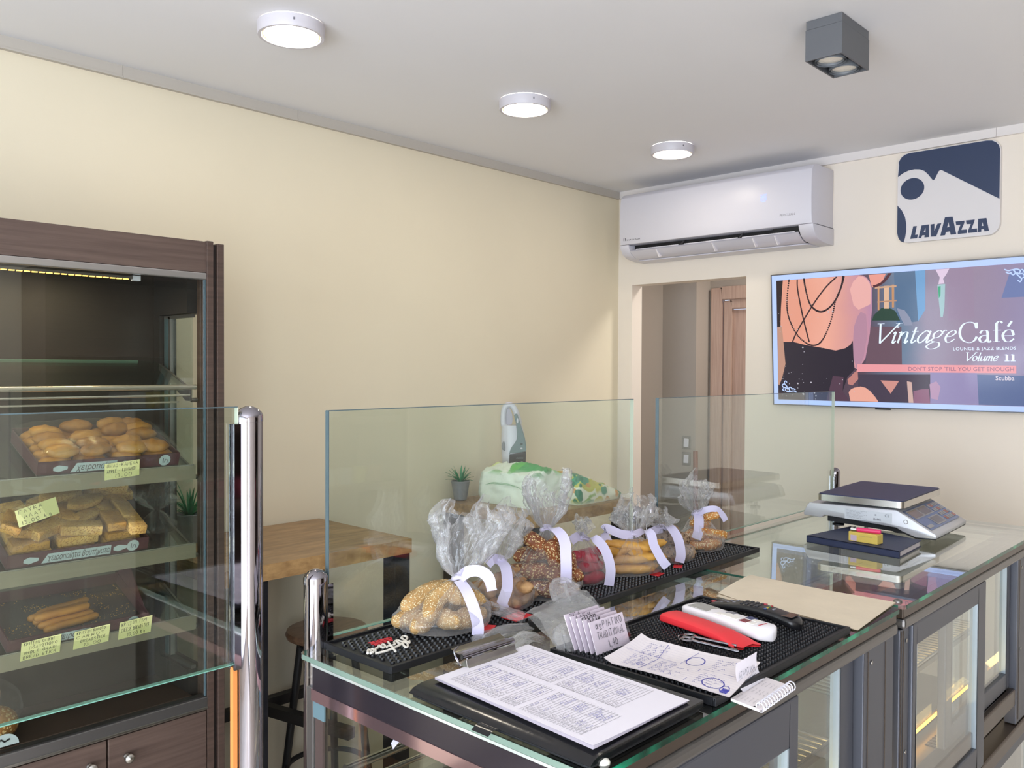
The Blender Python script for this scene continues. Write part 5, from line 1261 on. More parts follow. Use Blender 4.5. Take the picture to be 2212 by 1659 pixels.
# ---------------------------------------------------------------- rubber bar mats
def bar_mat(x0, x1, y0, y1, z, h, pitch, lab, rot=0.0, stag=False):
    c = Vector(((x0 + x1) / 2, (y0 + y1) / 2, z)); R3 = RZ(rot)
    t = thing('bar_mat', c, lab, 'mat', 'black rubber bar mats')
    hx, hy = (x1 - x0) / 2, (y1 - y0) / 2
    def w(p): return c + R3 @ Vector(p)
    def wb(m, b):
        k = MB(); k.box(*b); m.add([w(p) for p in k.v], k.f)
    m = MB(); wb(m, (-hx + .004, hx - .004, -hy + .004, hy - .004, .0004, h - .004)); m.build('mat_base', black_rubber, t)
    m = MB(); r = .006
    wb(m, (-hx, hx, -hy, -hy + r, .0004, h)); wb(m, (-hx, hx, hy - r, hy, .0004, h)); wb(m, (-hx, -hx + r, -hy + r, hy - r, .0004, h)); wb(m, (hx - r, hx, -hy + r, hy - r, .0004, h))
    m.build('mat_rim', black_rubber, t, bevel=.001)
    m = MB(); nx = int((2 * hx - .02) / pitch); ny = int((2 * hy - .02) / pitch)
    vv = []; ff = []; a_ = pitch * .30; b_ = pitch * .22
    for i in range(nx):
        for j in range(ny):
            px = -hx + .012 + pitch * (i + .5 + (.5 if stag and j % 2 else 0)); py = -hy + .012 + pitch * (j + .5)
            if px > hx - .009 or py > hy - .009: continue
            n = len(vv); z0, z1 = h - .005, h + (-.0002)
            for (q, zz) in ((a_, z0), (b_, z1)):
                for k in range(6): vv.append(w((px + q * cos(k * pi / 3) * (1.35 if stag else 1), py + q * sin(k * pi / 3), zz)))
            ff += [(n + k, n + (k + 1) % 6, n + 6 + (k + 1) % 6, n + 6 + k) for k in range(6)] + [tuple(n + 6 + k for k in range(6))]
    m.add(vv, ff); o = m.build('rubber_nubs', nub_m, t); o['kind'] = 'stuff'
    return t
MZ = 1.2115
matL = bar_mat(.792, 1.972, 1.010, 1.182, 1.2, .0115, .0120, 'long black rubber bar mat under the row of tied bags', rot=.018, stag=True)
matR = bar_mat(1.022, 1.472, .590, .887, 1.2, .0120, .0090, 'wide black rubber bar mat under the remotes and price cards')
# raised logo on the long mat (reads from the customer side)
def zoompt(a, b, z=1.2135):
    x = 620 + a / 7.9; y = 1360 + b / 7.9
    u, v = (x - 1106) / 1850.89, (y - 829.5) / 1850.89
    d = R_ * u + D_ * v + F_; s = (z - CZ) / d.z; return Vector((d.x * s, d.y * s, z))
m = MB()
for st in ([(2090, 195), (2088, 225), (2050, 212), (1990, 172), (1952, 140), (1990, 115), (2050, 130), (2042, 165), (1990, 205), (1982, 250), (2018, 300), (2060, 290), (2052, 240), (1988, 212)], [(1988, 215), (1930, 200), (1890, 188), (1880, 215), (1920, 238), (1898, 248)], [(1870, 185), (1830, 215), (1842, 250), (1812, 262)],
           [(1722, 215), (1790, 290), (1850, 372)], [(1700, 300), (1745, 275), (1790, 290)], [(1668, 265), (1630, 255), (1605, 285), (1635, 310), (1672, 290), (1668, 265)], [(1600, 300), (1572, 272), (1545, 312), (1512, 328), (1506, 370)], [(1482, 345), (1450, 335), (1428, 360), (1455, 388), (1482, 370), (1482, 345)], [(1425, 405), (1422, 362), (1385, 348), (1375, 405)],
           [(1512, 408), (1600, 388), (1700, 362), (1800, 322), (1900, 276), (1988, 228)]):
    m.tube(spline([zoompt(a, b) for a, b in st], 6), .0019, 8)
m.build('raised_script', P_mat('cream_rubber', '#E4DED2', .5), matL, smooth=True)
m = MB()
for k, (p, q) in enumerate((((1410, 238), (1775, 140)), ((1475, 262), (1785, 172)))):
    A = zoompt(*p, z=1.2128); B = zoompt(*q, z=1.2128); n_ = 9 - k
    for i in range(n_):
        a = A.lerp(B, i / n_); b = A.lerp(B, (i + .75) / n_); w_ = Vector((0, .004, 0))
        m.tube([a - w_, a + w_, b - w_, b + w_] if i % 2 else [a + w_, b + w_, b - w_, a - w_], .0009, 5)
m.build('raised_red_line', P_mat('red_rubber', '#C4343A', .5), matL)

# ---------------------------------------------------------------- bags of biscuits tied with ribbon
sesame = bread_mat('sesame_coat', '#97703F', '#C19E66', '#EAD8AE', sscale=300, rough=.75)
twist_m = bread_mat('brown_twist', '#7A5138', '#C29A66', None, bscale=60, bstr=.5)
pretzel_m = bread_mat('dark_sesame', '#5E2F18', '#96552A', '#E2C892', sscale=230, rough=.5)
crimson_m = bread_mat('crimson_bar', '#7E1C2C', '#B42B40', None, bscale=50, rough=.45)
mustard_m = bread_mat('mustard_stick', '#A8742C', '#D9A74E', None, bscale=60, rough=.55)
rusk_m = bread_mat('grey_rusk', '#7C6350', '#AB9070', '#5E4636', sscale=120, rough=.75)
amber_m = bread_mat('amber_sesame', '#A2612A', '#CF9046', '#F1DCA8', sscale=200, rough=.45)
def stick_mesh(name, L, r, mat, seed, bend=.004, lump=.22, flat=1.0):
    m = MB(); N = 14; pts = []; rs = []
    for i in range(N + 1):
        t = i / N; e = min(1, sin(pi * max(.0, min(1, t))) ** .38)
        pts.append((-L / 2 + L * t, bend * sin(pi * t) + bend * .3 * sin(3 * pi * t + seed), 0)); rs.append(max(.0006, r * e * (1 + lump * .4 * noise.noise(Vector((t * 5, seed, 0))))))
    m.tube(pts, rs, 16)
    for i, v in enumerate(m.v):
        p = Vector(v); d = noise.noise(p * 130 + Vector((seed, 0, 0))) * r * lump; q = Vector((0, p.y, p.z))
        p = p + (q.normalized() * d if q.length > 1e-6 else q); m.v[i] = (p.x, p.y, p.z * flat)
    return m.mesh(name, mat, smooth='all')
def ring_piece(name, L, W, H, mat, seed):
    m = MB(); m.obox((0, 0, 0), (L, W, H)); return m.mesh(name, mat, bevel=min(W, H) * .3, seg=3, smooth=True)
def where(lab, r, a, z, used, lv=(.03, .056)):
    k = ('bottom' if z < lv[0] else 'middle' if z < lv[1] else 'top') + ' layer, ' + ('left' if r < -.018 else 'right' if r > .018 else 'centre') + (' front' if a < -.012 else ' rear')
    used[k] = used.get(k, 0) + 1
    return lab + ', ' + k + ('' if used[k] == 1 else ' side')
RT = Vector((.7244, -.6894, 0)).normalized(); AW = Vector((.6894, .7244, 0)).normalized()
def tied_bag(cx, cy, base, zneck, ztop, flare, seed, lab, contents, tails, lean=(0, 0), knot=True, **k):
    t = thing('biscuit_bag', (cx, cy, MZ), lab, 'bag', 'clear biscuit bags tied with white ribbon')
    plastic_bag('bag_film', (cx, cy), MZ + .001, base, zneck, ztop, flare, seed, film, t, lean=lean, **k)
    nk = Vector((cx + lean[0], cy + lean[1], zneck))
    m = MB(); m.tube([nk + Vector((.0105 * cos(a * pi / 8), .0105 * sin(a * pi / 8), .003 * sin(a * pi / 4))) for a in range(16)], .0042, 8, closed=True)
    for tl in tails:
        w = tl[1] if isinstance(tl[0], list) else .0195; pts = tl[0] if isinstance(tl[0], list) else tl
        ribbon_band(m, [nk + Vector(p) for p in pts], w, tl[2] if isinstance(tl[0], list) and len(tl) > 2 else (.72, -.69, .0))
    m.build('ribbon', satin, t, smooth='all')
    me, clab, grp, cat, spots = contents
    used = {}
    for q, (x, y, z, rz, ry, rx) in enumerate(spots):
        place(me[q % len(me)].name.split('.')[0], me[q % len(me)], (cx + x, cy + y, MZ + z), (RZ(rz) @ RY(ry) @ RX(rx)).to_euler(), label=where(clab, x * RT.x + y * RT.y, x * AW.x + y * AW.y, z, used), cat=cat, group=grp)
# view-aligned helpers: r = right in the picture, away = into the depth
RT = Vector((.7244, -.6894, 0)).normalized(); AW = Vector((.6894, .7244, 0)).normalized()
def rv(r, a, z): return tuple(RT * r + AW * a + Vector((0, 0, z)))
A_ = atan2(RT.y, RT.x)
def spots(lst): return [(*(RT * r + AW * a)[:2], z, A_ + rz, ry, rx) for (r, a, z, rz, ry, rx) in lst]
sk1 = [stick_mesh('sesame_stick', .092, .0172, sesame, s, .007, .16) for s in (1, 2, 3)]
tied_bag(.985, 1.098, (.083, .076), MZ + .082, MZ + .205, .064, 4, 'first tied bag at the left of the mat, chunky sesame rusks inside',
  (sk1, 'chunky pale sesame rusk in the first tied bag', 'sesame rusks in the first bag', 'biscuit', spots([(-.045, -.02, .022, .55, -.1, 0), (-.022, -.04, .022, .95, -.15, 0), (.012, -.03, .022, 1.9, .1, 0), (.046, -.03, .022, .9, 0, 0), (.052, .02, .022, 1.5, 0, 0), (-.03, .03, .022, .2, 0, 0), (.02, .03, .022, .2, 0, 0), (-.034, -.01, .052, .62, -.3, 0), (-.006, -.032, .050, 1.0, -.55, 0), (.030, -.012, .054, .2, .25, 0), (.0, .022, .056, .3, 0, 0)])),
  [([rv(0, -.008, 0), rv(.014, -.02, .014), rv(.034, -.022, .016), rv(.050, -.02, .004), rv(.056, -.022, -.018)], .020, (0, 0, 1)), ([rv(0, -.012, -.002), rv(.014, -.038, -.016), rv(.026, -.056, -.042), rv(.032, -.066, -.066), rv(.031, -.068, -.080)], .0195, tuple(RT))], lean=(.024, -.014), tang=A_ - .1, pleats=12, rag=.10)
sk2 = [stick_mesh('brown_twist', .070, .0125, twist_m, s, .010, .35) for s in (5, 6, 7)]
tied_bag(1.138, 1.112, (.068, .058), MZ + .088, MZ + .190, .066, 9, 'second tied bag from the left with brown twisted biscuits',
  (sk2, 'brown twisted biscuit in the second tied bag', 'brown twists in the second bag', 'biscuit', spots([(-.035, -.02, .016, .5, 0, 0), (-.01, -.035, .016, 1.8, 0, 0), (.02, -.03, .016, .7, 0, 0), (.045, -.015, .016, 1.1, 0, 0), (.04, .02, .016, 0, 0, 0), (-.02, .02, .016, .2, 0, 0), (.0, -.02, .038, .9, -.2, 0), (.028, -.018, .040, .8, -.3, 0), (.045, -.02, .040, 2.1, .3, 0), (-.028, -.008, .040, 2.3, .2, 0), (.012, -.01, .058, .6, -.3, 0)])),
  [([rv(0, -.010, 0), rv(.010, -.028, -.010), rv(.012, -.046, -.040), rv(.003, -.052, -.066), rv(.006, -.06, -.076)], .020, tuple(RT)), ([rv(0, -.008, 0), rv(-.012, -.02, .006), rv(-.024, -.022, -.004)], .018, (0, 0, 1))], tang=A_ + .35, pleats=11, rag=.2, flat=.5)
sk3 = [ring_piece('sesame_pretzel', .078, .030, .030, pretzel_m, 1), stick_mesh('sesame_pretzel', .085, .017, pretzel_m, 2, .012)]
tied_bag(1.262, 1.108, (.074, .062), MZ + .130, MZ + .238, .052, 14, 'tallest tied bag with dark sesame pretzel pieces',
  (sk3, 'dark baked pretzel piece with sesame in the tallest tied bag', 'pretzel pieces in the tallest bag', 'biscuit', spots([(-.030, -.02, .018, .1, 0, 0), (.022, -.036, .018, .15, 0, 0), (.04, -.01, .018, 1.4, 0, 0), (-.01, .02, .018, .3, 0, 0), (-.034, -.014, .050, .2, .0, 0), (.03, -.03, .046, -.1, .05, 0), (.046, -.01, .054, 1.3, .9, 0), (-.022, .0, .078, .12, -.1, 0), (.018, -.022, .076, .9, 1.1, 0), (.034, -.014, .090, 1.2, 1.2, 0), (-.008, -.012, .098, .3, .6, 0)])),
  [([rv(.0, -.010, 0), rv(.012, -.030, .006), rv(.028, -.052, -.012), rv(.031, -.064, -.050), rv(.031, -.066, -.092)], .0215, tuple(RT))], lean=(.004, 0), tang=A_ + .2, pleats=13, rag=.14, flat=.6)
sk4 = [ring_piece('crimson_biscuit', .070, .024, .020, crimson_m, 3), stick_mesh('crimson_biscuit', .068, .013, crimson_m, 4, .004)]
tied_bag(1.392, 1.118, (.052, .050), MZ + .092, MZ + .135, .030, 19, 'tied bag of crimson red biscuits between the pretzels and yellow sticks',
  (sk4, 'crimson red biscuit in the fourth tied bag', 'crimson biscuits in the fourth bag', 'biscuit', spots([(-.02, -.01, .014, .4, 0, 0), (.02, -.022, .014, .7, 0, 0), (.0, .02, .014, .1, 0, 0), (-.012, -.016, .036, .3, 0, 0), (.016, -.012, .036, .9, .1, 0), (.0, -.02, .056, .2, .2, 0), (.012, .0, .060, .8, 0, 0)])),
  [([rv(0, -.010, 0), rv(.022, -.018, .002), rv(.042, -.026, -.020), rv(.052, -.036, -.056), rv(.048, -.040, -.090)], .020, tuple(RT)), ([rv(0, -.008, .004), rv(-.014, -.016, .006), rv(-.028, -.02, -.002)], .020, (0, 0, 1))], pleats=10, rag=.1)
sk5 = [stick_mesh('mustard_stick', .115, .014, mustard_m, s, .004, .18, .8) for s in (11, 12)]
tied_bag(1.543, 1.100, (.088, .060), MZ + .082, MZ + .168, .048, 23, 'tied bag with a ribbon bow holding mustard yellow flat breadsticks',
  (sk5, 'mustard yellow flat breadstick in the bag with a bow', 'yellow breadsticks in the fifth bag', 'breadstick', spots([(-.012, -.040, .014, .06, 0, 0), (.0, -.015, .014, .1, 0, 0), (.0, .012, .014, .05, 0, 0), (-.004, -.038, .036, -.05, -.1, 0), (.0, -.012, .038, .15, 0, 0), (-.035, -.02, .044, .9, .3, 0), (.004, .006, .058, .1, 0, 0), (-.012, -.02, .060, -.1, .1, 0), (.02, -.018, .058, .2, -.15, 0), (.03, -.02, .040, .5, .2, 0)])),
  [([rv(0, -.012, 0), rv(-.03, -.018, .004), rv(-.062, -.015, .016), rv(-.064, -.012, .0), rv(-.050, -.015, -.022), rv(-.034, -.02, -.034)], .019, (0, 0, 1)), ([rv(0, -.012, 0), rv(.022, -.02, .012), rv(.034, -.03, .006), rv(.038, -.042, -.016), rv(.052, -.055, -.044), rv(.064, -.058, -.060)], .020, tuple(RT))], tang=A_ + .1, pleats=12, rag=.16, flat=.4)
sk6 = [stick_mesh('grey_rusk', .066, .019, rusk_m, s, .003, .3) for s in (21, 22)]
tied_bag(1.690, 1.105, (.070, .056), MZ + .078, MZ + .118, .044, 31, 'low tied bag of greyish brown rusks, second from the right',
  (sk6, 'greyish brown rusk in the sixth tied bag', 'grey rusks in the sixth bag', 'biscuit', spots([(-.03, -.01, .02, .3, 0, 0), (.0, -.028, .02, .1, 0, 0), (.034, -.02, .02, .5, 0, 0), (.02, .015, .02, .2, 0, 0), (-.01, -.006, .050, .2, 0, 0), (.022, -.006, .050, .4, .2, 0), (.0, .01, .064, .1, 0, 0)])),
  [([rv(-.012, -.010, 0), rv(.010, -.026, .008), rv(.026, -.044, -.014), rv(.032, -.052, -.048), rv(.028, -.054, -.068)], .022, tuple(RT)), ([rv(0, -.008, 0), rv(-.02, -.014, -.004), rv(-.042, -.018, -.014)], .02, (0, 0, 1))], lean=(-.020, .004), tang=A_ + .6, pleats=10, rag=.12, flat=.8)
sk7 = [ring_piece('sesame_bar', .078, .028, .020, amber_m, 3), stick_mesh('sesame_bar', .074, .0165, amber_m, 31, .004)]
tied_bag(1.852, 1.115, (.066, .052), MZ + .090, MZ + .182, .046, 37, 'rightmost tied bag with amber sesame bars beside the mat end',
  (sk7, 'amber sesame bar in the rightmost tied bag', 'sesame bars in the seventh bag', 'biscuit', spots([(-.015, -.025, .016, .1, 0, 0), (.02, -.02, .017, .5, 0, 0), (.0, .015, .016, .2, 0, 0), (-.012, -.022, .042, .15, -.1, 0), (.022, -.016, .044, .3, .2, 0), (.0, -.005, .064, .6, .1, 0), (.01, .0, .080, 2.5, .3, 0)])),
  [([rv(0, -.010, 0), rv(.016, -.022, .012), rv(.040, -.026, .014), rv(.058, -.022, -.002), rv(.066, -.02, -.016)], .015, (0, 0, 1)), ([rv(0, -.010, 0), rv(-.002, -.026, -.014), rv(-.006, -.036, -.038), rv(-.012, -.040, -.056)], .024, tuple(RT))], lean=(-.010, .006), tang=A_ + .15, pleats=12, rag=.14, flat=.7)
# red cards showing under the bags
for (x, y, rz, s, lab) in ((1.022, 1.034, .5, .042, 'small red card on the mat under the first tied bag'), (1.112, 1.042, .1, .05, 'red card on the mat under the second tied bag'), (1.555, 1.044, .2, .032, 'red card edge under the tied bag with the bow'), (1.650, 1.052, .5, .028, 'red card edge under the low grey rusk bag')):
    m = MB(); m.obox((x, y, MZ + .0012), (s, s * .7, .0008), RZ(rz)); tag(m.build('red_card', red_m, None, origin=(x, y, MZ)), lab, 'card', 'red cards under the bags')
# empty carrier bag lying on the glass
t = thing('plastic_bag', (1.10, .96, 1.2), 'empty crumpled clear carrier bag lying on the glass before the mat', 'plastic bag')
def sheet(m, quad, nu, nv, amp, seed, lift):
    a, b, c, d = [Vector(p) for p in quad]
    def fn(u, v):
        p = a.lerp(b, u).lerp(d.lerp(c, u), v); q = p * 17 + Vector((seed, 0, 0)); e = p * 55 + Vector((0, seed, 0))
        h = .5 + .5 * noise.noise(q); h2 = noise.noise(e)
        return (p.x + noise.noise(q + Vector((5, 0, 0))) * amp * .9, p.y + noise.noise(q + Vector((0, 5, 0))) * amp * .9, max(1.2008, p.z + lift * h * sin(pi * min(1, max(0, u))) ** .5 + amp * .5 * h2))
    m.grid(fn, nu, nv)
m = MB()
sheet(m, [(1.055, .905, 1.202), (1.10, 1.012, 1.215), (1.225, 1.00, 1.245), (1.19, .89, 1.215)], 40, 40, .006, 3, .018)
sheet(m, [(1.058, .91, 1.203), (1.10, 1.016, 1.222), (1.222, 1.004, 1.252), (1.188, .895, 1.222)], 40, 40, .008, 12, .022)
m.build('bag_body', film3, t, smooth='all')
for k, (P0, w_) in enumerate((([(1.09, 1.00, 1.206), (1.03, 1.003, 1.212), (.985, .992, 1.210), (.972, .975, 1.205)], .034), ([(1.06, .95, 1.206), (1.03, .945, 1.216), (.99, .940, 1.210), (.975, .925, 1.204)], .032), ([(1.085, .90, 1.208), (1.065, .885, 1.235), (1.055, .872, 1.222), (1.05, .862, 1.204)], .042), ([(1.105, 1.02, 1.215), (1.085, 1.045, 1.225), (1.06, 1.055, 1.235)], .035), ([(1.17, .985, 1.242), (1.185, 1.01, 1.262), (1.205, 1.01, 1.262), (1.215, .99, 1.25)], .03))):
    m = MB(); P1 = spline(P0, 8)
    def fn(u, v, P1=P1, w_=w_, k=k):
        i = min(len(P1) - 1, int(v * (len(P1) - 1) + .5)); p = P1[i]; t_ = (P1[min(i + 1, len(P1) - 1)] - P1[max(i - 1, 0)]).normalized(); s = t_.cross(Vector((0, 0, 1))).normalized(); n = s.cross(t_)
        a = 2 * pi * u; rr = w_ / 2 * (1 + .35 * sin(5 * a + k) * (.4 + .6 * v) + .4 * noise.noise(Vector((cos(a) * 2, sin(a) * 2, v * 4 + k * 3))))
        q = p + s * cos(a) * rr + n * sin(a) * rr * .45; return (q.x, q.y, max(1.2006, q.z))
    m.grid(fn, 30, len(P1) - 1, 0, True); m.build('bag_handle', film3, t, smooth='all')

# ---------------------------------------------------------------- price cards
sleeve = glass_mat('card_sleeve', (.97, .96, .98, 1), .8, .1)
card_pink = P_mat('price_card_lilac', '#F2E9EE', .6)
for k in range(5):
    bl = Vector((1.051 - .0015 * k, .815 + .0098 * k, MZ - .001)); u = Vector((.0835, -.0028, .0005)); v = Vector((-.006, .012 + .0015 * k, .050 + .001 * k))
    t = thing('price_card', bl + u * .5, ['front white price card handwritten traditional in a clear sleeve', 'second standing price card, just behind the front one', 'third standing price card in the little stack', 'fourth standing price card in the little stack', 'rearmost standing price card in the little stack'][k], 'price card', 'standing price cards on the mat')
    n = u.cross(v).normalized()
    m = MB(); m.prism([(0, 0), (1, 0), (1, 1), (0, 1)], bl, u, v, -n * .0012); m.build('card', card_pink, t)
    m = MB(); m.prism([(-.02, 0), (1.06, 0), (1.07, 1.03), (-.01, 1.03)], bl + n * .0006, u, v, n * .0003); m.build('card_sleeve', sleeve, t)
    m = MB()
    if k == 0:
        un, vn = u.normalized(), v.normalized()
        strokes(m, 'αωΡΙΑΤΙΚΟ'.replace('Α', 'A').replace('Τ', 'T').replace('Ι', 'I').replace('Κ', 'K').replace('Ο', 'O').replace('Ρ', 'P'), bl + u * .14 + v * .72, un, vn, .0112, .0082, .0008, seed=2, off=.0013, gap=.30)
        strokes(m, 'TRADITIONAL', bl + u * .13 + v * .42, un, vn, .0112, .0067, .0008, seed=3, off=.0013, gap=.30)
        strokes(m, '1,40', bl + u * .38 + v * .12, un, vn, .0112, .0078, .0009, seed=4, off=.0013)
    else: strokes(m, ['', 'OAIK', 'SΠΟΡ', 'AΛΕΥ', 'ZEA'][k].replace('Ο', 'O').replace('Ρ', 'P').replace('Ε', 'E').replace('Υ', 'Y'), bl + u * .12 + v * .80, u.normalized(), v.normalized(), .0105, .0095, .0013, seed=5 + k, off=.0013)
    m.build('handwriting', ink_black, t)

# ---------------------------------------------------------------- pouch, remotes, keys
NZ = 1.2121
t = thing('red_pouch', (1.262, .748, NZ), 'slim red paper pouch with a torn open end on the wide mat', 'pouch')
m = MB(); prof_ = [(0, .010, .008), (.02, .020, .014), (.06, .0225, .019), (.45, .0225, .019), (.75, .0235, .016), (.90, .026, .010), (1.0, .027, .0035)]
A0 = Vector((1.281, .842, 0)); A1 = Vector((1.243, .662, 0)); dd = A1 - A0; sd = Vector((-dd.y, dd.x, 0)).normalized()
vv = []; N = 16
for i in range(25):
    t_ = i / 24
    for j in range(len(prof_) - 1):
        if prof_[j][0] <= t_ <= prof_[j + 1][0]:
            q = (t_ - prof_[j][0]) / (prof_[j + 1][0] - prof_[j][0]); w_ = prof_[j][1] * (1 - q) + prof_[j + 1][1] * q; h_ = prof_[j][2] * (1 - q) + prof_[j + 1][2] * q
    zig = .004 * (1 if i == 24 else 0)
    for k in range(N):
        a = 2 * pi * k / N; c_, s_ = cos(a), sin(a); e = 1.5
        p = A0 + dd * t_ + sd * (w_ * math.copysign(abs(c_) ** (1 / e), c_)); z = NZ + h_ * .5 * (1 + math.copysign(abs(s_) ** (1 / e), s_))
        if i == 24: p = p + dd.normalized() * (.005 * ((k * 7) % 3 - 1) + .006 * c_)
        vv.append((p.x, p.y, z + .0004))
m.add(vv, [(i * N + k, i * N + (k + 1) % N, (i + 1) * N + (k + 1) % N, (i + 1) * N + k) for i in range(24) for k in range(N)] + [tuple(range(N))]); m.build('pouch_body', red_m, t, smooth=True, angle=.6)
def remote(name, a0, a1, wid, h, lab, mat, bow, taper=1.0, e=1.6):
    A0 = Vector(a0); A1 = Vector(a1); d = (A1 - A0); L = d.length; d.normalize(); s = Vector((-d.y, d.x, 0)) * -1
    t = thing(name, (A0 + A1) / 2, lab, 'remote control', 'remote controls on the mat')
    def sec(q): return sin(pi * min(1, max(0, q))) ** .16 if 0 < q < 1 else .0
    m = MB(); N = 28; n = 24; vv = []
    for i in range(N + 1):
        q = i / N; qq = .5 - .5 * cos(pi * q)
        k_ = max(.02, min(1, (min(qq, 1 - qq) / .06)) ** .5) if min(qq, 1 - qq) < .06 else 1
        w_ = wid / 2 * (taper + (1 - taper) * qq) * k_; hh = h * (.55 + .45 * k_) * (.82 + .18 * qq)
        zc = bow * sin(pi * qq)
        for k in range(n):
            a = 2 * pi * k / n; c_, s_ = cos(a), sin(a)
            p = A0 + d * (L * qq) + s * (w_ * math.copysign(abs(c_) ** (1 / e), c_))
            vv.append((p.x, p.y, NZ + .0004 + zc + hh * .5 * (1 + math.copysign(abs(s_) ** (1 / (e * 1.4)), s_))))
    m.add(vv, [(i * n + k, i * n + (k + 1) % n, (i + 1) * n + (k + 1) % n, (i + 1) * n + k) for i in range(N) for k in range(n)] + [tuple(range(n)), tuple(N * n + k for k in range(n))])
    m.build('remote_body', mat, t, smooth=True, angle=.9)
    def on(q, x, dz=0): 
        p = A0 + d * (L * q) + s * (wid * x); return Vector((p.x, p.y, NZ + bow * sin(pi * q) + h * (.82 + .18 * q) + .0002 + dz))
    def btn(nm, q, x, lw, ll, col, hh=.0016):
        p = on(q, x); m = MB(); m.obox(p + Vector((0, 0, hh / 2 - .0006)), (lw, ll, hh), Matrix((s, d, Vector((0, 0, 1)))).transposed()); m.build(nm, col, t, bevel=min(lw, ll) * .3)
    return t, on, btn
t, on, btn = remote('air_conditioner_remote', (1.347, .840, 0), (1.300, .648, 0), .048, .024, 'white air conditioner remote beside the red pouch', white_matte, .0, .96)
lcd = P_mat('lcd_grey', '#A8A7A2', .25); bt_grey = P_mat('button_grey', '#84838A', .45); bt_white = P_mat('button_white', '#F1EDE6', .5); bt_red = P_mat('button_maroon', '#7A2733', .45); bt_blue = P_mat('button_navy', '#2F3A66', .45)
btn('display_window', .22, .0, .034, .046, lcd, .0012)
btn('button', .50, -.22, .014, .016, bt_grey); btn('button', .46, .2, .014, .014, bt_white); btn('button', .56, .12, .018, .026, bt_white, .002); btn('button', .64, .16, .016, .012, bt_white)
btn('button', .72, -.24, .013, .016, bt_blue); btn('button', .74, .16, .014, .016, bt_red); btn('button', .80, -.12, .011, .016, bt_white); btn('button', .82, .2, .012, .014, bt_white)
btn('red_lettering', .90, .02, .020, .004, P_mat('lettering_red', '#C24A55', .5), .0010)
t, on, btn = remote('television_remote', (1.398, .822, 0), (1.392, .642, 0), .040, .017, 'black television remote nearest the kraft paper', P_mat('remote_black', '#17171A', .3), .012, .9)
btn('button', .05, .0, .009, .009, P_mat('button_red', '#B8404A', .4))
for q in (.16, .23, .30): btn('button', q, -.22, .005, .005, bt_grey); btn('button', q, .12, .005, .005, bt_grey)
for i in range(4):
    for x in (-.25, 0, .25): btn('button', .40 + i * .055, x, .007, .006, P_mat('button_dark', '#2B2B30', .4) if 'button_dark' not in MT else MT['button_dark'], .002)
for x, c in ((-.28, '#B23A3A'), (-.1, '#3E8A4A'), (.1, '#B8A040'), (.28, '#3A5A9A')): btn('button', .66, x, .006, .004, P_mat('button_' + c[1:], c, .4), .002)
btn('button', .58, -.3, .006, .010, MT['button_red'], .002); btn('button', .72, .0, .010, .004, bt_grey, .002)
btn('gloss_panel', .86, .0, .030, .030, P_mat('gloss_black', '#232327', .08), .0010)
t = thing('key_bunch', (1.205, .715, NZ), 'two silver keys on a ring beside the red pouch', 'keys')
m = MB(); m.tube([(1.203 + .011 * cos(a * pi / 10), .752 + .011 * sin(a * pi / 10), NZ + .003 + .004 * abs(sin(a * pi / 10))) for a in range(20)], .0011, 8, closed=True); m.build('key_ring', chrome, t, smooth=True)
for (a, b, hd) in (((1.215, .742), (1.226, .672), 0), ((1.197, .736), (1.203, .655), 1)):
    A0 = Vector((a[0], a[1], NZ + .006)); B0 = Vector((b[0], b[1], NZ + .005)); d = (B0 - A0).normalized(); s = Vector((-d.y, d.x, 0))
    m = MB(); m.tube([A0, B0], .0026, 10)
    m.tube([A0 + d * -.008 + (d * cos(q * pi / 8) + s * sin(q * pi / 8)) * .009 for q in range(16)], .0028, 8, closed=True)
    for q in (.82, .90): p = A0.lerp(B0, q); m.obox(p + s * .004, (.005, .008, .0024), Matrix((d, s, Vector((0, 0, 1)))).transposed())
    m.build('key', chrome, t, smooth=True)

# ---------------------------------------------------------------- papers
def sheet_paper(name, bl, br, tr, tl, z, lab, cat, zf=None, th=.0006, mat=paper, nu=14, nv=14, group=None):
    a, b, c, d = [Vector((p[0], p[1], z)) for p in (bl, br, tr, tl)]
    def S(u, v, off=0):
        p = a.lerp(b, u).lerp(d.lerp(c, u), v); return Vector((p.x, p.y, p.z + (zf(u, v) if zf else 0) + off))
    m = MB(); m.grid(lambda u, v: S(u, v, th), nu, nv); m.grid(lambda u, v: S(1 - u, v, 0), nu, nv)
    o = m.build(name, mat, None, origin=(a + c) / 2, smooth=True); tag(o, lab, cat, group); return o, S
def smap(m, S, pts, wd, off=.0009):
    # a stroke drawn on a curved sheet
    P1 = [S(u, v, off) for u, v in pts]; m.ribbon(P1, wd, (0, 0, 1))
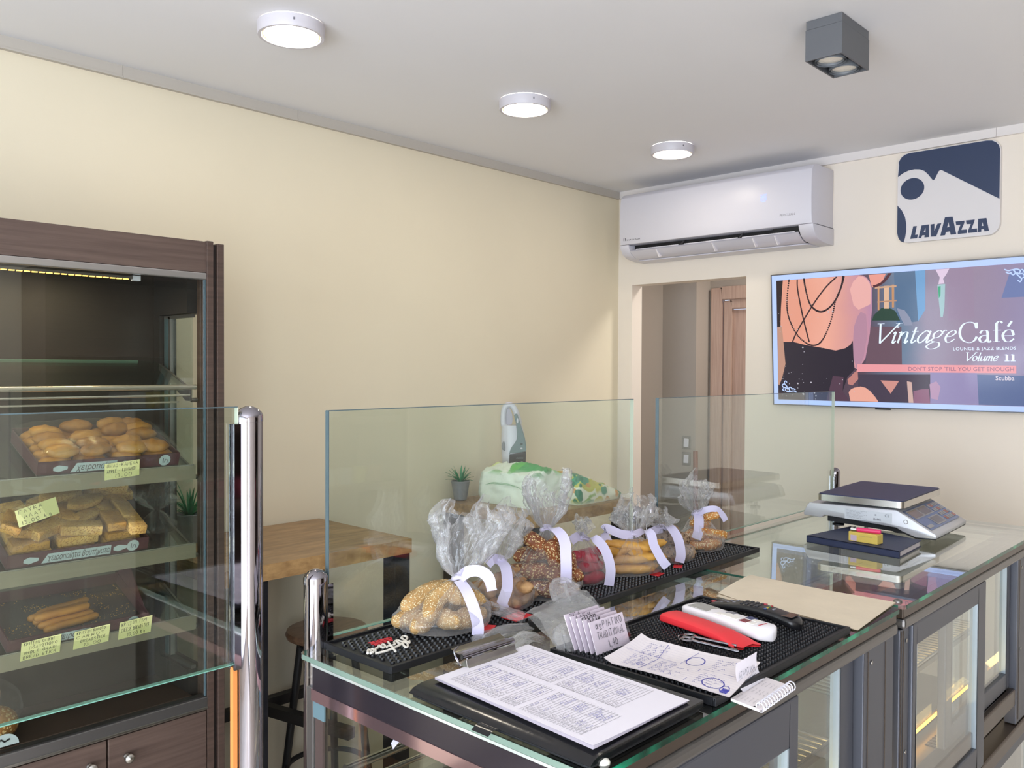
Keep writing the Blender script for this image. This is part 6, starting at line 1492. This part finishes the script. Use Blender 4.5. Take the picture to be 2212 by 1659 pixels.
# clipboard
t = thing('clipboard', (.88, .755, 1.2), 'black clipboard folder at the near corner of the counter', 'clipboard')
m = MB(); m.prism(rr_poly(.240, .318, .010, 5, .8805, .7575), (0, 0, 1.2004), (1, 0, 0), (0, 1, 0), (0, 0, .0035)); m.build('back_cover', black_rubber, t, bevel=.001)
vinyl = P_mat('black_vinyl', '#0E0E12', .16, spec=.55, bump=.08, bscale=90)
m = MB(); m.grid(lambda u, v: (.7595 + .243 * u, .598 + .320 * v, 1.2045 + .0085 * min(1, (u / .09)) ** .5 if u < .09 else 1.213), 30, 6); m.grid(lambda u, v: (.7595 + .243 * (1 - u), .598 + .320 * v, 1.2042), 4, 4)
m.grid(lambda u, v: (.7595 + .243 * u, .598, 1.2042 + v * ((.0003 + .0085 * min(1, (u / .09)) ** .5) if u < .09 else .0088)), 30, 2); m.grid(lambda u, v: (1.0025, .598 + .32 * u, 1.2042 + .0088 * v), 4, 1); m.grid(lambda u, v: (.7595 + .243 * u, .918, 1.2042 + v * ((.0003 + .0085 * min(1, (u / .09)) ** .5) if u < .09 else .0088)), 30, 2)
m.build('front_cover', vinyl, t, smooth=True)
m = MB(); m.grid(lambda u, v: (.762 - .022 * u, .742 + .030 * v, 1.2035 + .004 * sin(u * pi) - .002 * u), 8, 4); m.build('strap_tab', vinyl, t, smooth='all')
def clipz(u, v): return .0012 * sin(u * pi) + (.003 * (1 - u) ** 4)
for k in range(3):
    o, S = sheet_paper('order_sheet', (.776 + .0015 * k, .607 + .001 * k), (.980 + .001 * k, .6085 - .001 * k), (1.002, .914 + .001 * k), (.7965, .906), 1.2135 + k * .0012, ['lowest printed sheet on the black clipboard', 'second printed sheet on the black clipboard', 'top printed order sheet covered in blue handwriting on the clipboard'][k], 'paper', clipz, group='order sheets on the clipboard')
def table_block(S, m_line, m_txt, m_ink, u0, u1, v0, v1, rows, cols, seed, ink_rows):
    r = random.Random(seed)
    for i in range(rows + 1):
        v = v1 - (v1 - v0) * i / rows; smap(m_line, S, [(u0 + (u1 - u0) * q / 8, v) for q in range(9)], .0004)
    for c in cols: smap(m_line, S, [(u0 + (u1 - u0) * c, v0 + (v1 - v0) * q / 6) for q in range(7)], .0004)
    dv = (v1 - v0) / rows
    def scr_(m, ua, ub, v, hh, wd, sd):
        rr = random.Random(sd); u = ua
        while u < ub:
            wl = min(ub - u, rr.uniform(.015, .05)); k = max(4, int(wl / .0042)); pts = [(u + wl * i / k, v + hh * (.1 + .75 * (i % 2) * rr.uniform(.5, 1.2) + rr.uniform(-.1, .1))) for i in range(k)]
            smap(m, S, pts, wd); u += wl + rr.uniform(.006, .014)
    for i in range(rows):
        v = v1 - dv * (i + .85)
        scr_(m_txt, u0 + (u1 - u0) * (cols[0] + .015), u0 + (u1 - u0) * min(cols[1] - .03, cols[0] + .08 + r.random() * .22), v, dv * .6, .00042, seed * 31 + i)
        scr_(m_txt, u0 + .005, u0 + (u1 - u0) * cols[0] * .8, v, dv * .5, .0004, seed * 37 + i)
        if i in ink_rows:
            ua = u0 + (u1 - u0) * (cols[1] + .02 + .05 * r.random()); scr_(m_ink, ua, min(u1, ua + (u1 - u0) * (.12 + .25 * r.random())), v - dv * .1, dv * .95, .00062, seed * 41 + i)
            if r.random() < .5: scr_(m_ink, u0 + (u1 - u0) * (cols[0] + .12), u0 + (u1 - u0) * (cols[0] + .3), v, dv * .7, .0005, seed * 43 + i)
ml, mt, mi = MB(), MB(), MB()
table_block(S, ml, mt, mi, .055, .465, .615, .93, 15, (.12, .60, .95), 1, (0, 3, 4, 7, 8, 9, 12, 13))
table_block(S, ml, mt, mi, .53, .955, .56, .93, 17, (.02, .42, .95), 2, (1, 2, 4, 5, 6, 8, 13, 14, 15))
table_block(S, ml, mt, mi, .055, .465, .49, .59, 6, (.12, .60, .95), 3, (2, 4))
table_block(S, ml, mt, mi, .055, .465, .10, .455, 19, (.12, .60, .95), 4, (0, 1, 4, 5, 8, 9, 10, 13, 14, 15, 16, 17))
table_block(S, ml, mt, mi, .53, .955, .30, .53, 12, (.02, .42, .95), 5, (0, 1, 2, 3, 4, 6, 7, 9))
table_block(S, ml, mt, mi, .53, .955, .17, .285, 6, (.02, .42, .95), 6, (0, 1, 2))
ml.build('ruled_lines', ink_grey, o); mt.build('printed_rows', P_mat('ink_print', '#55535A', .7), o); mi.build('blue_handwriting', ink_blue, o)
# clip: sprung metal jaw with its lever
m = MB(); m.prism([(0, 0), (.012, .0015), (.022, .010), (.024, .010), (.026, .0015), (.03, 0), (.03, -.001), (0, -.001)], (.858, .930, 1.2185), (0, -1, 0), (0, 0, 1), (.104, 0, 0)); m.build('clip_jaw', steel, t, bevel=.0006)
m = MB(); m.tube([(.856, .914, 1.232), (.965, .914, 1.232)], .0042, 12); m.build('clip_hinge', chrome, t, smooth=True)
m = MB(); m.grid(lambda u, v: (.858 + .104 * u, .914 + .026 * v, 1.236 + .002 * v - .003 * sin(v * pi)), 6, 8); m.grid(lambda u, v: (.962 - .104 * u, .914 + .026 * v, 1.2345 + .002 * v - .003 * sin(v * pi)), 6, 8); m.build('clip_lever', P_mat('brass_steel', '#8E8676', .18, metal=1.0), t, smooth='all')
for x in (.88, .935):
    m = MB(); m.lathe([(0, 0), (.005, 0), (.005, .0025), (.0025, .004), (0, .0042)], 14, (x, .9255, 1.2215), caps=False); m.build('clip_rivet', chrome, t, smooth=True)
m = MB(); m.tube([(.852, .912, 1.220), (.848, .918, 1.232), (.850, .925, 1.240), (.862, .928, 1.243)], .0014, 8); m.build('clip_spring', chrome, t, smooth=True)
# loose note sheet on the wide mat
def nz(u, v): return .0050 * max(0, u - .6) ** 1.5 * 4 + .003 * sin(v * 3 + u * 2) ** 2 + .012 * max(0, .16 - v) * max(0, u - .3) * 6 * .2 + .010 * (max(0, v - .9) / .1) ** 2 * .6
o, S = sheet_paper('note_sheet', (1.036, .578), (1.170, .602), (1.148, .800), (1.030, .786), NZ + .0008, 'loose lined note sheet with blue scribbled notes on the wide mat', 'paper', nz, mat=paper_warm)
m = MB(); mg_ = MB(); r_ = random.Random(14)
def uvscr(m, u0, v0, du, dv, L, h, wd, sd):
    rr = random.Random(sd); x = 0
    while x < L:
        wl = min(L - x, rr.uniform(.03, .08)); k = max(4, int(wl / .009)); pts = []
        for i in range(k):
            a = x + wl * i / k; b = h * (.1 + .8 * (i % 2) * rr.uniform(.4, 1.2)); pts.append((u0 + du * a - dv * b, v0 + dv * a + du * b))
        smap(m, S, pts, wd * 1.35); x += wl + rr.uniform(.01, .03)
for i in range(16): smap(mg_, S, [(.02 + i * .06, q / 10) for q in range(11)], .0003)
for k in range(9): uvscr(m, .12 + .045 * k, .90, 0, -1, .12 + .12 * r_.random(), .032, .0006, k)
for k in range(8): uvscr(m, .10 + .05 * k, .66, 0, -1, .10 + .18 * r_.random(), .032, .0006, 20 + k)
for k in range(7): uvscr(m, .56 + .05 * k, .88, 0, -1, .10 + .12 * r_.random(), .036, .0007, 40 + k)
for k in range(6): uvscr(m, .55 + .06 * k, .30, 0, -1, .08 + .15 * r_.random(), .034, .0006, 60 + k)
for k in range(6): uvscr(m, .08 + .06 * k, .30, 0, -1, .10 + .12 * r_.random(), .034, .0006, 80 + k)
for pts in ([(.05, .72), (.5, .70), (.95, .74)], [(.06, .36), (.5, .34)], [(.52, .98), (.53, .55)], [(.55, .52), (.95, .48)], [(.50, .33), (.50, .05)]): smap(m, S, pts, .0007)
for (cu, cv, ru, rv_) in ((.22, .76, .05, .025), (.70, .44, .14, .07), (.20, .17, .13, .08), (.14, .07, .09, .03)):
    for e in (1, .93): smap(m, S, [(cu + ru * e * cos(a * pi / 12), cv + rv_ * e * sin(a * pi / 12)) for a in range(25)], .0008)
for e in range(10): smap(m, S, [(.10 + .06 * cos(a * 2.1 + e), .06 + .025 * sin(a * 1.7 + e)) for a in range(14)], .0009)
mg_.build('ruled_lines', P_mat('ruled_blue', '#C3BFD3', .7), o); m.build('blue_handwriting', ink_blue, o)
# spiral notepad hanging over the counter's edge, one page curling back
t = thing('spiral_notepad', (1.105, .58, 1.2), 'small spiral notepad with a curling torn page at the counter edge', 'notepad')
def pad(a, b, z): # a along the spiral, b towards the far side
    o_ = Vector((1.047, .541, 0)); ua = Vector((.110, .006, 0)); ub = Vector((.010, .058, 0)); p = o_ + ua * a + ub * b; return Vector((p.x, p.y, z))
m = MB(); m.add([pad(0, 0, 1.2006), pad(1, 0, 1.2006), pad(1, .78, 1.2006), pad(0, .78, 1.2006), pad(0, 0, 1.2042), pad(1, 0, 1.2042), pad(1, .78, 1.2042), pad(0, .78, 1.2042)], [(0, 3, 2, 1), (4, 5, 6, 7), (0, 1, 5, 4), (1, 2, 6, 5), (2, 3, 7, 6), (3, 0, 4, 7)]); m.build('pages', paper_warm, t)
m = MB()
for i in range(5): 
    for k in range(3): scribble(m, pad(.08 + .3 * k, .22 + i * .11, 1.2043), pad(1, 0, 0) - pad(0, 0, 0), pad(0, 1, 0) - pad(0, 0, 0), .018, .003, .0004, i * 3 + k)
m.build('pad_handwriting', ink_grey, t)
cm = MB()
def curl(u, v):
    a = v * 2.15; R0 = .020; base = pad(.30 + .62 * u, .70, 1.2048)
    y = .002 * 0 + R0 * sin(a) * .55 + .006 * v; z = R0 * (1 - cos(a)) * 1.15
    jag = (.0012 * noise.noise(Vector((u * 9, 3, 1))) * (v > .97)) 
    return (base.x + .004 * v, base.y + y, base.z + z + jag)
cm.grid(curl, 24, 20); cm.build('curled_page', paper, t, smooth='all')
cm = MB()
un = (Vector(curl(1, .4)) - Vector(curl(0, .4))).normalized(); vn = (Vector(curl(.5, .62)) - Vector(curl(.5, .42))).normalized(); nn = un.cross(vn)
o0 = Vector(curl(.06, .50)) + nn * .0022
strokes(cm, 'AГPOTIKH'.replace('Г', 'Γ'), o0, un, vn, .0085, .0070, .0007, seed=6)
for w_ in (.30, .24): scribble(cm, Vector(curl(.2, w_)) + nn * .0016, un, vn, .035, .003, .0004, int(w_ * 100))
cm.ribbon([o0 + un * .015 - vn * .006 + nn * .0005, o0 + un * .05 - vn * .004 + nn * .0005], .0006, nn)
cm.build('page_handwriting', P_mat('ink_pencil', '#5B6070', .6), t)
hole = MB()
for i in range(13):
    a = .03 + .94 * i / 12; c = pad(a, .02, 1.2045)
    m = MB(); pts = []
    ub = (pad(0, 1, 0) - pad(0, 0, 0)).normalized()
    for k in range(14):
        q = 2 * pi * k / 14; pts.append(c + ub * (.0065 * cos(q) - .002) + Vector((0, 0, .0062 * sin(q) + .0012)))
    m.tube(pts, .00085, 6, closed=True); m.build('spiral_ring', white_plastic, t, smooth=True)
    p = pad(a, .13, 1.2044); hole.add([p + Vector((.0022 * cos(k * pi / 4), .0022 * sin(k * pi / 4), 0)) for k in range(8)], [tuple(range(8))])
hole.build('punched_holes', ink_black, t)
# kraft paper sheets
def kz(u, v): return .0004 + .004 * sin(pi * u) * (v ** 2) + .002 * sin(5 * v + 3 * u) * v + .010 * max(0, v - .82) * max(0, .6 - u) * 4
sheet_paper('kraft_sheet', (1.500, .592), (1.722, .603), (1.727, .905), (1.520, .880), 1.2003, 'lower cream wrapping paper sheet lying across the two counters', 'paper', lambda u, v: kz(u, v) * .5, mat=kraft, group='cream wrapping paper sheets')
sheet_paper('kraft_sheet', (1.493, .586), (1.726, .604), (1.722, .912), (1.535, .884), 1.2016, 'top cream wrapping paper sheet lying across the two counters', 'paper', kz, mat=kraft, group='cream wrapping paper sheets')

# ---------------------------------------------------------------- weighing scale
SC = Vector((2.36, .727, 1.2)); SR = RZ(.045)
t = thing('weighing_scale', SC, 'silver shop weighing scale with navy pan and sloping display panel', 'scale')
def sp_(x, y, z): return SC + SR @ Vector((x, y, z))
def sprism(m, prof, x0, x1): m.prism([(p[0], p[1]) for p in prof], sp_(x0, 0, 0), SR @ Vector((0, 1, 0)), Vector((0, 0, 1)), SR @ Vector((x1 - x0, 0, 0)))
silver = P_mat('scale_silver', '#C6C7CC', .32, metal=.35)
body = [(0, .018), (.0, .030), (.012, .036), (.092, .080), (.10, .084), (.335, .080), (.342, .074), (.352, .050), (.352, .042), (.30, .040), (.292, .047), (.275, .047), (.10, .036), (.085, .028), (.05, .016)]
m = MB(); sprism(m, body, 0, .305); m.build('scale_body', silver, t, bevel=.004, smooth=True)
m = MB(); sprism(m, [(.06, .024), (.085, .034), (.29, .046), (.29, .030), (.10, .022)], .02, .285); m.build('under_frame', black_rubber, t)
m = MB(); sprism(m, [(.002, .016), (.05, .0135), (.088, .026), (.088, .029), (.05, .0165), (.002, .0195)], .0, .305); m.build('lower_trim', black_rubber, t)
for (x, y, z0) in ((.035, .10, .0195), (.035, .265, .0195), (.265, .10, .0005), (.265, .265, .0005)):
    m = MB(); m.lathe([(0, z0), (.016, z0), (.016, z0 + .004), (.006, z0 + .006), (.006, .032), (.011, .034), (.011, .044), (0, .044)], 18, sp_(x, y, 0), caps=False); m.build('foot', black_rubber, t, smooth=True)
pan = MB(); k = MB(); k.prism(rr_poly(.360, .232, .016, 6, .172, .195), (0, 0, .090), (1, 0, 0), (0, 1, 0), (0, 0, .0175))
pan.add([sp_(*p) for p in k.v], k.f); pan.build('pan', P_mat('pan_steel', '#BDB8B0', .25, metal=.9), t, smooth=True)
m = MB(); k = MB(); k.prism(rr_poly(.354, .226, .014, 6, .172, .195), (0, 0, .1077), (1, 0, 0), (0, 1, 0), (0, 0, .0022)); m.add([sp_(*p) for p in k.v], k.f); m.build('pan_cover', P_mat('pan_navy', '#2E3357', .5, bump=.1, bscale=300), t)
m = MB(); k = MB(); k.box(.10, .24, .15, .24, .078, .0895); m.add([sp_(*p) for p in k.v], k.f); m.build('pan_support', black_rubber, t)
# display panel on the slope
s0 = Vector((0, .0125, .0365)); s1 = Vector((0, .0905, .0795)); sl = (s1 - s0); nl = Vector((0, -sl.z, sl.y)).normalized()
def dp(a, b, d=.0006): # a across, b up the slope
    q = s0 + sl * b + nl * d; return sp_(.012 + .281 * a, q.y, q.z)
def dquad(name, a0, a1, b0, b1, mat, d):
    m = MB(); m.add([dp(a0, b0, d), dp(a1, b0, d), dp(a1, b1, d), dp(a0, b1, d)], [(0, 1, 2, 3)]); m.build(name, mat, t)
dquad('display_panel', 0, 1, .03, .97, P_mat('panel_blue', '#6F7C9E', .25), .0012)
lcd2 = P_mat('lcd_bronze', '#8E7F68', .15); pk = P_mat('key_pale', '#A9A7A6', .4)
dquad('lcd_frame', .04, .62, .54, .92, pk, .0018)
for a0, a1, b0, b1 in ((.06, .31, .58, .88), (.35, .60, .58, .88)): dquad('lcd_window', a0, a1, b0, b1, lcd2, .0022)
dquad('lcd_frame', .30, .60, .10, .46, pk, .0018); dquad('lcd_window', .33, .57, .14, .42, lcd2, .0022)
for i in range(4):
    for j in range(5): dquad('key', .66 + j * .066, .715 + j * .066, .14 + i * .2, .28 + i * .2, pk if (i + j) % 4 else P_mat('key_red_%d%d' % (i, j), '#B7705C', .4), .0020)
dquad('panel_logo', .02, .18, .10, .22, pk, .0018)
# rating label on the side
LB = lambda y, z: sp_(-.0006, y, z)
m = MB(); m.add([LB(.235, .0735), LB(.110, .0735), LB(.110, .046), LB(.235, .046)], [(0, 1, 2, 3)]); m.build('rating_label', P_mat('label_silver', '#D3D8DD', .4), t)
uu = SR @ Vector((0, -1, 0)); 
m = MB()
for i in range(7): scribble(m, LB(.230, .0690 - i * .0032), uu, (0, 0, 1), .055 - .008 * (i % 3), .0018, .0004, 50 + i, off=.0004)
bfont('CE', .0098, LB(.1285, .0625), uu, (0, 0, 1), ink_black, 'l', m); bfont('RoHS', .0085, LB(.158, .0505), uu, (0, 0, 1), ink_black, 'l', m)
bfont('☰', .006, LB(.155, .0625), uu, (0, 0, 1), ink_black, 'l', m)
m.build('label_print', P_mat('label_ink', '#4A4A55', .6), t)
m = MB(); m.lathe([(.004, 0), (.005, .0006), (.006, 0)], 16, LB(.075, .055), SR @ RY(-pi / 2), caps=False); m.build('seal_ring', pk, t)
# notebook, yellow box, lighter
nb = [Vector(p) for p in ((2.140, .742, 0), (2.325, .752, 0), (2.392, .962, 0), (2.176, .992, 0))]
t = thing('notebook', (2.25, .87, 1.2), 'closed navy hardback notebook tucked under the weighing scale', 'notebook')
nv_m = P_mat('navy_cover', '#2B3350', .5, bump=.2, bscale=200)
def qprism(m, q, z0, z1): m.prism([(p.x, p.y) for p in q], (0, 0, z0), (1, 0, 0), (0, 1, 0), (0, 0, z1 - z0))
cN = sum(nb, Vector()) / 4
m = MB(); qprism(m, nb, 1.2004, 1.2026); m.build('back_cover', nv_m, t)
m = MB(); qprism(m, [cN + (p - cN) * .965 for p in nb], 1.2027, 1.2160); m.build('page_block', paper_warm, t)
m = MB(); qprism(m, nb, 1.2161, 1.2183); m.build('front_cover', nv_m, t)
m = MB(); m.prism([(0, 0), (.004, 0), (.004, .0178), (0, .0178)], nb[3] + Vector((0, 0, 1.2005)), (nb[2] - nb[3]).normalized(), (0, 0, 1), nb[0] - nb[3]); m.build('spine', nv_m, t)
t = thing('matchbox', (2.19, .845, 1.2185), 'small yellow cardboard box on the navy notebook', 'box')
R3 = RZ(-.10)
m = MB(); m.obox((2.196, .845, 1.2185 + .0125), (.030, .076, .024), R3); m.build('box_sleeve', P_mat('box_yellow', '#D9BE5E', .5), t, bevel=.001)
c0 = Vector((2.196, .845, 1.231)) + R3 @ Vector((-.0153, .024, -.003))
m = MB(); m.obox(c0, (.0006, .016, .014), R3); m.build('printed_patch', P_mat('patch_lilac', '#C9B4C4', .5), t)
m = MB(); scribble(m, Vector((2.196, .845, 1.231)) + R3 @ Vector((-.0152, .010, .003)), R3 @ Vector((0, -1, 0)), (0, 0, 1), .035, .0022, .0004, 3); m.build('printed_line', ink_grey, t)
t = thing('lighter', (2.197, .835, 1.243), 'bright pink lighter lying on the yellow box', 'lighter')
la, lb = Vector((2.192, .866, 1.2487)), Vector((2.200, .808, 1.2487))
m = MB(); m.tube([la.lerp(lb, .0), la.lerp(lb, .02), la.lerp(lb, .97), lb], [.0045, .0056, .0056, .004], 14); m.build('lighter_body', P_mat('lighter_pink', '#E03A70', .25), t, smooth=True)
m = MB(); m.tube([la, la + (la - lb).normalized() * .014], .005, 12); m.build('lighter_hood', steel, t, smooth=True)
m = MB(); m.tube([la + Vector((-.003, .006, .003)), la + Vector((.003, .006, .003))], .0034, 12); m.build('lighter_wheel', black_metal, t, smooth=True)
# ---------------------------------------------------------------- shelf unit opposite, mirrored in the cabinet glass
t = thing('shelf_unit', (2.3, -1.45, 0), 'dark wood shelving mirrored in the cabinet glass', 'shelves')
for b in ((1.72, 1.76, -1.74, -1.32, 0, 2.25), (3.0, 3.04, -1.74, -1.32, 0, 2.25), (1.76, 3.0, -1.74, -1.72, 0, 2.25)): m = MB(); m.box(*b); m.build('upright', dark_wood, t)
for z in (2.2, 1.72, 1.36, 1.0, .5): m = MB(); m.box(1.76, 3.0, -1.72, -1.32, z, z + .04); m.build('shelf', dark_wood, t)
for k, (x, c) in enumerate(((2.12, '#8C8790'), (2.225, '#B4B0AE'), (2.32, '#B8A022'), (2.42, '#9DA03A'))):
    m = MB(); m.box(x, x + .085, -1.45, -1.36, 1.4005, 1.50); o = m.build('tea_box', P_mat('tea_%d' % k, c, .5), None, origin=(x, -1.4, 1.4005), bevel=.003); tag(o, ['lilac', 'white', 'mustard yellow', 'olive green'][k] + ' tea box on the mirrored shelving', 'box', 'tea boxes on the mirrored shelving')
t = thing('storage_jar', (2.60, -1.40, 1.4), 'pale tall jar with lid on the mirrored shelving', 'jar')
m = MB(); m.lathe([(0, 1.4005), (.045, 1.4005), (.048, 1.41), (.048, 1.55), (.04, 1.56), (0, 1.56)], 24, (2.60, -1.40, 0), caps=False); m.build('jar_body', P_mat('jar_pale', '#A79AA0', .4), t, smooth=True)
m = MB(); m.lathe([(0, 1.5605), (.044, 1.5605), (.044, 1.585), (0, 1.587)], 24, (2.60, -1.40, 0), caps=False); m.build('jar_lid', white_plastic, t, smooth=True)
for k, c in enumerate(('#8C3A48', '#8C3A48', '#A0485A', '#A8505E', '#4E6A5E', '#5E7A3A', '#6A8A44', '#8FA0A0', '#9AA8A8', '#8A9AA8', '#9A9A40', '#8A5A40')):
    x = 1.80 + k * .098; m = MB(); m.lathe([(0, 1.0405), (.034, 1.0405), (.042, 1.12), (.044, 1.125), (0, 1.127)], 20, (x, -1.40, 0), caps=False)
    o = m.build('paper_cup', P_mat('cup_%d' % k, c, .5), None, origin=(x, -1.40, 1.0405), smooth=True); tag(o, ('dark red', 'dark red', 'rose', 'pink', 'grey green', 'dark green', 'leaf green', 'pale grey', 'light grey', 'blue grey', 'yellow olive', 'brown')[k] + ' cup, number %s from the left on the mirrored shelving' % ('one', 'two', 'three', 'four', 'five', 'six', 'seven', 'eight', 'nine', 'ten', 'eleven', 'twelve')[k], 'cup', 'coloured cups on the mirrored shelving')

for o in bpy.data.objects:
    n = o.name.split('.')[0]
    if n in ('blue_handwriting', 'handwriting', 'pad_handwriting', 'page_handwriting', 'ruled_lines', 'printed_rows', 'punched_holes', 'picture_sparkle', 'label_print', 'printed_lines'): o['kind'] = 'stuff'
